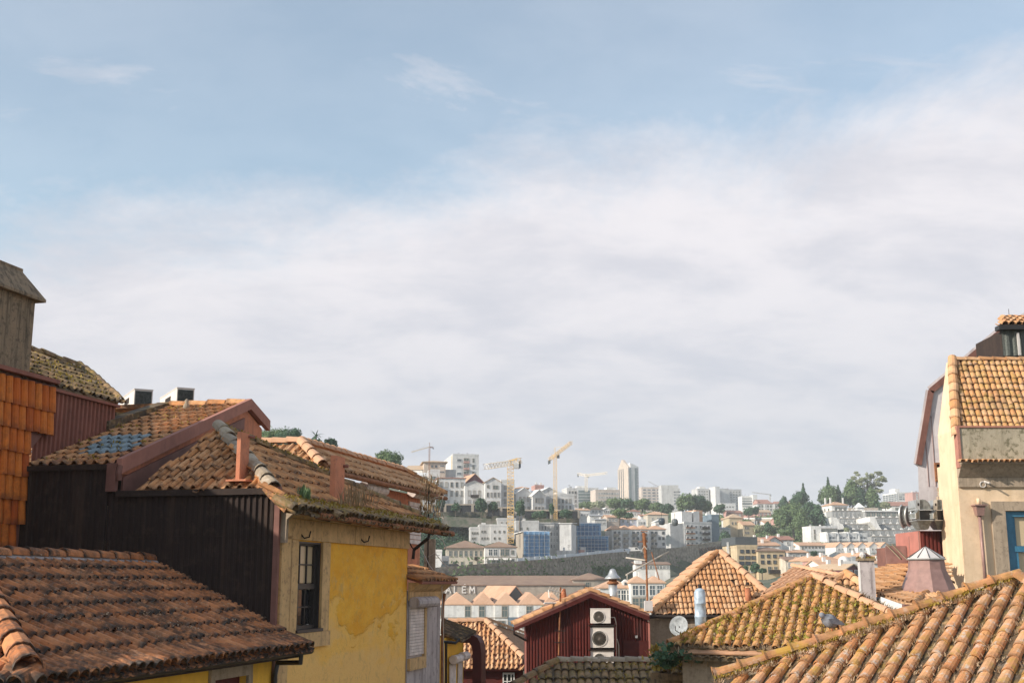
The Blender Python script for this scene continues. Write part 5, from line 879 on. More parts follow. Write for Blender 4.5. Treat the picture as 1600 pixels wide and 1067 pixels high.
m = MB(); pbox(m, DP, -.2, 3, dt, dt + .16, -.1, .3); m.build('gutter', 'black_pipe', dm); m = MB(); pbox(m, DP, .5, .58, 0, dt - .1, .12, .18); m.build('post', 'lead', dm); DR = Pl(DP.pt(-.05, dt + .18, .26), YM, 24); dpq = [(-.12, 0), (3, 0), (3, 1.3), (.5, 1.3)]; dkd = deckp(dm, DR, dpq, 'metal_brown', .06); lay(dkd, DR, dpq, 'barrel', 'clay_orange', .24, .36, .44, jit=.02); lay(dkd, DR, dpq, 'pan', 'clay_orange', .24, .36, .44, jit=.02, uoff=.5, off=0)
p = at(1578, 508, 49); tv = thing('turret_vent', 'small dark conical metal vent on the building top behind the dormer', 'vent', p - Z * .3); MB().lathe(p, [(.5, -.2), (.46, -.05), (.16, .30), (.16, .36), (.2, .37), (.18, .42), (.02, .45)], 12).build('cone', 'duct_dark', tv); MB().tube([p + Z * .4, p + Z * .7], .012, 5).build('spike', 'iron', tv)
for k in range(8): a = k * math.pi / 4; dd = Vector((math.cos(a), math.sin(a), 0)); MB().tube([p + dd * .47 - Z * .04, p + dd * .17 + Z * .31], .012, 4).build('rib', 'iron', tv)

# ---------------------------------------------------------------- salmon plant box, ducts, lantern
sb = thing('rooftop_plant_box', 'salmon and dark red metal plant box below the ducts beside the cream house', 'plant room', at(1455, 880, 41)); Bc = at(1441, 900, 40); SBf = Pl(Bc, YM, 90); SBl = Pl(Bc, XM, 90); ht = SBf.puv(1441, 829)[1]; dl = abs(SBl.puv(1400, 850)[0]); MB().box(Bc + Vector((.0, .01, 0)), (2.2, 0, 0), (0, dl, 0), Z * (ht - .0)).build('box', 'metal_salmon', sb); corrug(sb, 'front_cladding', SBf, .03, 2.2, lambda u: ht - .02, lambda u: -1, .13, .035, 'metal_red')
m = MB(); m.box(Bc + Vector((-.012, dl * .42, .0)), (.012, 0, 0), (0, .03, 0), Z * (ht - .15)); m.box(Bc + Vector((-.02, .04, 0)), (.02, 0, 0), (0, .03, 0), Z * ht); m.build('seam', 'metal_rose', sb); MB().box(Bc + Vector((-.7, dl * .55, -.2)), (.7, 0, 0), (0, dl * .45, 0), Z * (ht * .66 + .2)).build('side_housing', 'metal_brown2', sb); MB().box(Bc + Vector((-.74, dl * .55 - .03, -.2)), (.72, 0, 0), (0, .028, 0), Z * (ht * .66 + .25)).build('side_panel', 'metal_rose', sb)
for k, cx in enumerate((1441, 1468)):
    c = at(cx, 829, 39.6 + .3 * k); du = thing('ventilation_duct', 'grey ventilation duct with hooded fan, ' + ('left one with white side horn' if k == 0 else 'right one against the cream wall'), 'duct', c, 'ventilation ducts on the plant box'); s = 40 / FPX
    def o(dx, dz, dy=0): return c + Vector((dx * s, dy, dz * s))
    m = MB(); a = [o(-5, 2, -.15), o(7, 2, -.15), o(11, 16, -.35), o(-13, 16, -.35)]; b = [o(-5, 2, .3), o(7, 2, .3), o(11, 16, .4), o(-13, 16, .4)]; m.add(a + b, [(0, 1, 2, 3), (7, 6, 5, 4), (0, 4, 5, 1), (1, 5, 6, 2), (2, 6, 7, 3), (3, 7, 4, 0)]); m.build('funnel', 'duct_dark', du)
    m = MB(); n = 8; f = [o(-8, 32, -.35), o(10, 32, -.35)]; pr = [o(-12, 31, -.3)] + [o(-1 + 12 * math.cos(math.pi - math.pi * i / n) * 1.0, 33 + 14 * math.sin(math.pi * i / n), -.3) for i in range(n + 1)] + [o(11, 31, -.3)]; m.prism(pr, Vector((0, .75, 0))); m.build('hood', 'duct_dark', du); MB().prism([o(-13, 30, -.36), o(-12, 46, -.36), o(-6, 47, -.36), o(-7, 30, -.36)], Vector((0, .8, 0))).build('hood_side', 'galv', du); m = MB(); m.prism([o(-10, 41, -.38), o(-8, 41, -.38), o(-8, 37, -.38), o(-10, 37, -.38)], Vector((0, .02, 0))); m.build('latch', 'iron', du)
    MB().box(o(-10, 16.2, -.3), RT * (20 * s), (0, .6, 0), Z * (14 * s)).build('fan_chamber', 'black_pipe', du); MB().box(o(-11, 15, -.37), RT * (3 * s), (0, .1, 0), Z * (16 * s)).build('post', 'galv', du); MB().box(o(-13, 14.5, -.38), RT * (25 * s), (0, .75, 0), Z * (1.2 * s)).build('flange', 'galv', du); MB().box(o(-13, 30, -.38), RT * (25 * s), (0, .75, 0), Z * (1.2 * s)).build('flange', 'galv', du)
    m = MB(); a = [o(-25, 17, -.5), o(-20, 17, -.75), o(-20, 24, -.75), o(-25, 24, -.5)]; b = [o(-11, 17, -.3), o(-9, 17, -.4), o(-9, 31, -.4), o(-11, 31, -.3)]; m.add(a + b, [(3, 2, 1, 0), (0, 1, 5, 4), (1, 2, 6, 5), (2, 3, 7, 6), (3, 0, 4, 7)]); m.build('horn', 'duct_dark', du); MB().tube([a[0], a[1], a[2], a[3], a[0]], .02, 4).build('horn_rim', 'galv', du)
el = thing('duct_elbow', 'round pale ringed duct elbow left of the ventilation ducts', 'duct', at(1412, 826, 41)); c = at(1420, 806, 41.5)
for k in range(4):
    cc_ = c + RT * (k * .20 - .2); m = MB().tube([cc_ + Vector((.16 * math.cos(a) - .1 * math.sin(a) ** 2 * 0, .1 * math.cos(a), (.38 - .05 * k) * math.sin(a))) for a in np.linspace(math.pi * .55, math.pi * 1.6, 12)], .035, 6); m.build('ring', 'galv', el, True)
m = MB(); 
prv = [[c + RT * (k * .2 - .19) + Vector((.15 * math.cos(a), .1 * math.cos(a) + .02, (.37 - .05 * k) * math.sin(a))) for a in np.linspace(math.pi * .55, math.pi * 1.6, 12)] for k in range(4)]
for k in range(3):
    for i in range(11): m.quad(prv[k][i], prv[k][i + 1], prv[k + 1][i + 1], prv[k + 1][i])
m.build('elbow_skin', 'duct_dark', el)
p = at(1447, 873, 35); ln_ = thing('roof_lantern', 'pointed glass roof lantern on a rose metal curb among the orange roofs', 'skylight', p - Z * .8); MB().lathe(p, [(.52, 0), (.52, .03), (.03, .36)], 10).build('glass_cone', 'lead', ln_); MB().lathe(p, [(.50, -.001), (.53, -.3), (.76, -.85), (.82, -1.2)], 10).build('curb', 'metal_rose', ln_); MB().lathe(p, [(.55, -.03), (.56, 0), (.54, .01)], 10).build('rim', 'galv', ln_)
for k in range(10): a = k * math.pi / 5; x0_ = Z.orthogonal().normalized(); y0_ = Z.cross(x0_); dd = x0_ * math.cos(a) + y0_ * math.sin(a); MB().tube([p + dd * .53 + Z * .035, p + Z * .37], .012, 4).build('glazing_bar', 'iron', ln_)
for k in range(2): a = at(1384 + k * 9, 851, 39); b = at(1407 + k * 9, 874, 38.2); sp = MB().prism([a, a + RT * .28 + Vector((0, .7, 0)), b + RT * .28 + Vector((0, .7, 0)), b], Z * .04); sp.build('solar_panel', 'panel_under', None, False, label=('left' if k == 0 else 'right') + ' one of two tilted panels left of the salmon plant box', category='panel', group='tilted panels by the plant box')

# ---------------------------------------------------------------- orange roofs between pyramid and cream house
oh = thing('ribbed_roof_house', 'house with finely ribbed sunlit orange roof carrying the glass lantern', 'house', at(1430, 985, 35))
class P3(Pl):
    def __init__(s, A, B, C): s.O = A.copy(); s.U = (B - A).normalized(); s.N = s.U.cross(C - A).normalized(); s.N = s.N if s.N.z > 0 else -s.N; s.V = s.N.cross(s.U)
OR = P3(at(1372, 928, 35), at(1427, 943, 33.2), at(1480, 905, 36.2)); OR2 = P3(at(1345, 913, 38), at(1372, 927, 36.4), at(1406, 905, 38.6))
for k, px in enumerate(([(1370, 928), (1427, 944), (1478, 906), (1474, 880), (1444, 895), (1403, 911)], [(1340, 908), (1366, 890), (1390, 883), (1420, 881), (1406, 905), (1372, 926)])):
    op_ = OR if k == 0 else OR2; po = sheetpoly(op_, px); d_ = deckp(oh, op_, po, 'clay_orange', .1); lay(d_, op_, po, 'roll', 'clay_orange', .2, .38, jit=.004, tilt=.02)
run(d_, OR.hit(1427, 944) + Z * .05, OR.hit(1480, 905) + Z * .06, 'clay_orange', .10, .44, .36, jit=.01)
OF = Pl(OR.hit(1427, 944), Vector((.5, -.86, 0)), 30); po = sheetpoly(OF, [(1427, 946), (1482, 907), (1490, 975), (1420, 975)]); d_ = deckp(oh, OF, po, 'metal_brown', .1, 'front_roof'); lay(d_, OF, po, 'barrel', 'clay_orange', .17, .3, .36, jit=.012); lay(d_, OF, po, 'pan', 'clay_orange', .17, .3, .36, jit=.01, uoff=.5, off=0)
q0 = OR.hit(1370, 929); q1 = OR.hit(1427, 944); MB().prism([q0 - Z * .1, q1 - Z * .1, q1 - Z * 3, q0 - Z * 3], Vector((.6, .8, 0)) * 3).build('wall', 'rendered_grey', oh); MB().tube([q0 - Z * .1 + Vector((-.1, -.1, 0)), q1 - Z * .1 + Vector((-.1, -.1, 0))], .06, 8).build('gutter', 'duct_dark', oh)
lt = thing('white_gutter_wall', 'white rendered parapet wall below the ribbed orange roof', 'wall', at(1400, 980, 33)); MB().prism([at(1376, 932, 33), at(1412, 945, 32.6), at(1412, 990, 32.6), at(1376, 990, 33)], Vector((.1, .3, 0))).build('wall', 'wall_white', lt); MB().box(at(1413, 944, 32.4), (.18, 0, 0), (0, .2, 0), -Z * 1).build('pier', 'metal_brown2', lt)
po_ = thing('pale_ribbed_house', 'house with broad pale orange ribbed roof behind the overgrown hipped roof', 'house', at(1260, 980, 42)); PR = Pl(at(1215, 930, 41), Vector((-.8, -.6, 0)), 22); po = sheetpoly(PR, [(1188, 930), (1238, 885), (1300, 896), (1345, 908), (1345, 960), (1200, 960)]); d_ = deckp(po_, PR, po, 'clay_pink', .12); lay(d_, PR, po, 'roll', 'clay_pink', .22, .42, jit=.006); run(d_, PR.hit(1238, 885) + Z * .04, PR.hit(1340, 906) + Z * .04, 'clay_pink', .09, .44, .40)
a_ = PR.hit(1200, 950); MB().prism([a_ - Z * .2, a_ - Z * .2 + RT * 5, a_ + RT * 5 + Vector((0, 4, -.2)), a_ + Vector((0, 4, -.2))], -Z * 10).build('wall', 'cream_wall', po_)
h2 = thing('small_hipped_house', 'small hipped orange tile roof with stepped ridge tiles left of the square chimney', 'house', at(1350, 990, 38)); H2 = Pl(at(1350, 958, 37), Vector((-.25, -.97, 0)), 34); po = sheetpoly(H2, [(1285, 930), (1318, 898), (1330, 898), (1408, 958), (1400, 985), (1285, 985)]); d_ = deckp(h2, H2, po, 'metal_brown', .1); lay(d_, H2, po, 'barrel', 'clay_orange', .2, .32, .38, jit=.02); lay(d_, H2, po, 'pan', 'clay_orange', .2, .32, .38, uoff=.5, off=0); run(d_, H2.hit(1412, 960) + Z * .05, H2.hit(1320, 898) + Z * .07, 'clay_orange', .16, .46, .40, jit=.02); run(d_, H2.hit(1285, 922) + Z * .05, H2.hit(1320, 898) + Z * .07, 'clay_orange', .14, .46, .40)
a_ = H2.hit(1290, 985); MB().prism([a_ - Z * .2, a_ - Z * .2 + RT * 2.3, a_ + RT * 2.3 + Vector((0, 2, -.2)), a_ + Vector((0, 2, -.2))], -Z * 10).build('wall', 'cream_wall', h2)
p = at(1347, 940, 34.5); sc_ = thing('square_chimney', 'square rendered chimney, sunlit side coloured white, between the orange roofs', 'chimney', p); fd = v2(-8); bd = v2(82); MB().box(p - Z * .8, fd * .40, bd * .42, Z * 1.95).build('shaft', 'rendered_grey', sc_); MB().box(p - Z * .79 - fd * .006, fd * .005, bd * .41, Z * 1.9).build('painted_sunlit_side', 'wall_white', sc_); MB().box(p + Z * 1.152 - fd * .05 - bd * .05, fd * .5, bd * .52, Z * .07).build('cap', 'concrete_moss', sc_); MB().lathe(p + fd * .1 + bd * .1 + Z * 1.22, [(.08, 0), (.1, .1), (.04, .18)], 8).build('pot', 'lead', sc_)  # thin white sheet paints sunlight onto the left face of the shaft
tuft('moss', [p + fd * random.random() * .45 + bd * random.random() * .4 + Z * 1.22 for i in range(30)], 'leaf_moss', sc_, h=.06, n=5, w=.01, spread=.03, kind='stuff')
# weeds at the back of the pyramid and on the ledges
tuft('weeds', [at(random.gauss(1365, 25), 0, 1) for i in range(0)] + [H2.hit(random.uniform(1300, 1390), random.uniform(935, 955)) for i in range(60)], 'leaf_dry', h2, h=.14, n=5, w=.008, spread=.08, kind='stuff')
# ================================================================ FAR BANK
def unit_mesh(name, parts):
    """parts: (x0,x1,z0,z1,y0,y1,mat index); front faces local -y"""
    m = MB()
    for x0, x1, z0, z1, y0, y1, mi in parts: m.box((x0, y0, z0), (x1 - x0, 0, 0), (0, y1 - y0, 0), (0, 0, z1 - z0), mi)
    return m
def wm_(name, frame, pane, kind):
    f = .09; P = [(-.5, -.5 + f, -.5, .5, -.10, .02, 0), (.5 - f, .5, -.5, .5, -.10, .02, 0), (-.5 + f, .5 - f, .5 - f, .5, -.10, .02, 0), (-.5 + f, .5 - f, -.5, -.5 + f, -.16, .02, 0), (-.5 + f, .5 - f, -.5 + f, .5 - f, -.03, .01, 1)]
    if kind == 'cross': P += [(-.03, .03, -.5 + f, .5 - f, -.08, -.031, 0), (-.5 + f, -.03, .08, .12, -.08, -.031, 0), (.03, .5 - f, .08, .12, -.08, -.031, 0)]
    if kind == 'wide': P += [(-.17, -.15, -.41, .41, -.07, -.031, 0), (.15, .17, -.41, .41, -.07, -.031, 0)]
    if kind == 'balc': P += [(-.95, .95, -.56, -.50, -.8, -.1001, 0), (-.95, .95, -.5, -.14, -.8, -.76, 2)]
    return unit_mesh(name, P).mesh(name, [frame, pane, 'rust' if kind == 'balc' else frame])
WMESH = dict(r=wm_('window', 'frame_dark', 'glass', 'wide'), w=wm_('window', 'frame_white', 'glass', 'cross'), g=wm_('window', 'wall_stonefar', 'glass_mixed', 'plain'), d=wm_('window', 'wall_sand', 'glass', 'plain'), b=wm_('window', 'wall_palegrey', 'glass', 'wide'), k=wm_('window', 'frame_white', 'glass', 'balc'), n=wm_('window', 'wall_stonefar', 'glass_green', 'cross'), m=wm_('window', 'wall_offwhite', 'glass_mixed', 'wide'))
GCP = []   # ground control points
class Bd:
    """one far building: pixel extents of the front at its distance; the rest is real size"""
    def __init__(s, name, label, px0, px1, yt, yb, Y, a=22, pxs=None, dep=None, wall='grey', roof='flat', rh=4, rmat=None, cat='building', group=None, oh=.35, front=None, ground=True):
        s.Fd = v2(a); s.Bk = v2(a + 90); s.a = a; s.c = at(px0, yb, Y); s.pl = Pl(s.c, -s.Bk, 90); s.W = s.pl.puv(px1, yb)[0]; s.H = s.pl.puv(px0, yt)[1]; s.sl = Pl(s.c, -s.Fd, 90)
        if dep is None: dep = abs(s.sl.puv(pxs, yb)[0]) if pxs is not None else max(7, s.W * .8)
        s.dep = min(dep, 40); s.k = Y / FPX; s.rh = rh * s.k; s.t = thing(name, label, cat, s.c + s.Fd * s.W / 2 + s.Bk * s.dep / 2, group); s.roofk = roof; W, H, Dp = s.W, s.H, s.dep; s.wall = wall; sk = 3.0
        if ground: GCP.append((s.c.x, s.c.y, s.c.z)); q = s.c + s.Fd * W + s.Bk * Dp; GCP.append((q.x, q.y, q.z))
        P = lambda u, d, z: s.c + s.Fd * u + s.Bk * d + Z * z; s.P = P; wm = 'wall_' + wall if 'wall_' + wall in MATS else wall; rmat = rmat or 'roof_clay'; o = oh; rh = s.rh; t = .22
        if roof == 'gf':   # gable towards us
            MB().prism([P(0, 0, -sk), P(W, 0, -sk), P(W, 0, H), P(W / 2, 0, H + rh), P(0, 0, H)], s.Bk * Dp).build('wall', wm, s.t)
            for sg, x in ((1, 0), (-1, W)):
                A_ = P(x - sg * o, -o, H - o * rh / (W / 2)); B_ = P(W / 2, -o, H + rh); MB().prism([A_, B_, B_ + Z * t, A_ + Z * t], s.Bk * (Dp + 2 * o)).build('roof', rmat, s.t)
        elif roof == 'gs':
            MB().prism([P(0, 0, -sk), P(0, Dp, -sk), P(0, Dp, H), P(0, Dp / 2, H + rh), P(0, 0, H)], s.Fd * W).build('wall', wm, s.t)
            for sg, x in ((1, 0), (-1, Dp)):
                A_ = P(-o, x - sg * o, H - o * rh / (Dp / 2)); B_ = P(-o, Dp / 2, H + rh); MB().prism([A_, B_, B_ + Z * t, A_ + Z * t], s.Fd * (W + 2 * o)).build('roof', rmat, s.t)
        elif roof == 'hip':
            MB().prism([P(0, 0, -sk), P(W, 0, -sk), P(W, Dp, -sk), P(0, Dp, -sk)], Z * (sk + H)).build('wall', wm, s.t)
            r = min(W, Dp) / 2; e = [P(-o, -o, H), P(W + o, -o, H), P(W + o, Dp + o, H), P(-o, Dp + o, H)]; tp = [P(min(r, W / 2), min(r, Dp / 2), H + rh), P(max(W - r, W / 2), max(Dp - r, Dp / 2), H + rh)] if W >= Dp else [P(W / 2, r, H + rh), P(W / 2, Dp - r, H + rh)]
            m = MB(); e2_ = [x + Z * .25 for x in e]; vs = e + e2_ + tp; fs = [(3, 2, 1, 0)] + [(i, (i + 1) % 4, 4 + (i + 1) % 4, 4 + i) for i in range(4)]
            fs += ([(4, 5, 9, 8), (5, 6, 9), (6, 7, 8, 9), (7, 4, 8)] if W >= Dp else [(4, 5, 8), (5, 6, 9, 8), (6, 7, 9), (7, 4, 8, 9)]); m.add(vs, fs); m.build('roof', rmat, s.t)
        else:
            MB().prism([P(0, 0, -sk), P(W, 0, -sk), P(W, Dp, -sk), P(0, Dp, -sk)], Z * (sk + H)).build('wall', wm, s.t)
            if roof == 'flat':
                m = MB(); q = .3; b = lambda u, d, w, e_: m.box(P(u, d, H + .002), s.Fd * w, s.Bk * e_, Z * .7); b(-.08, -.08, W + .16, q); b(-.08, Dp - q + .08, W + .16, q); b(-.08, q - .079, q, Dp - 2 * q + .155); b(W - q + .08, q - .079, q, Dp - 2 * q + .155); m.build('parapet', wm, s.t); s.clutter(int(min(6, s.W / 5)) + 1)
            if roof == 'shed':
                A_ = P(-o, -o, H); MB().prism([A_, P(-o, Dp, H + rh), P(-o, Dp, H + rh + t), A_ + Z * t], s.Fd * (W + 2 * o)).build('roof', rmat, s.t)
    def clutter(s, n):
        for i in range(n):
            u = s.W * random.uniform(.08, .85); d = s.dep * random.uniform(.1, .7); h = random.uniform(.7, 1.9); w = random.uniform(.6, 1.9)
            if random.random() < .55: MB().box(s.P(u, d, s.H + .01), s.Fd * w, s.Bk * w, Z * h).build('roof_box', random.choice(['wall_white', 'wall_grey', 'galv']), s.t)
            else:
                m = MB().tube([s.P(u, d, s.H), s.P(u, d, s.H + 2.6)], .05, 4)
                for q in (1.8, 2.2, 2.5): m.tube([s.P(u - .6, d, s.H + q), s.P(u + .6, d, s.H + q)], .035, 4)
                m.build('aerial', 'iron', s.t)
        return s
    def wins(s, kind, n, rows, w=1.1, h=1.5, u0=.06, u1=.94, z0=.08, z1=.94, side=False, skip=(), js=0.0, off=-.02):
        W = s.dep if side else s.W; a = (s.a - 90) if side else s.a; me = WMESH[kind]
        for r in range(rows):
            for i in range(n):
                if (r, i) in skip or (js and random.random() < js): continue
                u = W * (u0 + (u1 - u0) * (i + .5) / n); z = s.H * (z0 + (z1 - z0) * (r + .5) / rows); p = s.P(off, W - u, z) if side else s.P(u, off, z)
                o = link('window', me, p, s.t); o.rotation_euler = (0, 0, R(a)); o.scale = (w, 1, h)
        return s
    def chim(s, u, d, h=1.6, w=.7, mat='wall_white'):
        p = s.P(s.W * u, s.dep * d, s.H + s.rh * .35); MB().box(p, s.Fd * w, s.Bk * w, Z * h).build('chimney', mat, s.t); return s
    def boxon(s, u0, u1, d0, d1, h, mat='wall_white', name='rooftop_room', z=0.003):
        MB().box(s.P(s.W * u0, s.dep * d0, s.H + z), s.Fd * s.W * (u1 - u0), s.Bk * s.dep * (d1 - d0), Z * h).build(name, mat, s.t); return s
    def band(s, z, h, mat, n0=-.12, u0=0, u1=1, name='band', side=False):
        if side: MB().box(s.P(n0 * 1.0, s.dep * u0, s.H * z), s.Bk * s.dep * (u1 - u0), s.Fd * (-n0 - .003), Z * h).build(name, mat, s.t)
        else: MB().box(s.P(s.W * u0, n0, s.H * z), s.Fd * s.W * (u1 - u0), s.Bk * (-n0 - .003), Z * h).build(name, mat, s.t)
        return s
    def balcony(s, u0, u1, z, mat='wall_stonefar', out=1.0):
        m = MB(); m.box(s.P(s.W * u0, -out, s.H * z), s.Fd * s.W * (u1 - u0), s.Bk * (out - .004), Z * .15); m.box(s.P(s.W * u0, -out, s.H * z + .151), s.Fd * s.W * (u1 - u0), s.Bk * .06, Z * .8); m.build('balcony', mat, s.t); return s

# --- warehouses and houses along the quay
LB = Bd('long_warehouse', 'long low grey warehouse with brown roof and big white lettering on its wall', 640, 912, 914, 938, 325, 4, wall='stonefar', roof='gs', rh=14, rmat='roof_brown', dep=30)
def letters(txt, pl, u0, z0, h, mat, parent, step):
    G = {'C': [[(.9, .85), (.5, 1), (.1, .75), (.1, .25), (.5, 0), (.9, .15)]], 'A': [[(0, 0), (.5, 1), (1, 0)], [(.2, .35), (.8, .35)]], 'L': [[(.1, 1), (.1, 0), (.8, 0)]], 'E': [[(.8, 1), (.1, 1), (.1, 0), (.8, 0)], [(.1, .5), (.7, .5)]], 'M': [[(0, 0), (.05, 1), (.5, .35), (.95, 1), (1, 0)]], '´': [[(.35, 1.12), (.65, 1.35)]]}
    u = u0
    for ch in txt:
        if ch == '´': u -= step
        m = MB()
        for s_ in G[ch]:
            for a, b in zip(s_[:-1], s_[1:]):
                A_ = pl.pt(u + a[0] * h * .8, z0 + a[1] * h, .15); B_ = pl.pt(u + b[0] * h * .8, z0 + b[1] * h, .15); d = (B_ - A_).normalized(); n = pl.N.cross(d); tk = .19 * h; m.box(A_ - n * tk / 2 - d * tk * .45, d * ((B_ - A_).length + tk * .9), n * tk, pl.N * .1)
        m.build('letter' if ch != '´' else 'accent', mat, parent); u += step
uC = LB.pl.puv(684, 925); letters('CALE´M', LB.pl, uC[0], LB.pl.puv(700, 925)[1] - .1, 1.6, 'frame_white', LB.t, (LB.pl.puv(722, 925)[0] - LB.pl.puv(697, 925)[0]) / 2)
SW = [('a saw of', 640, 694), ('first', 690, 738), ('second', 738, 773), ('third', 773, 810), ('fourth', 810, 850), ('fifth', 850, 880)]
wn = ['tucked behind the grey house', 'with a small pediment over its door', 'with one arched upper window', 'whose upper window has a grille', 'with a green gate and upper window', 'half hidden by the red gable']
for i, (_, a, b) in enumerate(SW):
    w_ = Bd('warehouse', 'white riverside warehouse under an orange hipped roof, ' + wn[i], a, b, 945, 986, 292 - i * .3, 3, wall='white', roof='hip', rh=19 if i != 0 else 22, rmat='roof_clay', dep=26, cat='warehouse', group='row of white riverside warehouses', oh=.1)
    w_.band(.50, .25, 'wall_stonefar', -.08, name='string_course')
    if i in (0,): w_.wins('n', 1, 1, 1.6, 2.2, .7, .95, .55, .95)
    elif i < 5: w_.wins('n', 1, 1, 1.5, 2.9, .25 if i != 1 else .7, .6 if i != 1 else 1.0, .55, .95)
    w_.wins('n', 2 if i != 4 else 1, 1, 1.8, 1.9, .08, .9 if i != 4 else .45, .1, .42)
    if i == 3: MB().box(w_.P(w_.W * .55, -.1, .3), w_.Fd * 2.6, w_.Bk * .09, Z * 3.0).build('gate', 'wall_bluegrey', w_.t)
Bd('dark_gabled_warehouse', 'warehouse with black gable and steep orange roof behind the white row', 790, 822, 936, 960, 308, 25, wall='roof_dark', roof='gf', rh=19, dep=18, oh=.2)
Bd('brown_roofed_warehouse', 'warehouse with broad brown roof behind the right end of the white row', 828, 874, 940, 960, 318, 3, wall='stonefar', roof='hip', rh=13, rmat='roof_brown', dep=20)
Bd('stone_barn', 'stone building with maroon roof and one small window left of the white flue', 896, 952, 906, 930, 330, 2, wall='stonefar', roof='hip', rh=11, rmat='roof_brown', dep=14).wins('n', 1, 1, 1.2, 2, .3, .5, .4, .9)
b = Bd('dormer_house', 'white house with dormer window and orange roof right of the white flue', 938, 988, 919, 958, 300, 3, wall='white', roof='hip', rh=14, dep=12); b.wins('w', 4, 1, 1.7, 3.0, .30, 1.0, .5, .95).wins('n', 4, 1, 1.6, 2.8, .3, 1.0, .03, .45)
p = b.P(b.W * .72, .8, b.H + .2); d_ = MB().prism([p, p + b.Fd * 1.8, p + b.Fd * 1.8 + Z * 1.3, p + b.Fd * .9 + Z * 2.0, p + Z * 1.3], b.Bk * 3).build('dormer', 'wall_white', b.t); MB().box(p + b.Fd * .5 + Z * .2 - b.Bk * .03, b.Fd * .8, b.Bk * .025, Z * 1.1).build('pane', 'glass', d_)
for i, (x0, x1) in enumerate(((986, 1012), (1012, 1040))): Bd('hipped_white_house', ('left' if i == 0 else 'right') + ' one of twin white houses with tall green windows behind the rusty antenna', x0, x1, 911, 955, 297, 3, wall='white', roof='hip', rh=11, dep=8, cat='house', group='twin white houses', oh=.3).wins('w', 2, 1, 1.6, 2.8, .08, .92, .55, .95).wins('n', 2, 1, 1.7, 3.2, .08, .92, .06, .48).chim(.65, .5, 2.2, .8)
b = Bd('white_pavilion', 'long low white building with a row of square windows on the retaining wall', 994, 1047, 882, 891, 345, 2, wall='white', roof='shed', rh=4, rmat='roof_brown', dep=7, ground=False); b.wins('w', 9, 1, .85, .95, .1, .98, .2, .9); MB().box(b.P(-.2, -.02, .0), b.Fd * 1.9, b.Bk * 3, Z * 2.9).build('end_bay', 'wall_white', b.t)
for i in range(6): MB().box(b.P(b.W * (i + .3) / 6, .3, -7), b.Fd * .25, b.Bk * .25, Z * 6.99).build('stilt', 'wall_stonefar', b.t)
# --- yellow block and neighbours
b = Bd('yellow_block', 'large pale yellow building with ribbon windows below dark rooftop', 1153, 1185, 855, 900, 332, 6, wall='yellowpale', roof='flat', dep=14); b.wins('r', 3, 1, 1.05, 1.0, .1, .95, .80, .93).wins('r', 3, 2, 1.45, 1.0, .06, .98, .36, .74).wins('b', 2, 1, 1.0, 1.2, .1, .9, .1, .3)
b.boxon(-.06, 1.02, 0, 1, 2.2, 'roof_dark', 'glazed_rooftop', .71)
b = Bd('yellow_wing', 'long pale yellow wing with square windows and brown roof beside ribbon windows', 1185.5, 1228, 861, 900, 331, 6, wall='yellowpale', roof='hip', rh=7, rmat='roof_brown', dep=13); b.wins('r', 4, 2, .95, 1.0, .05, .96, .45, .92).wins('n', 3, 1, 1.1, 2.0, .3, .98, .14, .36).balcony(.38, 1, .12, 'iron', .8)
Bd('beige_house', 'low beige house with blue shuttered windows right of the yellow wing', 1228, 1254, 875, 892, 326, 4, wall='cream', roof='gs', rh=5, rmat='roof_brown', dep=9, cat='house').wins('m', 3, 1, .9, 1.4, .1, .9, .3, .8)
Bd('maroon_house', 'maroon walled house with one white window and orange roof', 1254, 1279, 877, 892, 322, 4, wall='maroon', roof='gs', rh=6, dep=9, cat='house').wins('w', 1, 1, .9, 1, .05, .4, .4, .9)
t = thing('stair_tower', 'open concrete stair frame left of the yellow ribbon window building', 'stairs', at(1142, 875, 338)); m = MB()
for x in (1137, 1144): p = at(x, 876, 338); m.box(p, (.5, 0, 0), (0, .5, 0), Z * 5.2)
m.build('post', 'wall_palegrey', t)
for k in range(3): p = at(1135, 874 - k * 8.5, 338.6); MB().box(p, (4.5, 0, 0), (0, .4, 0), Z * .25).build('landing', 'wall_palegrey', t); MB().tube([p + Z * .3, p + RT * 2.2 + Z * 1.4], .14, 4).build('flight', 'wall_palegrey', t)
b = Bd('brick_kiosk', 'small dark roofed house behind the glazed rooftop with a red base', 1146, 1166, 842, 850, 345, 8, wall='maroon', roof='hip', rh=3, rmat='roof_brown', dep=8)
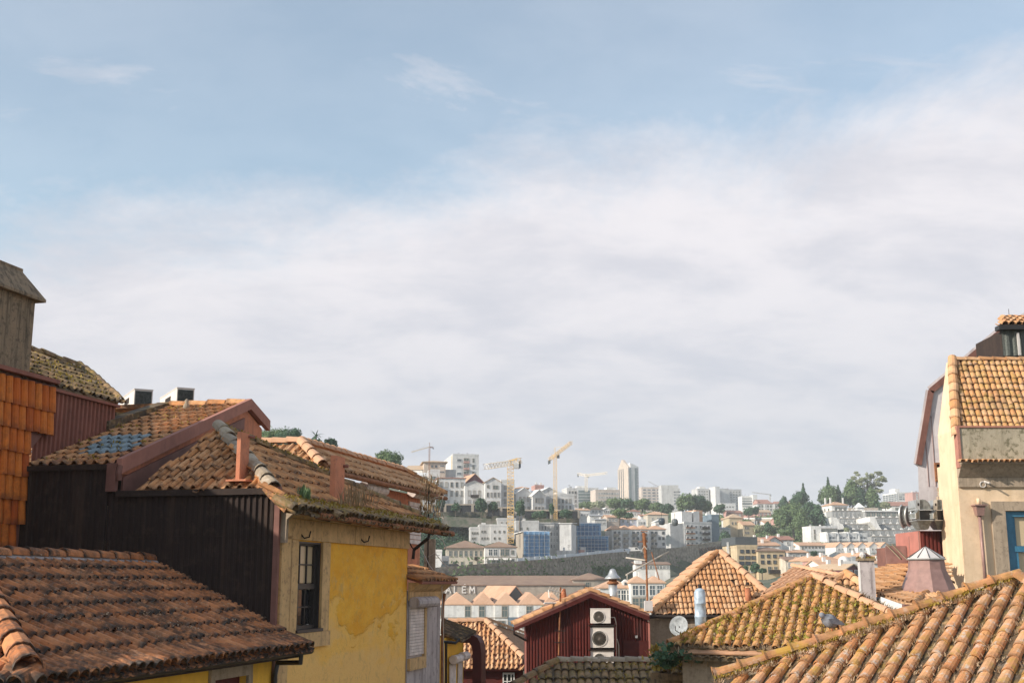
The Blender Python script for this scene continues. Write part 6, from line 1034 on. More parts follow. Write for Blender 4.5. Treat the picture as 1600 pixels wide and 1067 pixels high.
# --- small roofs right centre
RR_ = [('behind the yellow wing, widest', 1176, 1203, 846, 856, 370, 12, 'sand', 'hip', 8, 'roof_clay'), ('with two white gables above the yellow wing', 1199, 1222, 846, 857, 380, 18, 'white', 'gf', 7, 'roof_red'), ('with long red ridge and white end wall', 1212, 1240, 843, 853, 385, 8, 'white', 'gs', 6, 'roof_red'), ('with flat pinkish roof below the wood', 1184, 1218, 852, 862, 350, 4, 'white', 'gs', 5, 'roof_clay'),
       ('in front of the white terrace, grey rendered', 1232, 1262, 863, 874, 350, 10, 'grey', 'gs', 4, 'roof_clay'), ('with small gable above the maroon house', 1266, 1290, 876, 890, 310, 20, 'stonefar', 'hip', 8, 'roof_clay'), ('left of the white dome', 1283, 1313, 876, 889, 300, 16, 'rose', 'hip', 9, 'roof_clay'), ('in front of the white dome, broad and low', 1284, 1320, 884, 896, 275, 10, 'white', 'gs', 9, 'roof_clay'),
       ('with maroon gable and tan roof', 1322, 1345, 889, 900, 235, 25, 'maroon', 'gf', 7, 'roof_tan'), ('with tan slope right of two white chimneys', 1296, 1325, 889, 900, 240, 14, 'white', 'hip', 7, 'roof_tan'), ('with red gable behind the square chimney', 1336, 1366, 872, 884, 300, 22, 'maroon', 'gf', 8, 'roof_clay'), ('with grey band wall right of the square chimney', 1366, 1402, 880, 893, 290, 6, 'palegrey', 'gs', 5, 'roof_clay'),
       ('low and pale behind the pointed lantern', 1376, 1420, 872, 882, 320, 6, 'sand', 'gs', 4, 'roof_clay'), ('behind the solar panels', 1392, 1436, 866, 874, 340, 8, 'white', 'gs', 4, 'roof_red')]
for lb, x0, x1, yt, yb, Y, a, wl, rk, rh, rm in RR_: Bd('tiled_house', 'small tile roofed house ' + lb, x0, x1, yt, yb, Y, a, wall=wl, roof=rk, rh=rh, rmat=rm, dep=9, cat='house').wins('m', 2, 1, .9, 1.1, .1, .9, .2, .8).chim(.3, .3)
b = Bd('domed_building', 'long low white building carrying a white dome', 1312, 1352, 881, 892, 285, 5, wall='white', roof='flat', dep=9); p = b.P(b.W * .42, 4, b.H + .1); MB().lathe(p, [(1.45, 0), (1.42, .6), (1.2, 1.2), (.8, 1.65), (.3, 1.85), (.02, 1.9)], 18).build('dome', 'wall_white', b.t, True)
# --- white terrace of gabled houses and the terraced hotel
xs = [(1306.5, 1321.5), (1323.5, 1338.5), (1341, 1356), (1359, 1374), (1377, 1392)]; od = ['leftmost', 'second from left', 'middle', 'fourth from left', 'rightmost']
for i, (x0, x1) in enumerate(xs):
    b = Bd('terrace_house', od[i] + ' of five white gabled terrace houses with twin windows', x0, x1, 854, 867, 480 - i * 1.5, 14, wall='white', roof='gf', rh=6.5, dep=16 if i == 0 else 12, cat='house', group='white gabled terrace houses', oh=.15); b.wins('w', 2, 1, .9, 1.7, .15, .85, .32, .85).balcony(.1, .95, .28, 'wall_palegrey', .7)
b = Bd('white_row', 'long white two storey row with pinkish roof left of the gabled terrace', 1250, 1290, 852, 868, 470, 10, wall='white', roof='gs', rh=5, dep=10, pxs=None); b.wins('n', 7, 1, .8, 1.5, .05, .98, .5, .95).balcony(.2, .98, .45, 'wall_palegrey', .6)
Bd('white_row', 'short white end house with orange roof at the foot of the wood', 1237, 1250, 853, 862, 474, 8, wall='white', roof='gs', rh=5, dep=8)
b = Bd('terrace_wall', 'long grey garden wall below the white gabled terrace', 1276, 1345, 870, 876, 440, 4, wall='stonefar', roof='none', dep=1, cat='wall')
for i in range(4):
    x0 = 1291.5 + i * 16.3; b = Bd('hotel_wing', ['leftmost', 'second', 'third', 'rightmost'][i] + ' of four bays with sloping white party walls above the gabled terrace', x0, x0 + 15.8, 832, 847, 520 + i * 2, 8, wall='palegrey', roof='none', dep=10, cat='building', group='bays with white party walls'); b.wins('b', 2, 1, 1.0, 1.7, .2, .9, .2, .6).balcony(.1, .98, .14, 'wall_palegrey', .8)
    m = MB(); q = b.P(-.4, 0, 0); m.prism([q + Z * 0 - b.Bk * 1.6, q + Z * b.H * .8 - b.Bk * 1.0, q + Z * (b.H + .4), q + Z * (b.H + .4) + b.Bk * 8, q + b.Bk * 8], b.Fd * .9); m.build('party_wall', 'wall_white', b.t)
b = Bd('hotel_block', 'white cubic hotel block with a glazed top storey beside the wood', 1268, 1284, 824, 848, 525, 8, wall='white', roof='flat', dep=10, pxs=None); b.wins('n', 1, 2, .7, 2.2, .2, .5, .2, .9)
b = Bd('glazed_pavilion', 'bluish glazed pavilion above the white party walls', 1283, 1309, 824, 833, 532, 8, wall='palegrey', roof='flat', dep=10); b.wins('n', 8, 1, 1.0, 2.0, .02, .98, .1, .9)
b = Bd('hotel_villa', 'white villa with orange hipped roof and chimneys on top of the terraced hotel', 1300, 1325, 789, 807, 610, 10, pxs=1285, wall='white', roof='hip', rh=6.5, cat='house', oh=.5); b.wins('n', 4, 1, 1.7, 2.4, .2, .96, .35, .95).wins('n', 2, 1, 1.6, 1.6, .1, .9, .35, .9, side=True).band(.48, .3, 'wall_sand', -.1, side=True).chim(-.15, .4, 3.2).chim(.05, .2, 3.2).chim(.9, .3, 3.4)
def tier(lbl, x0, x1, yt, yb, Y, n, kind='dorm', wall='tint_grey', group='hotel terraces'):
    b = Bd('hotel_terrace', lbl, x0, x1, yt, yb, Y, 5, wall=wall, roof='none', dep=9, cat='terrace', group=group)
    if kind == 'glass': b.wins('n', n, 1, b.W / n * .85, b.H * .75, .01, .99, .1, .9); b.boxon(-.01, 1.01, -.08, 1, .6, 'wall_white', 'roof_slab')
    else:
        b.boxon(0, 1, -.02, .04, .25, 'wall_stonefar', 'ledge'); b.wins('m', n, 1, b.W / n * .35, b.H * .55, .01, .99, .15, .85)
        for i in range(n):
            p = b.P(b.W * (i + .25) / n, 1.2, b.H + .003); MB().prism([p, p + b.Fd * b.W / n * .5, p + b.Fd * b.W / n * .38 + Z * .9, p + b.Fd * b.W / n * .2 + Z * 1.15], b.Bk * .5).build('parasol', 'frame_white', b.t)
    return b
tier('uppermost grey hotel terrace just under the villa', 1301, 1352, 798, 809, 602, 7); tier('curved glazed hotel gallery right of the villa', 1352, 1442, 799, 808, 600, 11, 'glass'); tier('second hotel terrace with a line of white parasols, left half', 1312, 1360, 810, 818, 588, 5); tier('second hotel terrace with white parasols, right half', 1366, 1442, 809, 818, 590, 7)
tier('third hotel terrace, left half above the party walls', 1320, 1372, 819, 827, 572, 6); tier('third hotel terrace, right half with parasols', 1378, 1442, 819, 827, 574, 6); tier('fourth hotel terrace above the gabled houses', 1330, 1442, 828, 836, 555, 9); tier('lowest hotel terrace right of the party walls', 1362, 1442, 838, 848, 540, 7)
for lb, pts in (('white stepped stair wall dividing the hotel terraces, left', [(1298, 808), (1307, 808), (1312, 817), (1317, 819), (1320, 826), (1299, 828)]), ('white stepped stair wall dividing the hotel terraces, right', [(1359, 807), (1367, 807), (1371, 817), (1378, 828), (1379, 833), (1374, 833), (1366, 822), (1360, 815)])):
    MB().prism([at(x, y, 566) for x, y in pts], Vector((0, 25, 0))).build('stair_wall', 'wall_white', None, label=lb, category='wall')
Bd('white_office', 'white office block with banded windows on the skyline right of the tall tree', 1402, 1425, 770, 786, 1000, 8, pxs=1380, wall='white', roof='flat').boxon(.1, .4, .2, .6, 4).wins('m', 3, 3, 5, 1.4, .2, .9, .3, .95).wins('b', 5, 4, 6, 1.5, .0, 1, .2, .95, side=True)
Bd('pink_block', 'pink apartment block on the skyline against the pale metal building', 1427, 1440, 770, 786, 900, 6, wall='rose', roof='flat', dep=14).wins('m', 1, 3, 1.5, 2.4, .4, .6, .1, .95)
Bd('arched_villa', 'low white villa with red roof and arch above the glazed gallery', 1393, 1440, 790, 800, 690, 4, wall='white', roof='gs', rh=7, rmat='roof_red', dep=14, cat='house').wins('n', 3, 1, 2, 2, .1, .6, .1, .8)
Bd('garden_tent', 'small white peaked tent on the hotel garden beside the villa', 1340, 1350, 793, 797, 615, 5, wall='white', roof='hip', rh=8, rmat='roof_white', dep=5, cat='tent'); Bd('garden_wall', 'pale garden wall behind the hotel villa', 1326, 1372, 793, 798, 640, 3, wall='sand', roof='none', dep=1, cat='wall')

# --- hill top row left
b = Bd('gabled_hall', 'grey gabled hall with pale roof light at the left end of the hill', 646, 681, 753, 800, 425, 12, wall='grey', roof='gf', rh=9, rmat='roof_tan', dep=14); b.wins('m', 3, 2, 1.2, 1.8, .1, .9, .4, .9)
Bd('bright_roof_house', 'long house with bright white roof behind the grey gabled hall', 636, 673, 746, 760, 450, 20, wall='offwhite', roof='gs', rh=10, rmat='roof_white', dep=12, cat='house')
Bd('tan_roof_house', 'house with sloping tan roof at the skyline left of the cream house', 632, 660, 734, 748, 475, -12, wall='offwhite', roof='gs', rh=8, rmat='roof_tan', dep=12, cat='house')
b = Bd('cream_hip_house', 'cream house with shallow brown hipped roof beside the white tower block', 662, 696, 722, 755, 470, 8, wall='sand', roof='hip', rh=4.5, rmat='roof_tan', dep=12, cat='house', oh=.8); b.wins('d', 2, 1, 1.1, 1.2, .3, .65, .72, .9).wins('b', 1, 2, 1.9, .5, .72, .95, .42, .98)
Bd('low_link', 'low grey link building left of the white tower block', 693, 712, 736, 760, 480, 8, wall='palegrey', roof='flat', dep=8, cat='building')
b = Bd('white_tower_block', 'white apartment block with dark recessed balconies and a tan stripe on its side', 707, 748, 711, 760, 560, 10, pxs=690, wall='palegrey', roof='flat'); b.wins('b', 1, 4, 2.4, 1.2, .15, .36, .1, .95).wins('n', 1, 4, 2.6, 2.2, .4, .64, .1, .95).wins('n', 1, 4, 1.0, 2.0, .74, .84, .1, .95)
for k in range(4): b.balcony(.41, .63, .12 + .21 * k, 'wall_rose', 1.0)
MB().box(b.P(-.08, 1.2, 0), b.Fd * .075, b.Bk * 4, Z * b.H).build('stripe', 'wall_ochre', b.t); b.boxon(.6, .9, .2, .6, 1.4)
b = Bd('blue_window_house', 'grey house with one large light blue window below the cream hipped house', 670, 687, 736, 768, 445, 8, wall='palegrey', roof='flat', dep=8, cat='house'); b.wins('n', 1, 1, 2.0, 1.7, .15, .65, .45, .85)
b = Bd('long_grey_house', 'long pale grey two storey house with low red roof in the hill row', 684, 727, 747, 790, 430, 9, wall='palegrey', roof='hip', rh=3.5, rmat='roof_red', dep=12, cat='house'); b.wins('g', 5, 1, .95, 2.0, .03, .97, .62, .92).wins('g', 5, 1, .95, 2.2, .03, .97, .30, .6).wins('m', 4, 1, 1, 1.7, .03, .97, .05, .25)
Bd('maroon_hall', 'maroon gabled hall with pinkish roof behind the grey gabled house', 727, 757, 754, 770, 452, 18, wall='maroon', roof='gf', rh=14, rmat='roof_clay', dep=14)
b = Bd('balcony_gable_house', 'grey gabled house with a balcony right of the long grey house', 726, 756, 757, 794, 428, 9, wall='palegrey', roof='gf', rh=6, rmat='roof_grey', dep=12, cat='house'); b.wins('g', 3, 1, .9, 2.0, .1, .9, .5, .8).wins('g', 3, 1, .9, 1.9, .1, .9, .1, .4).balcony(.3, .72, .46, 'iron', .8)
b = Bd('round_window_house', 'pale gabled house with tan roof edge and a round upper window', 758, 783, 753, 794, 426, 9, wall='palegrey', roof='gf', rh=7, rmat='roof_tan', dep=12, cat='house'); b.wins('n', 1, 1, .9, 1.1, .05, .3, .72, .95).wins('n', 1, 1, 2.0, 1.3, .45, .85, .7, .92).wins('g', 4, 1, .7, 1.8, .05, .95, .38, .65).wins('g', 3, 1, .9, 1.7, .05, .95, .06, .32)
Bd('flat_grey_house', 'plain flat topped grey house directly left of the nearer yellow crane', 783, 804, 752, 792, 432, 8, wall='palegrey', roof='flat', dep=10, cat='house').wins('g', 2, 3, .9, 1.6, .1, .9, .1, .9)
for i, (x0, x1, yt, lb) in enumerate(((806, 832, 771, 'grey gabled warehouse with sunlit white roof right of the nearer crane'), (832.5, 853, 774, 'second grey gabled warehouse right of the nearer crane'))): Bd('gabled_warehouse', lb, x0, x1, yt, 804, 432 - i, 20, wall='palegrey', roof='gf', rh=9, rmat='roof_white', dep=14, cat='warehouse').wins('g', 3, 1, .9, 1.7, .15, .85, .6, .9).wins('g', 3, 1, .9, 2.0, .1, .9, .1, .45)
Bd('big_white_roof_hall', 'hall with a broad white roof behind the gabled warehouses, between the yellow cranes', 836, 880, 773, 790, 470, 14, wall='offwhite', roof='gf', rh=12, rmat='roof_white', dep=20)
Bd('low_grey_block', 'low flat grey block below the broad white roofed hall', 853, 869, 775, 806, 436, 8, wall='grey', roof='flat', dep=8).wins('g', 2, 2, .9, 1.6, .1, .9, .3, .9)
Bd('cornered_grey_block', 'flat grey block with stepped top right of the farther yellow crane', 868, 897, 774, 808, 440, 8, wall='palegrey', roof='flat', dep=10).wins('g', 4, 2, .8, 1.6, .1, .9, .3, .9).boxon(.1, .5, .2, .8, 1.4, 'wall_palegrey')
Bd('orange_dome_roof_house', 'house with flat orange roof at the skyline right of the nearer crane', 806, 826, 763, 775, 470, 5, wall='sand', roof='hip', rh=4, dep=10, cat='house'); Bd('brick_stub_house', 'pinkish house with several chimney pots on the skyline', 836, 850, 760, 772, 500, 10, wall='rose', roof='flat', dep=8, cat='house').chim(.2, .3).chim(.7, .3)
Bd('gallery_block', 'tall pale grey block with faint windows left of the banded office', 886, 904, 764, 800, 600, 10, wall='palegrey', roof='flat', dep=12).wins('g', 3, 4, 1, 1.5, .1, .9, .2, .95)
b = Bd('banded_office', 'grey office slab with dark ribbon windows on the skyline', 901, 935, 763, 795, 880, 8, wall='palegrey', roof='flat', dep=14)
for k in range(5): b.band(.2 + .15 * k, 1.8, 'glass_green', -.2, .04, .98, 'ribbon_window')
b.boxon(.05, .5, .1, .7, 2, 'wall_white')
Bd('pinkish_slab', 'pale pinkish office slab left of the tall tower', 931, 968, 766, 795, 860, 10, wall='pinkish', roof='flat', dep=16).wins('m', 8, 3, 1.8, 1.2, .1, .98, .3, .95).boxon(.5, .9, .1, .6, 2.5, 'wall_white')
# the tall tower with its slanted top
b = Bd('tall_tower', 'tall sandy apartment tower with a slanted top, highest building on the skyline', 983, 999, 730, 795, 1300, 18, pxs=966.5, wall='grey', roof='none', cat='tower'); H = b.H; tk = 14 * b.k
Ds = b.dep; MB().prism([b.P(0, 0, H), b.P(0, Ds, H), b.P(0, Ds * .62, H + tk), b.P(0, Ds * .55, H + tk)], b.Fd * b.W * .2).build('slanted_top', 'wall_sand', b.t)
MB().prism([b.P(b.W * .2 + .01, 0, H), b.P(b.W, 0, H), b.P(b.W, 0, H + 1), b.P(b.W * .2 + .01, 0, H + tk * .5)], b.Bk * Ds * .8).build('slanted_top', 'wall_palegrey', b.t)
MB().box(b.P(-.25, -.2, 0), b.Fd * .24, b.Bk * (Ds + .3), Z * H).build('painted_sunlit_face', 'wall_sand', b.t); b.wins('r', 3, 20, 1.9, 1.7, .05, .62, .22, .99, side=True, off=-.27);  # sand sheet puts the warm sunlit tone on the left face
for u in (.08, .62): MB().box(b.P(b.W * u, -.25, 0), b.Fd * 2.2, b.Bk * .24, Z * H * .99).build('window_shaft', 'glass_green', b.t)
b.wins('b', 1, 20, 2.6, 1.3, .78, .98, .22, .99)
b = Bd('pink_office', 'sandy pink office block with rows of small windows right of the tower', 1003, 1034, 762, 800, 1000, 3, wall='pinkish', roof='flat', dep=15); b.wins('b', 4, 6, 3.2, 1.2, .04, .97, .25, .98)
b = Bd('grey_slab', 'plain grey concrete slab block touching the pink office', 1034.5, 1063, 764, 800, 960, 3, wall='grey', roof='flat', dep=15); b.boxon(0, .95, .1, .9, 3.4, 'wall_grey'); b.wins('b', 2, 5, 4, 1.2, .7, .99, .3, .95)
HOSP = [(1091, 1109, 764, 1250, 'leftmost pale block of the hospital cluster, with small square windows', 'grey', 1086), (1109, 1119, 765, 1262, 'plain grey middle block of the hospital cluster', 'grey', None), (1119, 1126, 761, 1240, 'narrow pale stair tower of the hospital cluster', 'palegrey', None), (1126, 1140, 764, 1255, 'grey windowless block right of the narrow stair tower', 'grey', None), (1140, 1160, 765, 1270, 'rightmost block of the hospital cluster, with a column of white balconies', 'grey', None)]
for x0, x1, yt, Y, lb, wl, ps in HOSP:
    b = Bd('hospital_block', lb, x0, x1, yt, 806, Y, 12, wall=wl, roof='flat', dep=18, group='hospital cluster on the skyline'); 
    if x0 in (1091, 1140): b.wins('n', 4, 6, 1.6, 1.5, .05, .95, .35, .97)
    if x0 == 1091: b.boxon(.3, .8, .2, .8, 3, 'wall_white')
    if x0 == 1140:
        for k in range(7): b.balcony(.3, .5, .3 + .09 * k, 'wall_white', 1.2)
Bd('low_hospital_wing', 'low pale wing in front of the hospital cluster', 1128, 1150, 787, 806, 1150, 6, wall='palegrey', roof='flat', dep=12).wins('n', 4, 2, 1.6, 1.4, .1, .9, .3, .9)
b = Bd('striped_office', 'white office with dark horizontal stripes right of the hospital', 1160, 1177, 776, 798, 1100, 4, wall='white', roof='flat', dep=14)
for k in range(4): b.band(.28 + .18 * k, 1.4, 'glass_mixed', -.2, .02, .98, 'ribbon_window')
Bd('plain_office_end', 'plain pale end tower attached to the striped office', 1177.3, 1184, 774, 798, 1098, 4, wall='palegrey', roof='flat', dep=14)
b = Bd('long_apartment_house', 'long pale apartment house with red roof on the skyline right of the offices', 1184, 1217, 787, 804, 900, 3, wall='palegrey', roof='hip', rh=5, rmat='roof_red', dep=14); b.wins('n', 7, 2, 1.5, 2.0, .03, .97, .3, .95)
for k in (.3, .75): b.band(0.1, b.H * .9, 'wall_white', -.3, k, k + .08, 'bay')
HZ = [('on the skyline above the long apartment house', 1184, 1203, 784, 792, 960, 'rose', 'roof_red'), ('at the skyline behind the conical tree', 1214, 1237, 787, 793, 950, 'rose', 'roof_red'), ('pink gabled, below the long apartment house', 1184, 1205, 800, 806, 800, 'rose', 'roof_tan'), ('red roofed, left of the viaduct', 1140, 1161, 801, 809, 700, 'rose', 'roof_red'), ('cubic with a plain red roof above the viaduct', 1168, 1180, 808, 811, 760, 'rose', 'roof_red'), ('white, under the viaduct beside the wood', 1195, 1208, 817, 824, 700, 'white', 'roof_clay'), ('pinkish, where the viaduct meets the wood', 1216, 1224, 812, 822, 640, 'rose', 'roof_clay')]
for lb, x0, x1, yt, yb, Y, wl, rm in HZ: Bd('hill_house', 'small distant house ' + lb, x0, x1, yt, yb, Y, 10, wall=wl, roof='gs', rh=4, rmat=rm, dep=10, cat='house').wins('m', 3, 1, 1.2, 1.3, .1, .9, .2, .9)
t = thing('viaduct', 'grey road viaduct on slim piers crossing the green valley', 'viaduct', at(1192, 825, 730)); A_ = at(1158, 811, 740); B_ = at(1224, 810.5, 700); m = MB(); m.prism([A_, B_, B_ - Z * 1.6, A_ - Z * 1.6], Vector((1, 8, 0))); m.build('deck', 'wall_stonefar', t); MB().prism([A_ + Z * .9, B_ + Z * .9, B_ + Z * .05, A_ + Z * .05], Vector((0, .3, 0))).build('railing', 'wall_palegrey', t)
for x in (1166, 1179, 1193, 1207): p = at(x, 813.5, 722); MB().box(p, (1.6, 0, 0), (0, 2, 0), -Z * 16).build('pier', 'wall_palegrey', t)
# --- middle distance houses centre
MD = [('white with tan roof and two chimneys above the blue netting', 905, 922, 797, 813, 520, 8, 'palegrey', 'shed', 4, 'roof_clay', 893), ('tan roofed, left of the round tree', 922, 942, 796, 802, 545, 5, 'offwhite', 'hip', 5, 'roof_tan', None), ('white gable peeping out left of the round tree', 942, 953, 797, 802, 560, 10, 'white', 'gf', 4, 'roof_white', None), ('grey with a low slab roof below the tan roofed one', 922, 952, 806, 814, 500, 6, 'palegrey', 'gs', 3, 'roof_grey', None),
      ('orange roofed with dark slot window, above the netting', 949, 967, 808, 818, 480, 12, 'sand', 'gs', 4, 'roof_clay', 938), ('lilac white with orange roof edge and two windows', 967, 995, 811, 818, 485, 6, 'lilac', 'gs', 2.5, 'roof_clay', None), ('pagoda like with red hipped roof right of the round tree', 984, 1001, 799, 808, 560, 12, 'white', 'hip', 4, 'roof_red', None), ('with broad tan roof under the pink office', 1012, 1044, 804, 818, 540, 8, 'cream', 'hip', 6, 'roof_clay', None), ('white flat fronted left of the cable cars', 1001, 1013, 806, 818, 555, 6, 'white', 'gs', 3, 'roof_red', None),
      ('white, peeping above the tan roof apartments', 996, 1010, 813, 822, 500, 4, 'white', 'flat', 2, None, None), ('white below the pagoda roof', 1024, 1036, 815, 826, 520, 6, 'white', 'gf', 3, 'roof_white', None), ('grey terraced below the round tree', 930, 948, 812, 824, 470, 6, 'grey', 'shed', 3, 'roof_grey', None), ('with arches behind the farther crane foot', 893, 903, 801, 811, 515, 5, 'offwhite', 'gs', 2, 'roof_tan', None)]
for lb, x0, x1, yt, yb, Y, a, wl, rk, rh, rm, ps in MD: Bd('valley_house', 'valley house ' + lb, x0, x1, yt, yb, Y + 70, a, wall=wl, roof=rk, rh=rh, rmat=rm, dep=9, pxs=ps, cat='house').wins('m', 3, 1, 1.0, 1.3, .1, .9, .25, .85).chim(.5, .4, 1.2)
# apartments on the street above the retaining wall
AP_ = [(957, 972, 'with the white sunlit end wall', 'offwhite', 940), (972.3, 986, 'second from the left, grey topped', 'palegrey', None), (986.3, 1001, 'middle one with thin balconies', 'white', None), (1001.3, 1015, 'with brown balconies behind the rusty antenna', 'offwhite', None), (1015.3, 1041, 'rightmost and widest with tan hipped roof', 'offwhite', None)]
for i, (x0, x1, lb, wl, ps) in enumerate(AP_):
    b = Bd('apartment_house', 'four storey apartment house ' + lb, x0, x1, 827, 866 - i * .4, 452 + i * 7, 8, pxs=ps, wall=wl, roof='hip', rh=7, dep=12, group='apartment row above the retaining wall', cat='apartment house', oh=.3)
    b.wins('m' if i % 2 else 'r', 2 if i < 4 else 4, 3, .95, 1.15, .06, .96, .28, .98, js=.08).wins('n', 2 if i < 4 else 4, 1, 1.5, 2.0, .06, .96, .02, .25)
    for k in range(3): b.balcony(.1, .7 if i < 4 else .4, .26 + .235 * k, 'wall_stonefar' if i != 3 else 'rust', .8)
b = Bd('cream_banded_block', 'cream banded apartment block seen between the tan roofs and the white flats', 1040, 1060, 822, 850, 560, 4, wall='offwhite', roof='flat', dep=12)
for k in range(4): b.band(.2 + .2 * k, .5, 'wall_sand', -.3)
b.wins('b', 3, 3, 1.3, 1.2, .05, .95, .3, .95)
b = Bd('flats', 'tall white flats with many small balconies and a plain grey end wall', 1070, 1113, 817, 858, 510, 20, pxs=None, wall='palegrey', roof='flat', dep=14); b.wins('k', 2, 4, 1.3, 1.6, .05, .35, .1, .98).wins('b', 4, 4, 1.2, 1.3, .36, .98, .12, .97)
MB().box(b.P(-6.5, .3, 0), b.Fd * 6.45, b.Bk * 10, Z * b.H * .98).build('end_wing', 'wall_grey', b.t); b.boxon(-.02, .35, .1, .8, 5.0, 'wall_offwhite').boxon(.42, .62, .1, .8, 5.2, 'wall_palegrey').boxon(.55, .8, .2, .9, 5.8, 'roof_clay', 'tiled_penthouse')
for k in range(4): b.balcony(.62, .9, .12 + .22 * k, 'iron', 1.0)
b = Bd('blue_walled_block', 'narrow block with a tall blue grey windowless side wall right of the flats', 1113.5, 1125, 806, 858, 524, 14, wall='bluegrey', roof='flat', dep=12)
Bd('sunlit_white_house', 'sunlit white house below the hospital, left of the ochre tower house', 1128, 1141, 812, 838, 545, -14, wall='white', roof='gs', rh=3, dep=9, cat='house').wins('m', 2, 3, .9, 1.6, .1, .9, .1, .9)
Bd('ochre_tower_house', 'square ochre house with pyramid roof and stained wall in the valley', 1141, 1161, 809, 846, 535, 8, wall='ochre', roof='hip', rh=7, rmat='roof_tan', dep=9, cat='house').wins('n', 2, 1, .8, 1.2, .1, .6, .6, .95)
Bd('ochre_side_house', 'lower ochre house with tiled roof adjoining the pyramid roofed one', 1162, 1180, 820, 842, 530, 14, wall='ochre', roof='gs', rh=6, dep=9, cat='house').wins('n', 2, 2, .8, 1.1, .1, .5, .3, .95)
Bd('grey_shack', 'small grey house in the shade left of the ochre tower house', 1124, 1142, 826, 846, 525, 6, wall='grey', roof='shed', rh=3, rmat='roof_grey', dep=8, cat='house').wins('n', 3, 2, .8, 1.2, .1, .9, .2, .9)
# --- villas and building site
b = Bd('red_hip_villa', 'old villa with reddish hipped roof and narrow windows at the street bend', 697, 757, 856, 888, 365, 4, wall='cream', roof='hip', rh=13, rmat='roof_brown', dep=14, cat='villa', oh=.6); b.wins('n', 7, 1, .9, 1.9, .04, .98, .55, .92).wins('n', 4, 1, 1.0, 1.9, .1, .95, .05, .35).balcony(.73, .84, .42, 'iron', .8)
b = Bd('grey_villa', 'grey two storey villa with awnings and skylights in its brown roof', 757.5, 807, 855, 884, 363, 7, wall='offwhite', roof='hip', rh=10, rmat='roof_brown', dep=14, cat='villa'); b.wins('w', 2, 1, 1.3, 2.2, .1, .42, .55, .92).wins('n', 2, 1, 1.3, 2.2, .48, .78, .55, .92).wins('n', 1, 1, 1.0, 1.4, .8, .96, .58, .9).band(.47, .2, 'wall_stonefar').wins('n', 6, 1, 1.2, 2.0, .06, .95, .05, .42)
for u in (.12, .28, .55, .7): MB().prism([b.P(b.W * u, -.01, b.H * .43), b.P(b.W * u, -.9, b.H * .33), b.P(b.W * u, -.01, b.H * .33)], b.Fd * 1.3).build('awning', 'frame_white', b.t)
b = Bd('sign_wall', 'small white walled building with two lines of writing beside the old villa', 674, 690, 862, 888, 345, 2, wall='white', roof='flat', dep=5); b.band(.78, .12, 'iron', -.02, .25, .8, 'painted_line'); b.band(.62, .3, 'wall_stonefar', -.02, .3, .75, 'painted_line')
Bd('white_garage', 'low white garage with a dark opening beside the old villa', 690.5, 701, 872, 888, 347, 2, wall='white', roof='flat', dep=5).wins('n', 1, 1, 1.5, 2.0, .2, .9, .05, .8)
for x0, x1, yt, yb, Y, lb in ((735, 749, 826, 850, 398, 'leftmost bare grey concrete shell of the building site'), (749.3, 766, 822, 852, 397, 'bare grey shell with small square holes on the building site'), (766.3, 794, 822, 852, 396, 'pale sheeted grey shell left of the nearer crane mast'), (777, 806, 812, 830, 410, 'upper grey shell behind the nearer crane mast'), (806, 842, 816, 850, 405, 'grey shell right of the nearer crane, partly roofed')):
    Bd('concrete_shell', lb, x0, x1, yt, yb, Y, 5, wall='grey' if x0 != 766.3 else 'palegrey', roof='flat', dep=10, group='shells of the building site').wins('n', 3, 2, .6, .8, .1, .9, .2, .9, js=.2)
def netted(lbl, x0, x1, yt, yb, Y, n, rows, pxs=None, a=8, rh=3, dep=None):
    b = Bd('netted_building', lbl, x0, x1, yt, yb, Y, a, pxs=pxs, wall='stonefar', roof='hip', rh=rh, rmat='roof_white', dep=dep, oh=.6); b.wins('n', n, rows, 1.1, 2.1, .06, .94, .08, .92)
    # scaffold: netting hangs in lifts between standards, leaving the windows showing through as darker bays
    W_ = b.W; H_ = b.H; cols_ = n * 2 + 1; m = MB()
    NC = 40; NR = 24
    def f(i, j): u = W_ * i / NC; z = H_ * 1.02 * j / NR; return b.P(u, -1.25 + .22 * mnoise.noise(Vector((u * .7, z * .5, Y))) + .1 * math.sin(z * 2.9), z)
    rw = []
    for r in range(rows):
        for i in range(n): rw.append((W_ * (.06 + .88 * (i + .5) / n), H_ * (.08 + .84 * (r + .5) / rows)))
    m2 = MB()
    for i in range(NC):
        for j in range(NR): m.quad(f(i, j), f(i + 1, j), f(i + 1, j + 1), f(i, j + 1))
    m.build('netting', 'net_blue', b.t)
    for i in range(n + 1): u = W_ * i / n; MB().tube([b.P(u, -1.5, 0), b.P(u, -1.5, H_ * 1.03)], .06, 4).build('standard', 'galv', b.t)
    for k in range(1, rows * 2): MB().tube([b.P(0, -1.5, H_ * k / (rows * 2)), b.P(W_, -1.5, H_ * k / (rows * 2))], .05, 4).build('ledger', 'galv', b.t)
    for u, z in rw: MB().box(b.P(u - .55, -1.47, z - .9), b.Fd * 1.1, b.Bk * .04, Z * 1.8).build('net_bay', 'net_bay', b.t)
    return b
t_ = NT('net_bay'); t_.fin(t_.mix(t_.ss(t_.noise(.7, 4), .3, .7), (.02, .075, .17), (.045, .12, .24)), .8)
netted('left scaffolded building wrapped in blue netting with a pale roof', 817, 858, 831, 875, 380, 5, 4, pxs=806); netted('upper scaffolded building in blue netting under a wavy white cover', 893, 938, 818, 842, 446, 7, 2, pxs=878); netted('lower right scaffolded building wrapped in blue netting', 901, 950, 838, 871, 432, 9, 3, pxs=890, rh=1.5)
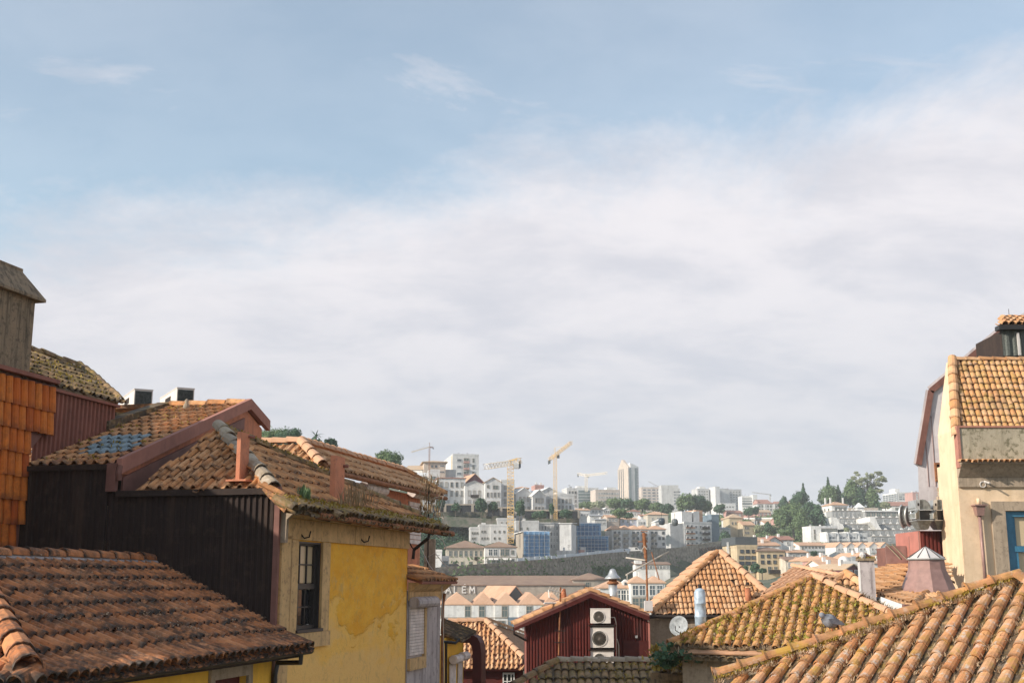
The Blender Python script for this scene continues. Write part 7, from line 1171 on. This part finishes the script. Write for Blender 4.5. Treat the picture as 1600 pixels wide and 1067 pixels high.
b = Bd('sheeted_block', 'large grey sheeted block between the two blue netted buildings', 840, 874, 817, 868, 412, 6, wall='grey', roof='shed', rh=3, rmat='roof_white', dep=16); b.wins('m', 7, 4, .6, 1.6, .03, .97, .2, .95)
b = Bd('sheeted_side_block', 'pale sheeted block with sunlit canopy left of the lower blue netting', 874.5, 893, 818, 866, 408, -10, wall='palegrey', roof='shed', rh=3, rmat='roof_white', dep=14)
Bd('site_cabin', 'white stepped site wall behind the hoarding between the netted buildings', 870, 899, 863, 876, 395, 4, wall='white', roof='flat', dep=3); Bd('red_container', 'small orange red container beside the lower blue netting', 906, 913, 862, 867, 415, 5, wall='rose', roof='flat', dep=3, cat='container')

# --- street wall path, hoarding, retaining wall
SP_ = [(640, 897, 335), (690, 891, 341), (808, 882, 352), (870, 877, 372), (950, 868, 425), (1000, 864, 448), (1060, 859, 480), (1095, 853, 492), (1132, 848, 500)]
rw = thing('retaining_wall', 'long dark rubble retaining wall carrying the street across the far bank', 'wall', at(880, 905, 400)); SPp = [at(*q) for q in SP_]
for a_, b_ in zip(SPp[:-1], SPp[1:]):
    d = (b_ - a_); n = Vector((d.y, -d.x, 0)).normalized(); n = n if n.y < 0 else -n; hh = 15
    MB().prism([a_, b_, b_ + n * 1.5 - Z * hh, a_ + n * 1.5 - Z * hh], -n * 3).build('wall_section', 'rubble_wall', rw); MB().prism([a_ + n * .1 + Z * .004, b_ + n * .1 + Z * .004, b_ + n * .1 + Z * 1.0, a_ + n * .1 + Z * 1.0], -n * .4).build('street_parapet', 'rubble_wall', rw)
for a_ in SPp: GCP.append((a_.x, a_.y + 3, a_.z - .5)); GCP.append((a_.x, a_.y + 10, a_.z - .3)); GCP.append((a_.x, a_.y - 8, a_.z - 9.0))
a_, b_ = SPp[-2], SPp[-1]; d = b_ - a_; n = Vector((d.y, -d.x, 0)).normalized(); n = n if n.y < 0 else -n
for i in range(9):
    p = a_ - d * .15 + d * (1.15 * (i + .5) / 9) + n * .35 - Z * 1.4; w = d.normalized(); pr = [p - w * .55 - Z * 4] + [p + w * (-.55 * math.cos(math.pi * k / 6)) + Z * (.7 * math.sin(math.pi * k / 6)) for k in range(7)] + [p + w * .55 - Z * 4]; MB().prism(pr, n * .25).build('arch', 'glass_dark', rw)
ho = thing('hoarding', 'pale blue grey panel hoarding round the building site along the street', 'fence', at(880, 882, 395)); hps = [at(808, 881.5, 354), at(870, 876.5, 374), at(950, 867.5, 427), at(985, 864.5, 443)]
for k in range(3):
    a_, b_ = hps[k], hps[k + 1]; m_ = 7
    for i in range(m_): p = a_.lerp(b_, i / m_); q = a_.lerp(b_, (i + .95) / m_); d = (q - p); nn = Vector((d.y, -d.x, 0)).normalized(); hh = 1.8 + .15 * (i % 2); MB().prism([p - nn * 0, q, q + Z * hh, p + Z * hh], nn * .12).build('panel', 'net_white', ho)
for i, (x, y, Y, cl, lb) in enumerate(((972, 866, 438, 'wall_white', 'white van parked on the street in front of the apartments'), (700, 889, 344, 'roof_dark', 'dark car parked on the street below the old villa'), (711, 888.5, 346, 'frame_dark', 'second dark car parked below the old villa'), (992, 864, 448, 'wall_white', 'white delivery van near the middle apartment house'))):
    c = at(x, y, Y); L_ = 2.6 if 'van' in lb else 2.0; hh = 2.2 if 'van' in lb else 1.45; t = thing('parked_van' if 'van' in lb else 'parked_car', lb, 'van' if 'van' in lb else 'car', c); prf = [(-L_, .35), (-L_, hh * .75), (-L_ * .85, hh), (L_ * .35, hh), (L_ * .62, hh * .62), (L_, hh * .55), (L_, .35)]; MB().prism([c + RT * u + Z * z for u, z in prf], Vector((0, 1.7, 0))).build('body', cl, t); MB().prism([c + RT * u + Z * z - Vector((0, .02, 0)) for u, z in ((L_ * .05, hh * .6), (L_ * .05, hh * .9), (L_ * .32, hh * .9), (L_ * .52, hh * .6))], Vector((0, .018, 0))).build('side_window', 'glass_dark', t)
    for u in (-.6, .6): MB().lathe(c + RT * (L_ * u) + Z * .33 - Vector((0, .05, 0)), [(.33, 0), (.33, .2)], 10, ax=Vector((0, 1, 0))).build('wheel', 'black_pipe', t)
# cable cars
for x, y, lb in ((1034, 814, 'dark round cable car gondola, left of two'), (1054.5, 815.5, 'paler round cable car gondola, right of two')):
    c = at(x, y, 300); t = thing('gondola', lb, 'cable car', c, 'cable car gondolas'); MB().lathe(c, [(.3, -.95), (.65, -.8), (.78, -.2), (.78, .3), (.55, .75), (.2, .85)], 12).build('cabin', 'glass' if x < 1040 else 'glass_mixed', t, True); MB().tube([c + Z * .8, c + Z * 2.2], .05, 5).build('hanger', 'iron', t)
    for k in range(6): a = k * math.pi / 3; dd = Vector((math.cos(a), math.sin(a), 0)); MB().tube([c + dd * .66 - Z * .8, c + dd * .8 - Z * .2, c + dd * .8 + Z * .3, c + dd * .57 + Z * .75], .03, 4).build('rib', 'iron', t)
# arcade and garden terraces under the hill row
ga = thing('garden_arcade', 'grey colonnaded garden terrace with dark openings below the hill row', 'terrace', at(780, 802, 420))
for (x0, x1, y0, y1, Y) in ((674, 760, 789, 800, 420), (760, 806, 794, 806, 421), (818, 905, 798, 810, 424)):
    A_ = at(x0, y1, Y); B_ = at(x1, y1, Y); hz = at(x0, y0, Y).z - A_.z; MB().box(A_ + Z * hz, B_ - A_, (0, 5, 0), Z * .5).build('slab', 'wall_stonefar', ga); MB().box(A_ + Vector((0, 2.2, 0)), B_ - A_, (0, .3, 0), Z * hz).build('back_wall', 'glass_dark', ga); MB().box(A_ - Z * 2.4, B_ - A_, (0, 3, 0), Z * 2.5).build('base_wall', 'rubble_green', ga); nn = int((B_ - A_).length / 4.2)
    for i in range(nn + 1): MB().box(A_.lerp(B_, i / nn) - RT * .5, (.9, 0, 0), (0, .8, 0), Z * hz).build('pillar', 'wall_stonefar', ga)
    GCP.append((A_.x, Y + 4, A_.z)); GCP.append((B_.x, Y + 4, B_.z))
MB().prism([at(690, 806, 414), at(800, 812, 414), at(800, 826, 409), at(690, 822, 409)], Vector((0, 3, 0))).build('terrace_wall', 'rubble_green', None, label='lower rubble terrace wall crossing the ivy covered slope', category='wall')
# cranes
def lattice(m, A, B, w, n, r):
    ax = (B - A).normalized(); x = Vector((1, 0, 0)) if abs(ax.z) > .7 else Z; x = (x - ax * x.dot(ax)).normalized(); y = ax.cross(x); cs = [(x * a + y * b) * w / 2 for a, b in ((1, 1), (1, -1), (-1, -1), (-1, 1))]
    for c in cs: m.tube([A + c, B + c], r, 4, cap=False)
    for k in range(n):
        p = A.lerp(B, k / n); q = A.lerp(B, (k + 1) / n)
        for i in range(4): a, b = cs[i], cs[(i + 1) % 4]; m.tube([p + (a if k % 2 else b), q + (b if k % 2 else a)], r * .7, 3, cap=False); m.tube([p + a, p + b], r * .6, 3, cap=False)
def crane(label, px, pyt, pyb, Y, w, jib, cj, mat, mat2, r, apex=5, n=22, cab=True, cat='crane', drop=0):
    base = at(px, pyb, Y); top = at(px, pyt, Y); top.x = base.x; t = thing('tower_crane', label, cat, base); m = MB(); lattice(m, base, top, w, n, r); m.build('mast', mat, t)
    J = at(*jib); C_ = at(*cj); m = MB(); lattice(m, top + Z * w * .4, J, w * .75, 16, r * .8); m.build('jib', mat2, t); m = MB(); lattice(m, top + Z * w * .4, C_, w * .8, 5, r * .9); m.build('counter_jib', mat, t)
    dj = (C_ - top).normalized(); MB().box(C_ - dj * w * .6 - Z * w * 1.3 - Vector((0, w * .4, 0)), dj * w * 1.1, (0, w * .8, 0), Z * w * 1.2).build('counterweight', 'roof_dark', t)
    ap = top + Z * apex * Y / FPX; MB().tube([top, ap], r * 1.6, 5).build('apex_mast', mat, t)
    if apex > 5: MB().tube([ap, J.lerp(top, .3)], r * .5, 3).build('tie_bar', mat2, t); MB().tube([ap, C_], r * .5, 3).build('tie_bar', mat2, t)
    if cab: MB().box(top + Vector((w * .55, -w * .5, -w * .5)), (w * .8, 0, 0), (0, w, 0), Z * w).build('cab', 'roof_dark' if drop else 'wall_white', t)
    return t
crane('nearer yellow tower crane with a thick lattice mast and short pale jib', 797.5, 727, 848, 385, 2.0, (759, 729, 350), (812, 719, 392), 'crane_yellow', 'crane_pale', .095, 8)
t = crane('second yellow tower crane with raised jib in front of the hill row', 868, 713, 812, 420, 1.15, (893, 691, 400), (858, 718, 422), 'crane_yellow', 'crane_yellow', .06, 14, n=30, drop=1)
crane('small distant yellow crane on the skyline between office slab and tower', 916, 744, 768, 800, 1.6, (948, 739, 760), (903, 740, 810), 'crane_pale', 'crane_pale', .10, 5, n=8)
crane('thin faint crane with dark mast above the cream hipped house', 670.5, 699, 745, 430, .45, (643, 706, 420), (677, 699, 432), 'rust', 'crane_pale', .05, 8, n=12, cab=False); crane('faint thin crane far off above the long apartment house', 1203.5, 773, 786, 1000, .8, (1175, 769, 1000), (1204.5, 773, 1001), 'wall_grey', 'wall_grey', .14, 1, n=4, cab=False)
crane('very faint thin crane at the skyline over the grey slab block', 1028, 760, 768, 1100, .8, (1013, 752, 1100), (1032, 761, 1101), 'wall_grey', 'wall_grey', .1, 1, n=4, cab=False)

# ---------------------------------------------------------------- terrain
BASE = [(0, -30, -15), (-60, 0, -15), (60, 0, -15), (0, 30, -15), (-60, 60, -15.5), (60, 60, -15.5), (0, 75, -16), (-200, 60, -14), (200, 60, -14), (-300, 0, -12), (300, 0, -12), (-60, 110, -24), (60, 110, -24), (0, 180, -25), (-200, 180, -25), (200, 180, -25), (0, 240, -24), (-150, 240, -24), (150, 240, -22), (-500, 180, -25), (500, 180, -25), (-800, 180, -25), (800, 180, -25), (-300, 260, -16), (-250, 420, 10), (-400, 480, 30), (-150, 430, 22), (-700, 500, 40), (400, 320, -14), (400, 620, 40), (700, 600, 40), (600, 320, -12), (-500, 1000, 70), (0, 1600, 90), (600, 1200, 80), (-1500, 1500, 80), (1500, 1500, 90), (0, 2400, 90), (-2400, 2400, 90), (2400, 2400, 90), (-2400, 0, 0), (2400, 0, 0), (0, -2400, 10), (2400, -2400, 10), (-2400, -2400, 10)]
WX = np.array([q.x for q in SPp]); WY = np.array([q.y for q in SPp]); WX = np.concatenate([[-3000, -200], WX, [WX[-1] + 8]]); WY = np.concatenate([[345, 345], WY, [WY[-1] + 6]])
def idw(X, Y, CP):
    out = np.zeros(len(X))
    for i in range(0, len(X), 2000):
        dx_ = X[i:i + 2000, None] - CP[None, :, 0]; dy_ = Y[i:i + 2000, None] - CP[None, :, 1]; w = 1.0 / (dx_ ** 2 + dy_ ** 2 + 4.0) ** 1.6; out[i:i + 2000] = (w * CP[None, :, 2]).sum(1) / w.sum(1)
    return out
ALL = np.array(BASE + [(x, y, z - 1.0) for x, y, z in GCP], dtype=float); isf = ALL[:, 1] < np.interp(ALL[:, 0], WX, WY, right=420) - 2
def hgt_np(X, Y):
    wl = np.interp(X, WX, WY, right=395); fr = idw(X, Y, ALL[isf]); bk_ = idw(X, Y, ALL[~isf]); f = np.clip((Y - wl + 3) / 4, 0, 1); rt = X > WX[-2]; f = np.where(rt, np.clip((Y - 360) / 120, 0, 1), f); z = fr * (1 - f) + bk_ * f
    FR = np.array([(x, y, zz) for x, y, zz in GCP if y > 200])
    for i in range(0, len(X), 1500):
        Xi = X[i:i + 1500]; Yi = np.maximum(Y[i:i + 1500], 1.0); az = Xi / Yi; m = (np.abs(az[:, None] - (FR[:, 0] / FR[:, 1])[None]) < .011) & (FR[None, :, 1] > Yi[:, None] + 1.0) & (Yi[:, None] > 150); cap = np.where(m, (FR[:, 2] - .9)[None] / FR[None, :, 1] * Yi[:, None], 1e9).min(1); z[i:i + 1500] = np.minimum(z[i:i + 1500], cap)
    return z
ys = np.concatenate([np.linspace(-2500, -60, 8), np.linspace(-40, 240, 22), np.linspace(245, 640, 130), np.linspace(655, 1400, 50), np.linspace(1450, 2600, 10)]); xn = 170; tx = np.linspace(-1, 1, xn); sxx = np.sign(tx) * (np.abs(tx) * .12 + np.abs(tx) ** 4 * .88)
Xg, Yg = np.meshgrid(sxx * 2500, ys); Xf = Xg.ravel(); Yf = Yg.ravel(); Zf = hgt_np(Xf, Yf); ny = len(ys); idx = np.arange(ny * xn).reshape(ny, xn); Fg = np.stack([idx[:-1, :-1], idx[:-1, 1:], idx[1:, 1:], idx[1:, :-1]], -1).reshape(-1, 4)
me, org = numesh('ground', np.stack([Xf, Yf, Zf], 1), Fg, ['ground_mat']); g_ = link('ground', me, org, kind='structure')
MB().quad((-2400, 80, -19), (2400, 80, -19), (2400, 262, -19), (-2400, 262, -19)).build('river', 'water_mat', None, kind='structure')

# ---------------------------------------------------------------- trees
def crownmesh(lobes, n, s, mat, parent, name='crown', core=True, flat=0.0):
    lobes = np.array(lobes); a = lobes[:, 3] * lobes[:, 5]; a = a / a.sum(); li = rng.choice(len(lobes), n, p=a); d = rng.normal(size=(n, 3)); d /= np.linalg.norm(d, axis=1)[:, None]
    nz = np.array([mnoise.noise(Vector(v * 2.3) + Vector((float(k), 0, 0))) for v, k in zip(d, li)]); rad = rng.uniform(.62, 1.12, n) + nz * .40; c = lobes[li, :3] + d * lobes[li, 3:6] * rad[:, None]
    t1 = rng.normal(size=(n, 3)); t1 -= d * (t1 * d).sum(1)[:, None] * .6; t1 /= np.linalg.norm(t1, axis=1)[:, None]; t2 = np.cross(d + rng.normal(size=(n, 3)) * .6, t1); t2 /= np.linalg.norm(t2, axis=1)[:, None]; ss_ = s * rng.uniform(.6, 1.5, n)[:, None]
    V = np.stack([c - t1 * ss_, c + t2 * ss_ * .7, c + t1 * ss_, c - t2 * ss_ * .7], 1).reshape(-1, 3); F = np.arange(n * 4).reshape(n, 4)
    if core:
        for L_ in lobes:
            b = len(V); P_ = []; m, k = 6, 9
            for i in range(m + 1):
                th = math.pi * i / m
                for j in range(k): ph = 2 * math.pi * j / k; q = .66 + .16 * mnoise.noise(Vector((i * .9, j * .7, float(L_[0])))); P_.append((L_[0] + L_[3] * q * math.sin(th) * math.cos(ph), L_[1] + L_[4] * q * math.sin(th) * math.sin(ph), L_[2] + L_[5] * q * math.cos(th)))
            Fc = [(b + i * k + j, b + i * k + (j + 1) % k, b + (i + 1) * k + (j + 1) % k, b + (i + 1) * k + j) for i in range(m) for j in range(k)]; V = np.vstack([V, P_]); F = np.vstack([F, Fc])
    me, org = numesh(name, V, F, [mat]); return link(name, me, org, parent)
def tree(label, px, pyb, pyt, wpx, Y, mat='leaf_mid', kind='round', cat='tree', n=None, name='leafy_tree', base=None):
    b = at(px, pyb, Y); top = at(px, pyt, Y); H = top.z - b.z; w = wpx * Y / FPX / 2; t = thing(name, label, cat, b); k = Y / FPX; s = 1.25 * k; n = n or int(min(5200, 420 + wpx * (pyb - pyt) * 2.6)); rr = lambda a, c: float(rng.uniform(a, c))
    tr = MB().tube([b - Z * 5, b + Z * H * .45, b + Z * H * .75], max(.18, w * .09), 6, r2=max(.05, w * .03)); tr.build('trunk', 'bark', t)
    if kind == 'round':
        L_ = [(b.x, b.y, b.z + H * .58, w * .72, w * .72, H * .36)]
        for i in range(9): a = i * 2.4 + rr(0, 1); L_.append((b.x + math.cos(a) * w * .52, b.y + math.sin(a) * w * .5, b.z + H * rr(.35, .78), w * rr(.3, .46), w * rr(.3, .46), H * rr(.15, .24)))
    elif kind == 'tall':
        L_ = [(b.x + w * rr(-.2, .2), b.y, b.z + H * z, w * q, w * q, H * .2) for z, q in ((.3, .8), (.5, .95), (.7, .75), (.86, .45))] + [(b.x + math.cos(i * 1.9) * w * .5, b.y + math.sin(i * 1.9) * w * .5, b.z + H * (.3 + .08 * i), w * .35, w * .35, H * .12) for i in range(6)]
    elif kind == 'conifer':
        L_ = [(b.x, b.y, b.z + H * z, w * q, w * q, H * .06) for z, q in ((.25, 1), (.36, .85), (.46, .75), (.56, .6), (.66, .45), (.76, .32), (.85, .2), (.93, .12))]
    elif kind == 'airy':
        L_ = []; m = MB()
        for i in range(60):
            a = rr(0, 6.28); rd = rr(.1, .9) ** .6 * w; z = b.z + H * rr(.42, .96) ; zz = 1 - abs((z - b.z) / H - .72) * 1.1; q = (b.x + math.cos(a) * rd * zz, b.y + math.sin(a) * rd * .6 * zz, z); L_.append((*q, w * rr(.06, .15), w * rr(.06, .15), H * rr(.02, .05))); m.tube([b + Z * H * rr(.1, .3) + RT * rr(-w * .3, w * .3), (Vector(q) + b + Z * H * .5) / 2 + RT * rr(-.5, .5), Vector(q)], .16, 4, r2=.05)
        m.build('branches', 'bark', t)
    elif kind == 'palm':
        m = MB(); cp_ = b + Z * H * .68
        for i in range(26):
            a = i * 2.4; el_ = rr(-.3, 1.2); L2 = w * 1.0; pr = cp_; d = Vector((math.cos(a) * math.cos(el_), math.sin(a) * math.cos(el_), math.sin(el_))); sd2 = d.cross(Z).normalized() * w * .09; pts = [cp_]
            for q in range(4): d = (d - Z * .28).normalized(); pts.append(pts[-1] + d * L2 / 4)
            for q in range(4): f = 1 - q / 5; m.quad(pts[q] - sd2 * f, pts[q] + sd2 * f, pts[q + 1] + sd2 * f * .8, pts[q + 1] - sd2 * f * .8)
        m.build('crown', mat, t); return t
    crownmesh(L_, n, s if kind != 'airy' else s * .8, mat, t, core=kind not in ('airy',)); return t
T_ = [('broad leafy tree rising above the terracotta gable, half of it pale', 422, 712, 666, 62, 240, 'leaf_mid', 'round', 'leafy_tree'), ('darker round tree right of the broad pale one', 449, 712, 667, 50, 236, 'leaf_dark', 'round', 'leafy_tree'), ('palm tree on the skyline above the orange house roof', 493, 706, 670, 28, 230, 'leaf_dark', 'palm', 'palm_tree'), ('dark bush below the palm', 492, 710, 684, 26, 232, 'leaf_dark', 'round', 'leafy_tree'), ('small dark round tree just right of the palm', 516, 708, 684, 24, 232, 'leaf_dark', 'round', 'leafy_tree'),
      ('round tree standing alone on the skyline above the orange roof', 606, 745, 703, 50, 300, 'leaf_mid', 'round', 'leafy_tree'), ('tiny treetop between the palm and the lone round tree', 573, 728, 715, 10, 280, 'leaf_dark', 'round', 'leafy_tree'), ('dark tree growing beside the nearer crane mast', 812, 812, 781, 17, 405, 'leaf_dark', 'round', 'leafy_tree'), ('dark bushy tree below the balcony gable house', 752, 804, 778, 22, 416, 'leaf_dark', 'round', 'leafy_tree'), ('dark bushy tree left of the nearer crane', 770, 800, 783, 16, 417, 'leaf_dark', 'round', 'leafy_tree'),
      ('small dark tree on the arcade terrace under the long grey house', 688, 800, 778, 16, 417, 'leaf_dark', 'round', 'leafy_tree'), ('small tree at the arcade below the low red roof', 712, 802, 785, 16, 416, 'leaf_dark', 'round', 'leafy_tree'), ('bush on the arcade left of the farther crane', 842, 812, 797, 26, 416, 'leaf_dark', 'round', 'leafy_tree'), ('dark tree behind the farther crane foot', 862, 808, 786, 9, 415, 'leaf_dark', 'round', 'leafy_tree'), ('dark shrub right of the farther crane foot', 884, 812, 795, 22, 420, 'leaf_dark', 'round', 'leafy_tree'),
      ('pale leafy tree at the left of the park under the office slabs', 915, 799, 783, 26, 700, 'leaf_mid', 'round', 'leafy_tree'), ('pale bushy tree below the pinkish slab', 934, 799, 782, 26, 690, 'leaf_pale', 'round', 'leafy_tree'), ('large bright green tree left of the tower foot', 962, 799, 777, 38, 640, 'leaf_mid', 'round', 'leafy_tree'), ('large dark round tree in front of the tower foot', 980, 800, 776, 24, 635, 'leaf_dark', 'round', 'leafy_tree'), ('round tree among the valley house roofs', 968, 812, 794, 24, 500, 'leaf_mid', 'round', 'leafy_tree'), ('small dark tree right of the round valley tree', 983, 812, 800, 16, 498, 'leaf_dark', 'round', 'leafy_tree'),
      ('pale tree right of the tower foot', 1004, 802, 778, 34, 660, 'leaf_mid', 'round', 'leafy_tree'), ('mid green tree below the pink office', 1025, 804, 784, 26, 650, 'leaf_mid', 'round', 'leafy_tree'), ('dark tree below the grey slab block', 1042, 806, 786, 24, 645, 'leaf_dark', 'round', 'leafy_tree'), ('big bright tree between grey slab and hospital, left part', 1072, 803, 770, 34, 640, 'leaf_mid', 'round', 'leafy_tree'), ('big dark tree between grey slab and hospital', 1088, 804, 772, 36, 645, 'leaf_dark', 'round', 'leafy_tree'), ('pale tree touching the hospital cluster', 1102, 804, 780, 24, 650, 'leaf_mid', 'round', 'leafy_tree'), ('tree in front of the windowless hospital block', 1124, 805, 787, 20, 700, 'leaf_dark', 'round', 'leafy_tree'),
      ('dark tree below the striped office', 1170, 808, 792, 20, 720, 'leaf_dark', 'round', 'leafy_tree'), ('small tree left of the long apartment house', 1181, 806, 791, 12, 725, 'leaf_dark', 'round', 'leafy_tree'), ('conical dark tree left of the wood', 1226, 802, 777, 17, 760, 'leaf_dark', 'tall', 'leafy_tree'), ('domed dark tree under the araucaria spire at the wood top', 1250, 798, 767, 32, 640, 'leaf_dark', 'round', 'leafy_tree'), ('spire shaped conifer poking out of the domed dark tree', 1256, 785, 754, 10, 645, 'leaf_dark', 'conifer', 'conifer'),
      ('big rounded tree in the middle of the wood', 1240, 832, 783, 48, 560, 'leaf_mid', 'round', 'leafy_tree'), ('leafy tree on the left edge of the wood', 1222, 832, 795, 28, 555, 'leaf_mid', 'round', 'leafy_tree'), ('tall pale tree at the front of the wood', 1254, 842, 797, 30, 540, 'leaf_mid', 'tall', 'leafy_tree'), ('dark glossy tree beside the hotel villa', 1278, 828, 790, 26, 545, 'leaf_dark', 'tall', 'leafy_tree'), ('dark tree behind the dark glossy one', 1265, 812, 783, 28, 570, 'leaf_dark', 'round', 'leafy_tree'), ('small leafy tree low at the left foot of the wood', 1205, 838, 818, 20, 550, 'leaf_mid', 'round', 'leafy_tree'), ('dark pointed tree under the viaduct', 1199, 832, 816, 11, 545, 'leaf_dark', 'tall', 'leafy_tree'),
      ('lowest pale bush in front of the wood', 1226, 846, 826, 26, 520, 'leaf_mid', 'round', 'leafy_tree'), ('pale green bush on the slope below the viaduct', 1186, 836, 820, 18, 530, 'leaf_pale', 'round', 'leafy_tree'), ('broad pale tree behind the hotel villa', 1296, 795, 757, 38, 650, 'leaf_mid', 'round', 'leafy_tree'), ('spire shaped conifer above the broad pale tree', 1295, 775, 745, 9, 655, 'leaf_dark', 'conifer', 'conifer'), ('dark conifer right of the broad pale tree', 1311, 792, 757, 16, 652, 'leaf_dark', 'conifer', 'conifer'), ('dark shrub between villa chimneys and conifer', 1318, 796, 772, 18, 648, 'leaf_dark', 'round', 'leafy_tree'),
      ('dense lower trees under the airy crown, left', 1333, 796, 752, 30, 650, 'leaf_mid', 'tall', 'leafy_tree'), ('dark tree under the airy crown, middle', 1345, 796, 762, 22, 648, 'leaf_dark', 'tall', 'leafy_tree'), ('slender tree under the airy crown, right', 1364, 796, 762, 22, 646, 'leaf_mid', 'tall', 'leafy_tree'), ('round shrub left of the arched villa', 1384, 797, 783, 18, 640, 'leaf_pale', 'round', 'leafy_tree'), ('dark shrub behind the hotel garden wall', 1374, 795, 784, 12, 642, 'leaf_dark', 'round', 'leafy_tree'),
      ('dark tree in front of the yellow ribbon window building', 1180, 898, 879, 16, 322, 'leaf_dark', 'round', 'leafy_tree'), ('low dark shrub right of the tree before the yellow building', 1191, 897, 887, 16, 321, 'leaf_dark', 'round', 'leafy_tree'), ('dark shrub at the left corner of the yellow building', 1165, 898, 882, 10, 323, 'leaf_dark', 'round', 'leafy_tree'), ('dark tree in the shade below the ochre tower house', 1133, 852, 828, 20, 505, 'leaf_dark', 'round', 'leafy_tree'), ('feathery pale tree beside the fifth warehouse', 848, 975, 945, 18, 280, 'leaf_pale', 'round', 'leafy_tree'), ('dark shrub among the grey rendered small houses', 1272, 874, 860, 12, 400, 'leaf_dark', 'round', 'leafy_tree'), ('round olive bush on the party wall terrace', 1323, 832, 824, 9, 530, 'leaf_pale', 'round', 'leafy_tree')]
for lb, px, yb, yt, w, Y, mt, kd, nm in T_: tree(lb, px, yb, yt, w, Y, mt, kd, name=nm)
tree('tall airy tree with open spreading crown, largest on the right skyline', 1358, 797, 734, 72, 655, 'leaf_pale', 'airy', n=5200, name='tall_tree')
# ivy covered slope and scrub on the bank
def scrub(name, region, n, s, mat, hb=1.0, **props):
    P_ = []; c = 0
    x0 = min(p[0] for p in region); x1 = max(p[0] for p in region); y0 = min(p[1] for p in region); y1 = max(p[1] for p in region)
    X = rng.uniform(x0, x1, n * 3); Y_ = rng.uniform(y0, y1, n * 3); keep = np.array([inpoly(x, y, region) for x, y in zip(X, Y_)]); X = X[keep][:n]; Y_ = Y_[keep][:n]; Zh = hgt_np(X, Y_); nz = np.array([mnoise.noise(Vector((x * .25, y * .25, 0))) for x, y in zip(X, Y_)]); C = np.stack([X, Y_, Zh + .3 + (nz + .3) * hb * rng.uniform(.2, 1, len(X))], 1); m = len(X)
    t1 = rng.normal(size=(m, 3)); t1 /= np.linalg.norm(t1, axis=1)[:, None]; t2 = rng.normal(size=(m, 3)); t2 /= np.linalg.norm(t2, axis=1)[:, None]; V = np.stack([C - t1 * s, C + t2 * s, C + t1 * s, C - t2 * s], 1).reshape(-1, 3); me, org = numesh(name, V, np.arange(m * 4).reshape(m, 4), [mat]); return link(name, me, org, None, **props)
reg = [(at(x, 850, Y).x, Y) for x, Y in ((620, 358), (700, 378), (740, 388), (800, 392), (812, 416), (620, 418))]
scrub('ivy_slope', reg, 34000, .45, 'leaf_dark', 2.2, kind='stuff', label='dense dark ivy covering the slope behind the old villa', category='ivy')
reg = [(at(x, 850, Y).x, Y) for x, Y in ((690, 412), (905, 412), (905, 419), (690, 419))]; scrub('terrace_scrub', reg, 5000, .4, 'leaf_dark', 1.6, kind='stuff', label='scrub growing along the garden terraces', category='scrub')
reg = [(at(x, 850, Y).x, Y) for x, Y in ((1170, 480), (1290, 460), (1300, 640), (1150, 700))]; scrub('valley_scrub', reg, 9000, .7, 'leaf_mid', 1.5, kind='stuff', label='green scrub on the valley floor below the wood', category='scrub')
reg = [(at(x, 850, Y).x, Y) for x, Y in ((880, 640), (1180, 640), (1230, 900), (880, 850))]; scrub('park_scrub', reg, 9000, 1.0, 'leaf_mid', 2.5, kind='stuff', label='park greenery below the skyline buildings', category='scrub')
V_ = []
def wallivy(x0, x1, y0, y1, n, s, nm, lb, mat='leaf_dark'):
    C = []
    for i in range(n):
        x = random.uniform(x0, x1); j = [q for q in range(len(SP_) - 1) if SP_[q][0] <= x <= SP_[q + 1][0]][0]; f = (x - SP_[j][0]) / (SP_[j + 1][0] - SP_[j][0]); Y = SP_[j][2] + f * (SP_[j + 1][2] - SP_[j][2]); C.append(tuple(at(x, y0 + (y1 - y0) * random.random() ** .6, Y - 2.5 - random.random())))
    C = np.array(C); m = len(C); t1 = rng.normal(size=(m, 3)) * s; t2 = rng.normal(size=(m, 3)) * s; V = np.stack([C - t1, C + t2, C + t1, C - t2], 1).reshape(-1, 3); me, org = numesh(nm, V, np.arange(m * 4).reshape(m, 4), [mat]); link(nm, me, org, None, kind='stuff', label=lb, category='ivy')
wallivy(925, 1000, 884, 902, 3000, .28, 'wall_ivy', 'green ivy on the retaining wall behind the white flue', 'leaf_mid'); wallivy(700, 1120, 866, 900, 700, .26, 'wall_ivy', 'scattered plants sprouting from the face of the retaining wall', 'leaf_mid'); wallivy(690, 925, 898, 906, 4200, .3, 'wall_ivy', 'dark scrub along the foot of the retaining wall'); wallivy(1000, 1060, 893, 905, 1400, .3, 'wall_ivy', 'dark scrub at the wall foot under the white pavilion')

# ---------------------------------------------------------------- air
hz_ = MB().box((-2650, -2600, -27.5), (5300, 0, 0), (0, 5300, 0), (0, 0, 190)); me = hz_.mesh('haze', 'wall_white'); me.materials.clear()
hm = bpy.data.materials.new('haze_air'); hm.use_nodes = True; t = hm.node_tree; t.nodes.clear(); o_ = t.nodes.new('ShaderNodeOutputMaterial'); pv = t.nodes.new('ShaderNodeVolumePrincipled'); pv.inputs['Color'].default_value = (.90, .95, 1.0, 1); pv.inputs['Density'].default_value = .00022; pv.inputs['Anisotropy'].default_value = 0.0; t.links.new(pv.outputs[0], o_.inputs['Volume']); me.materials.append(hm)
link('haze', me, (0, 0, 0), None, kind='stuff')

place_tiles()
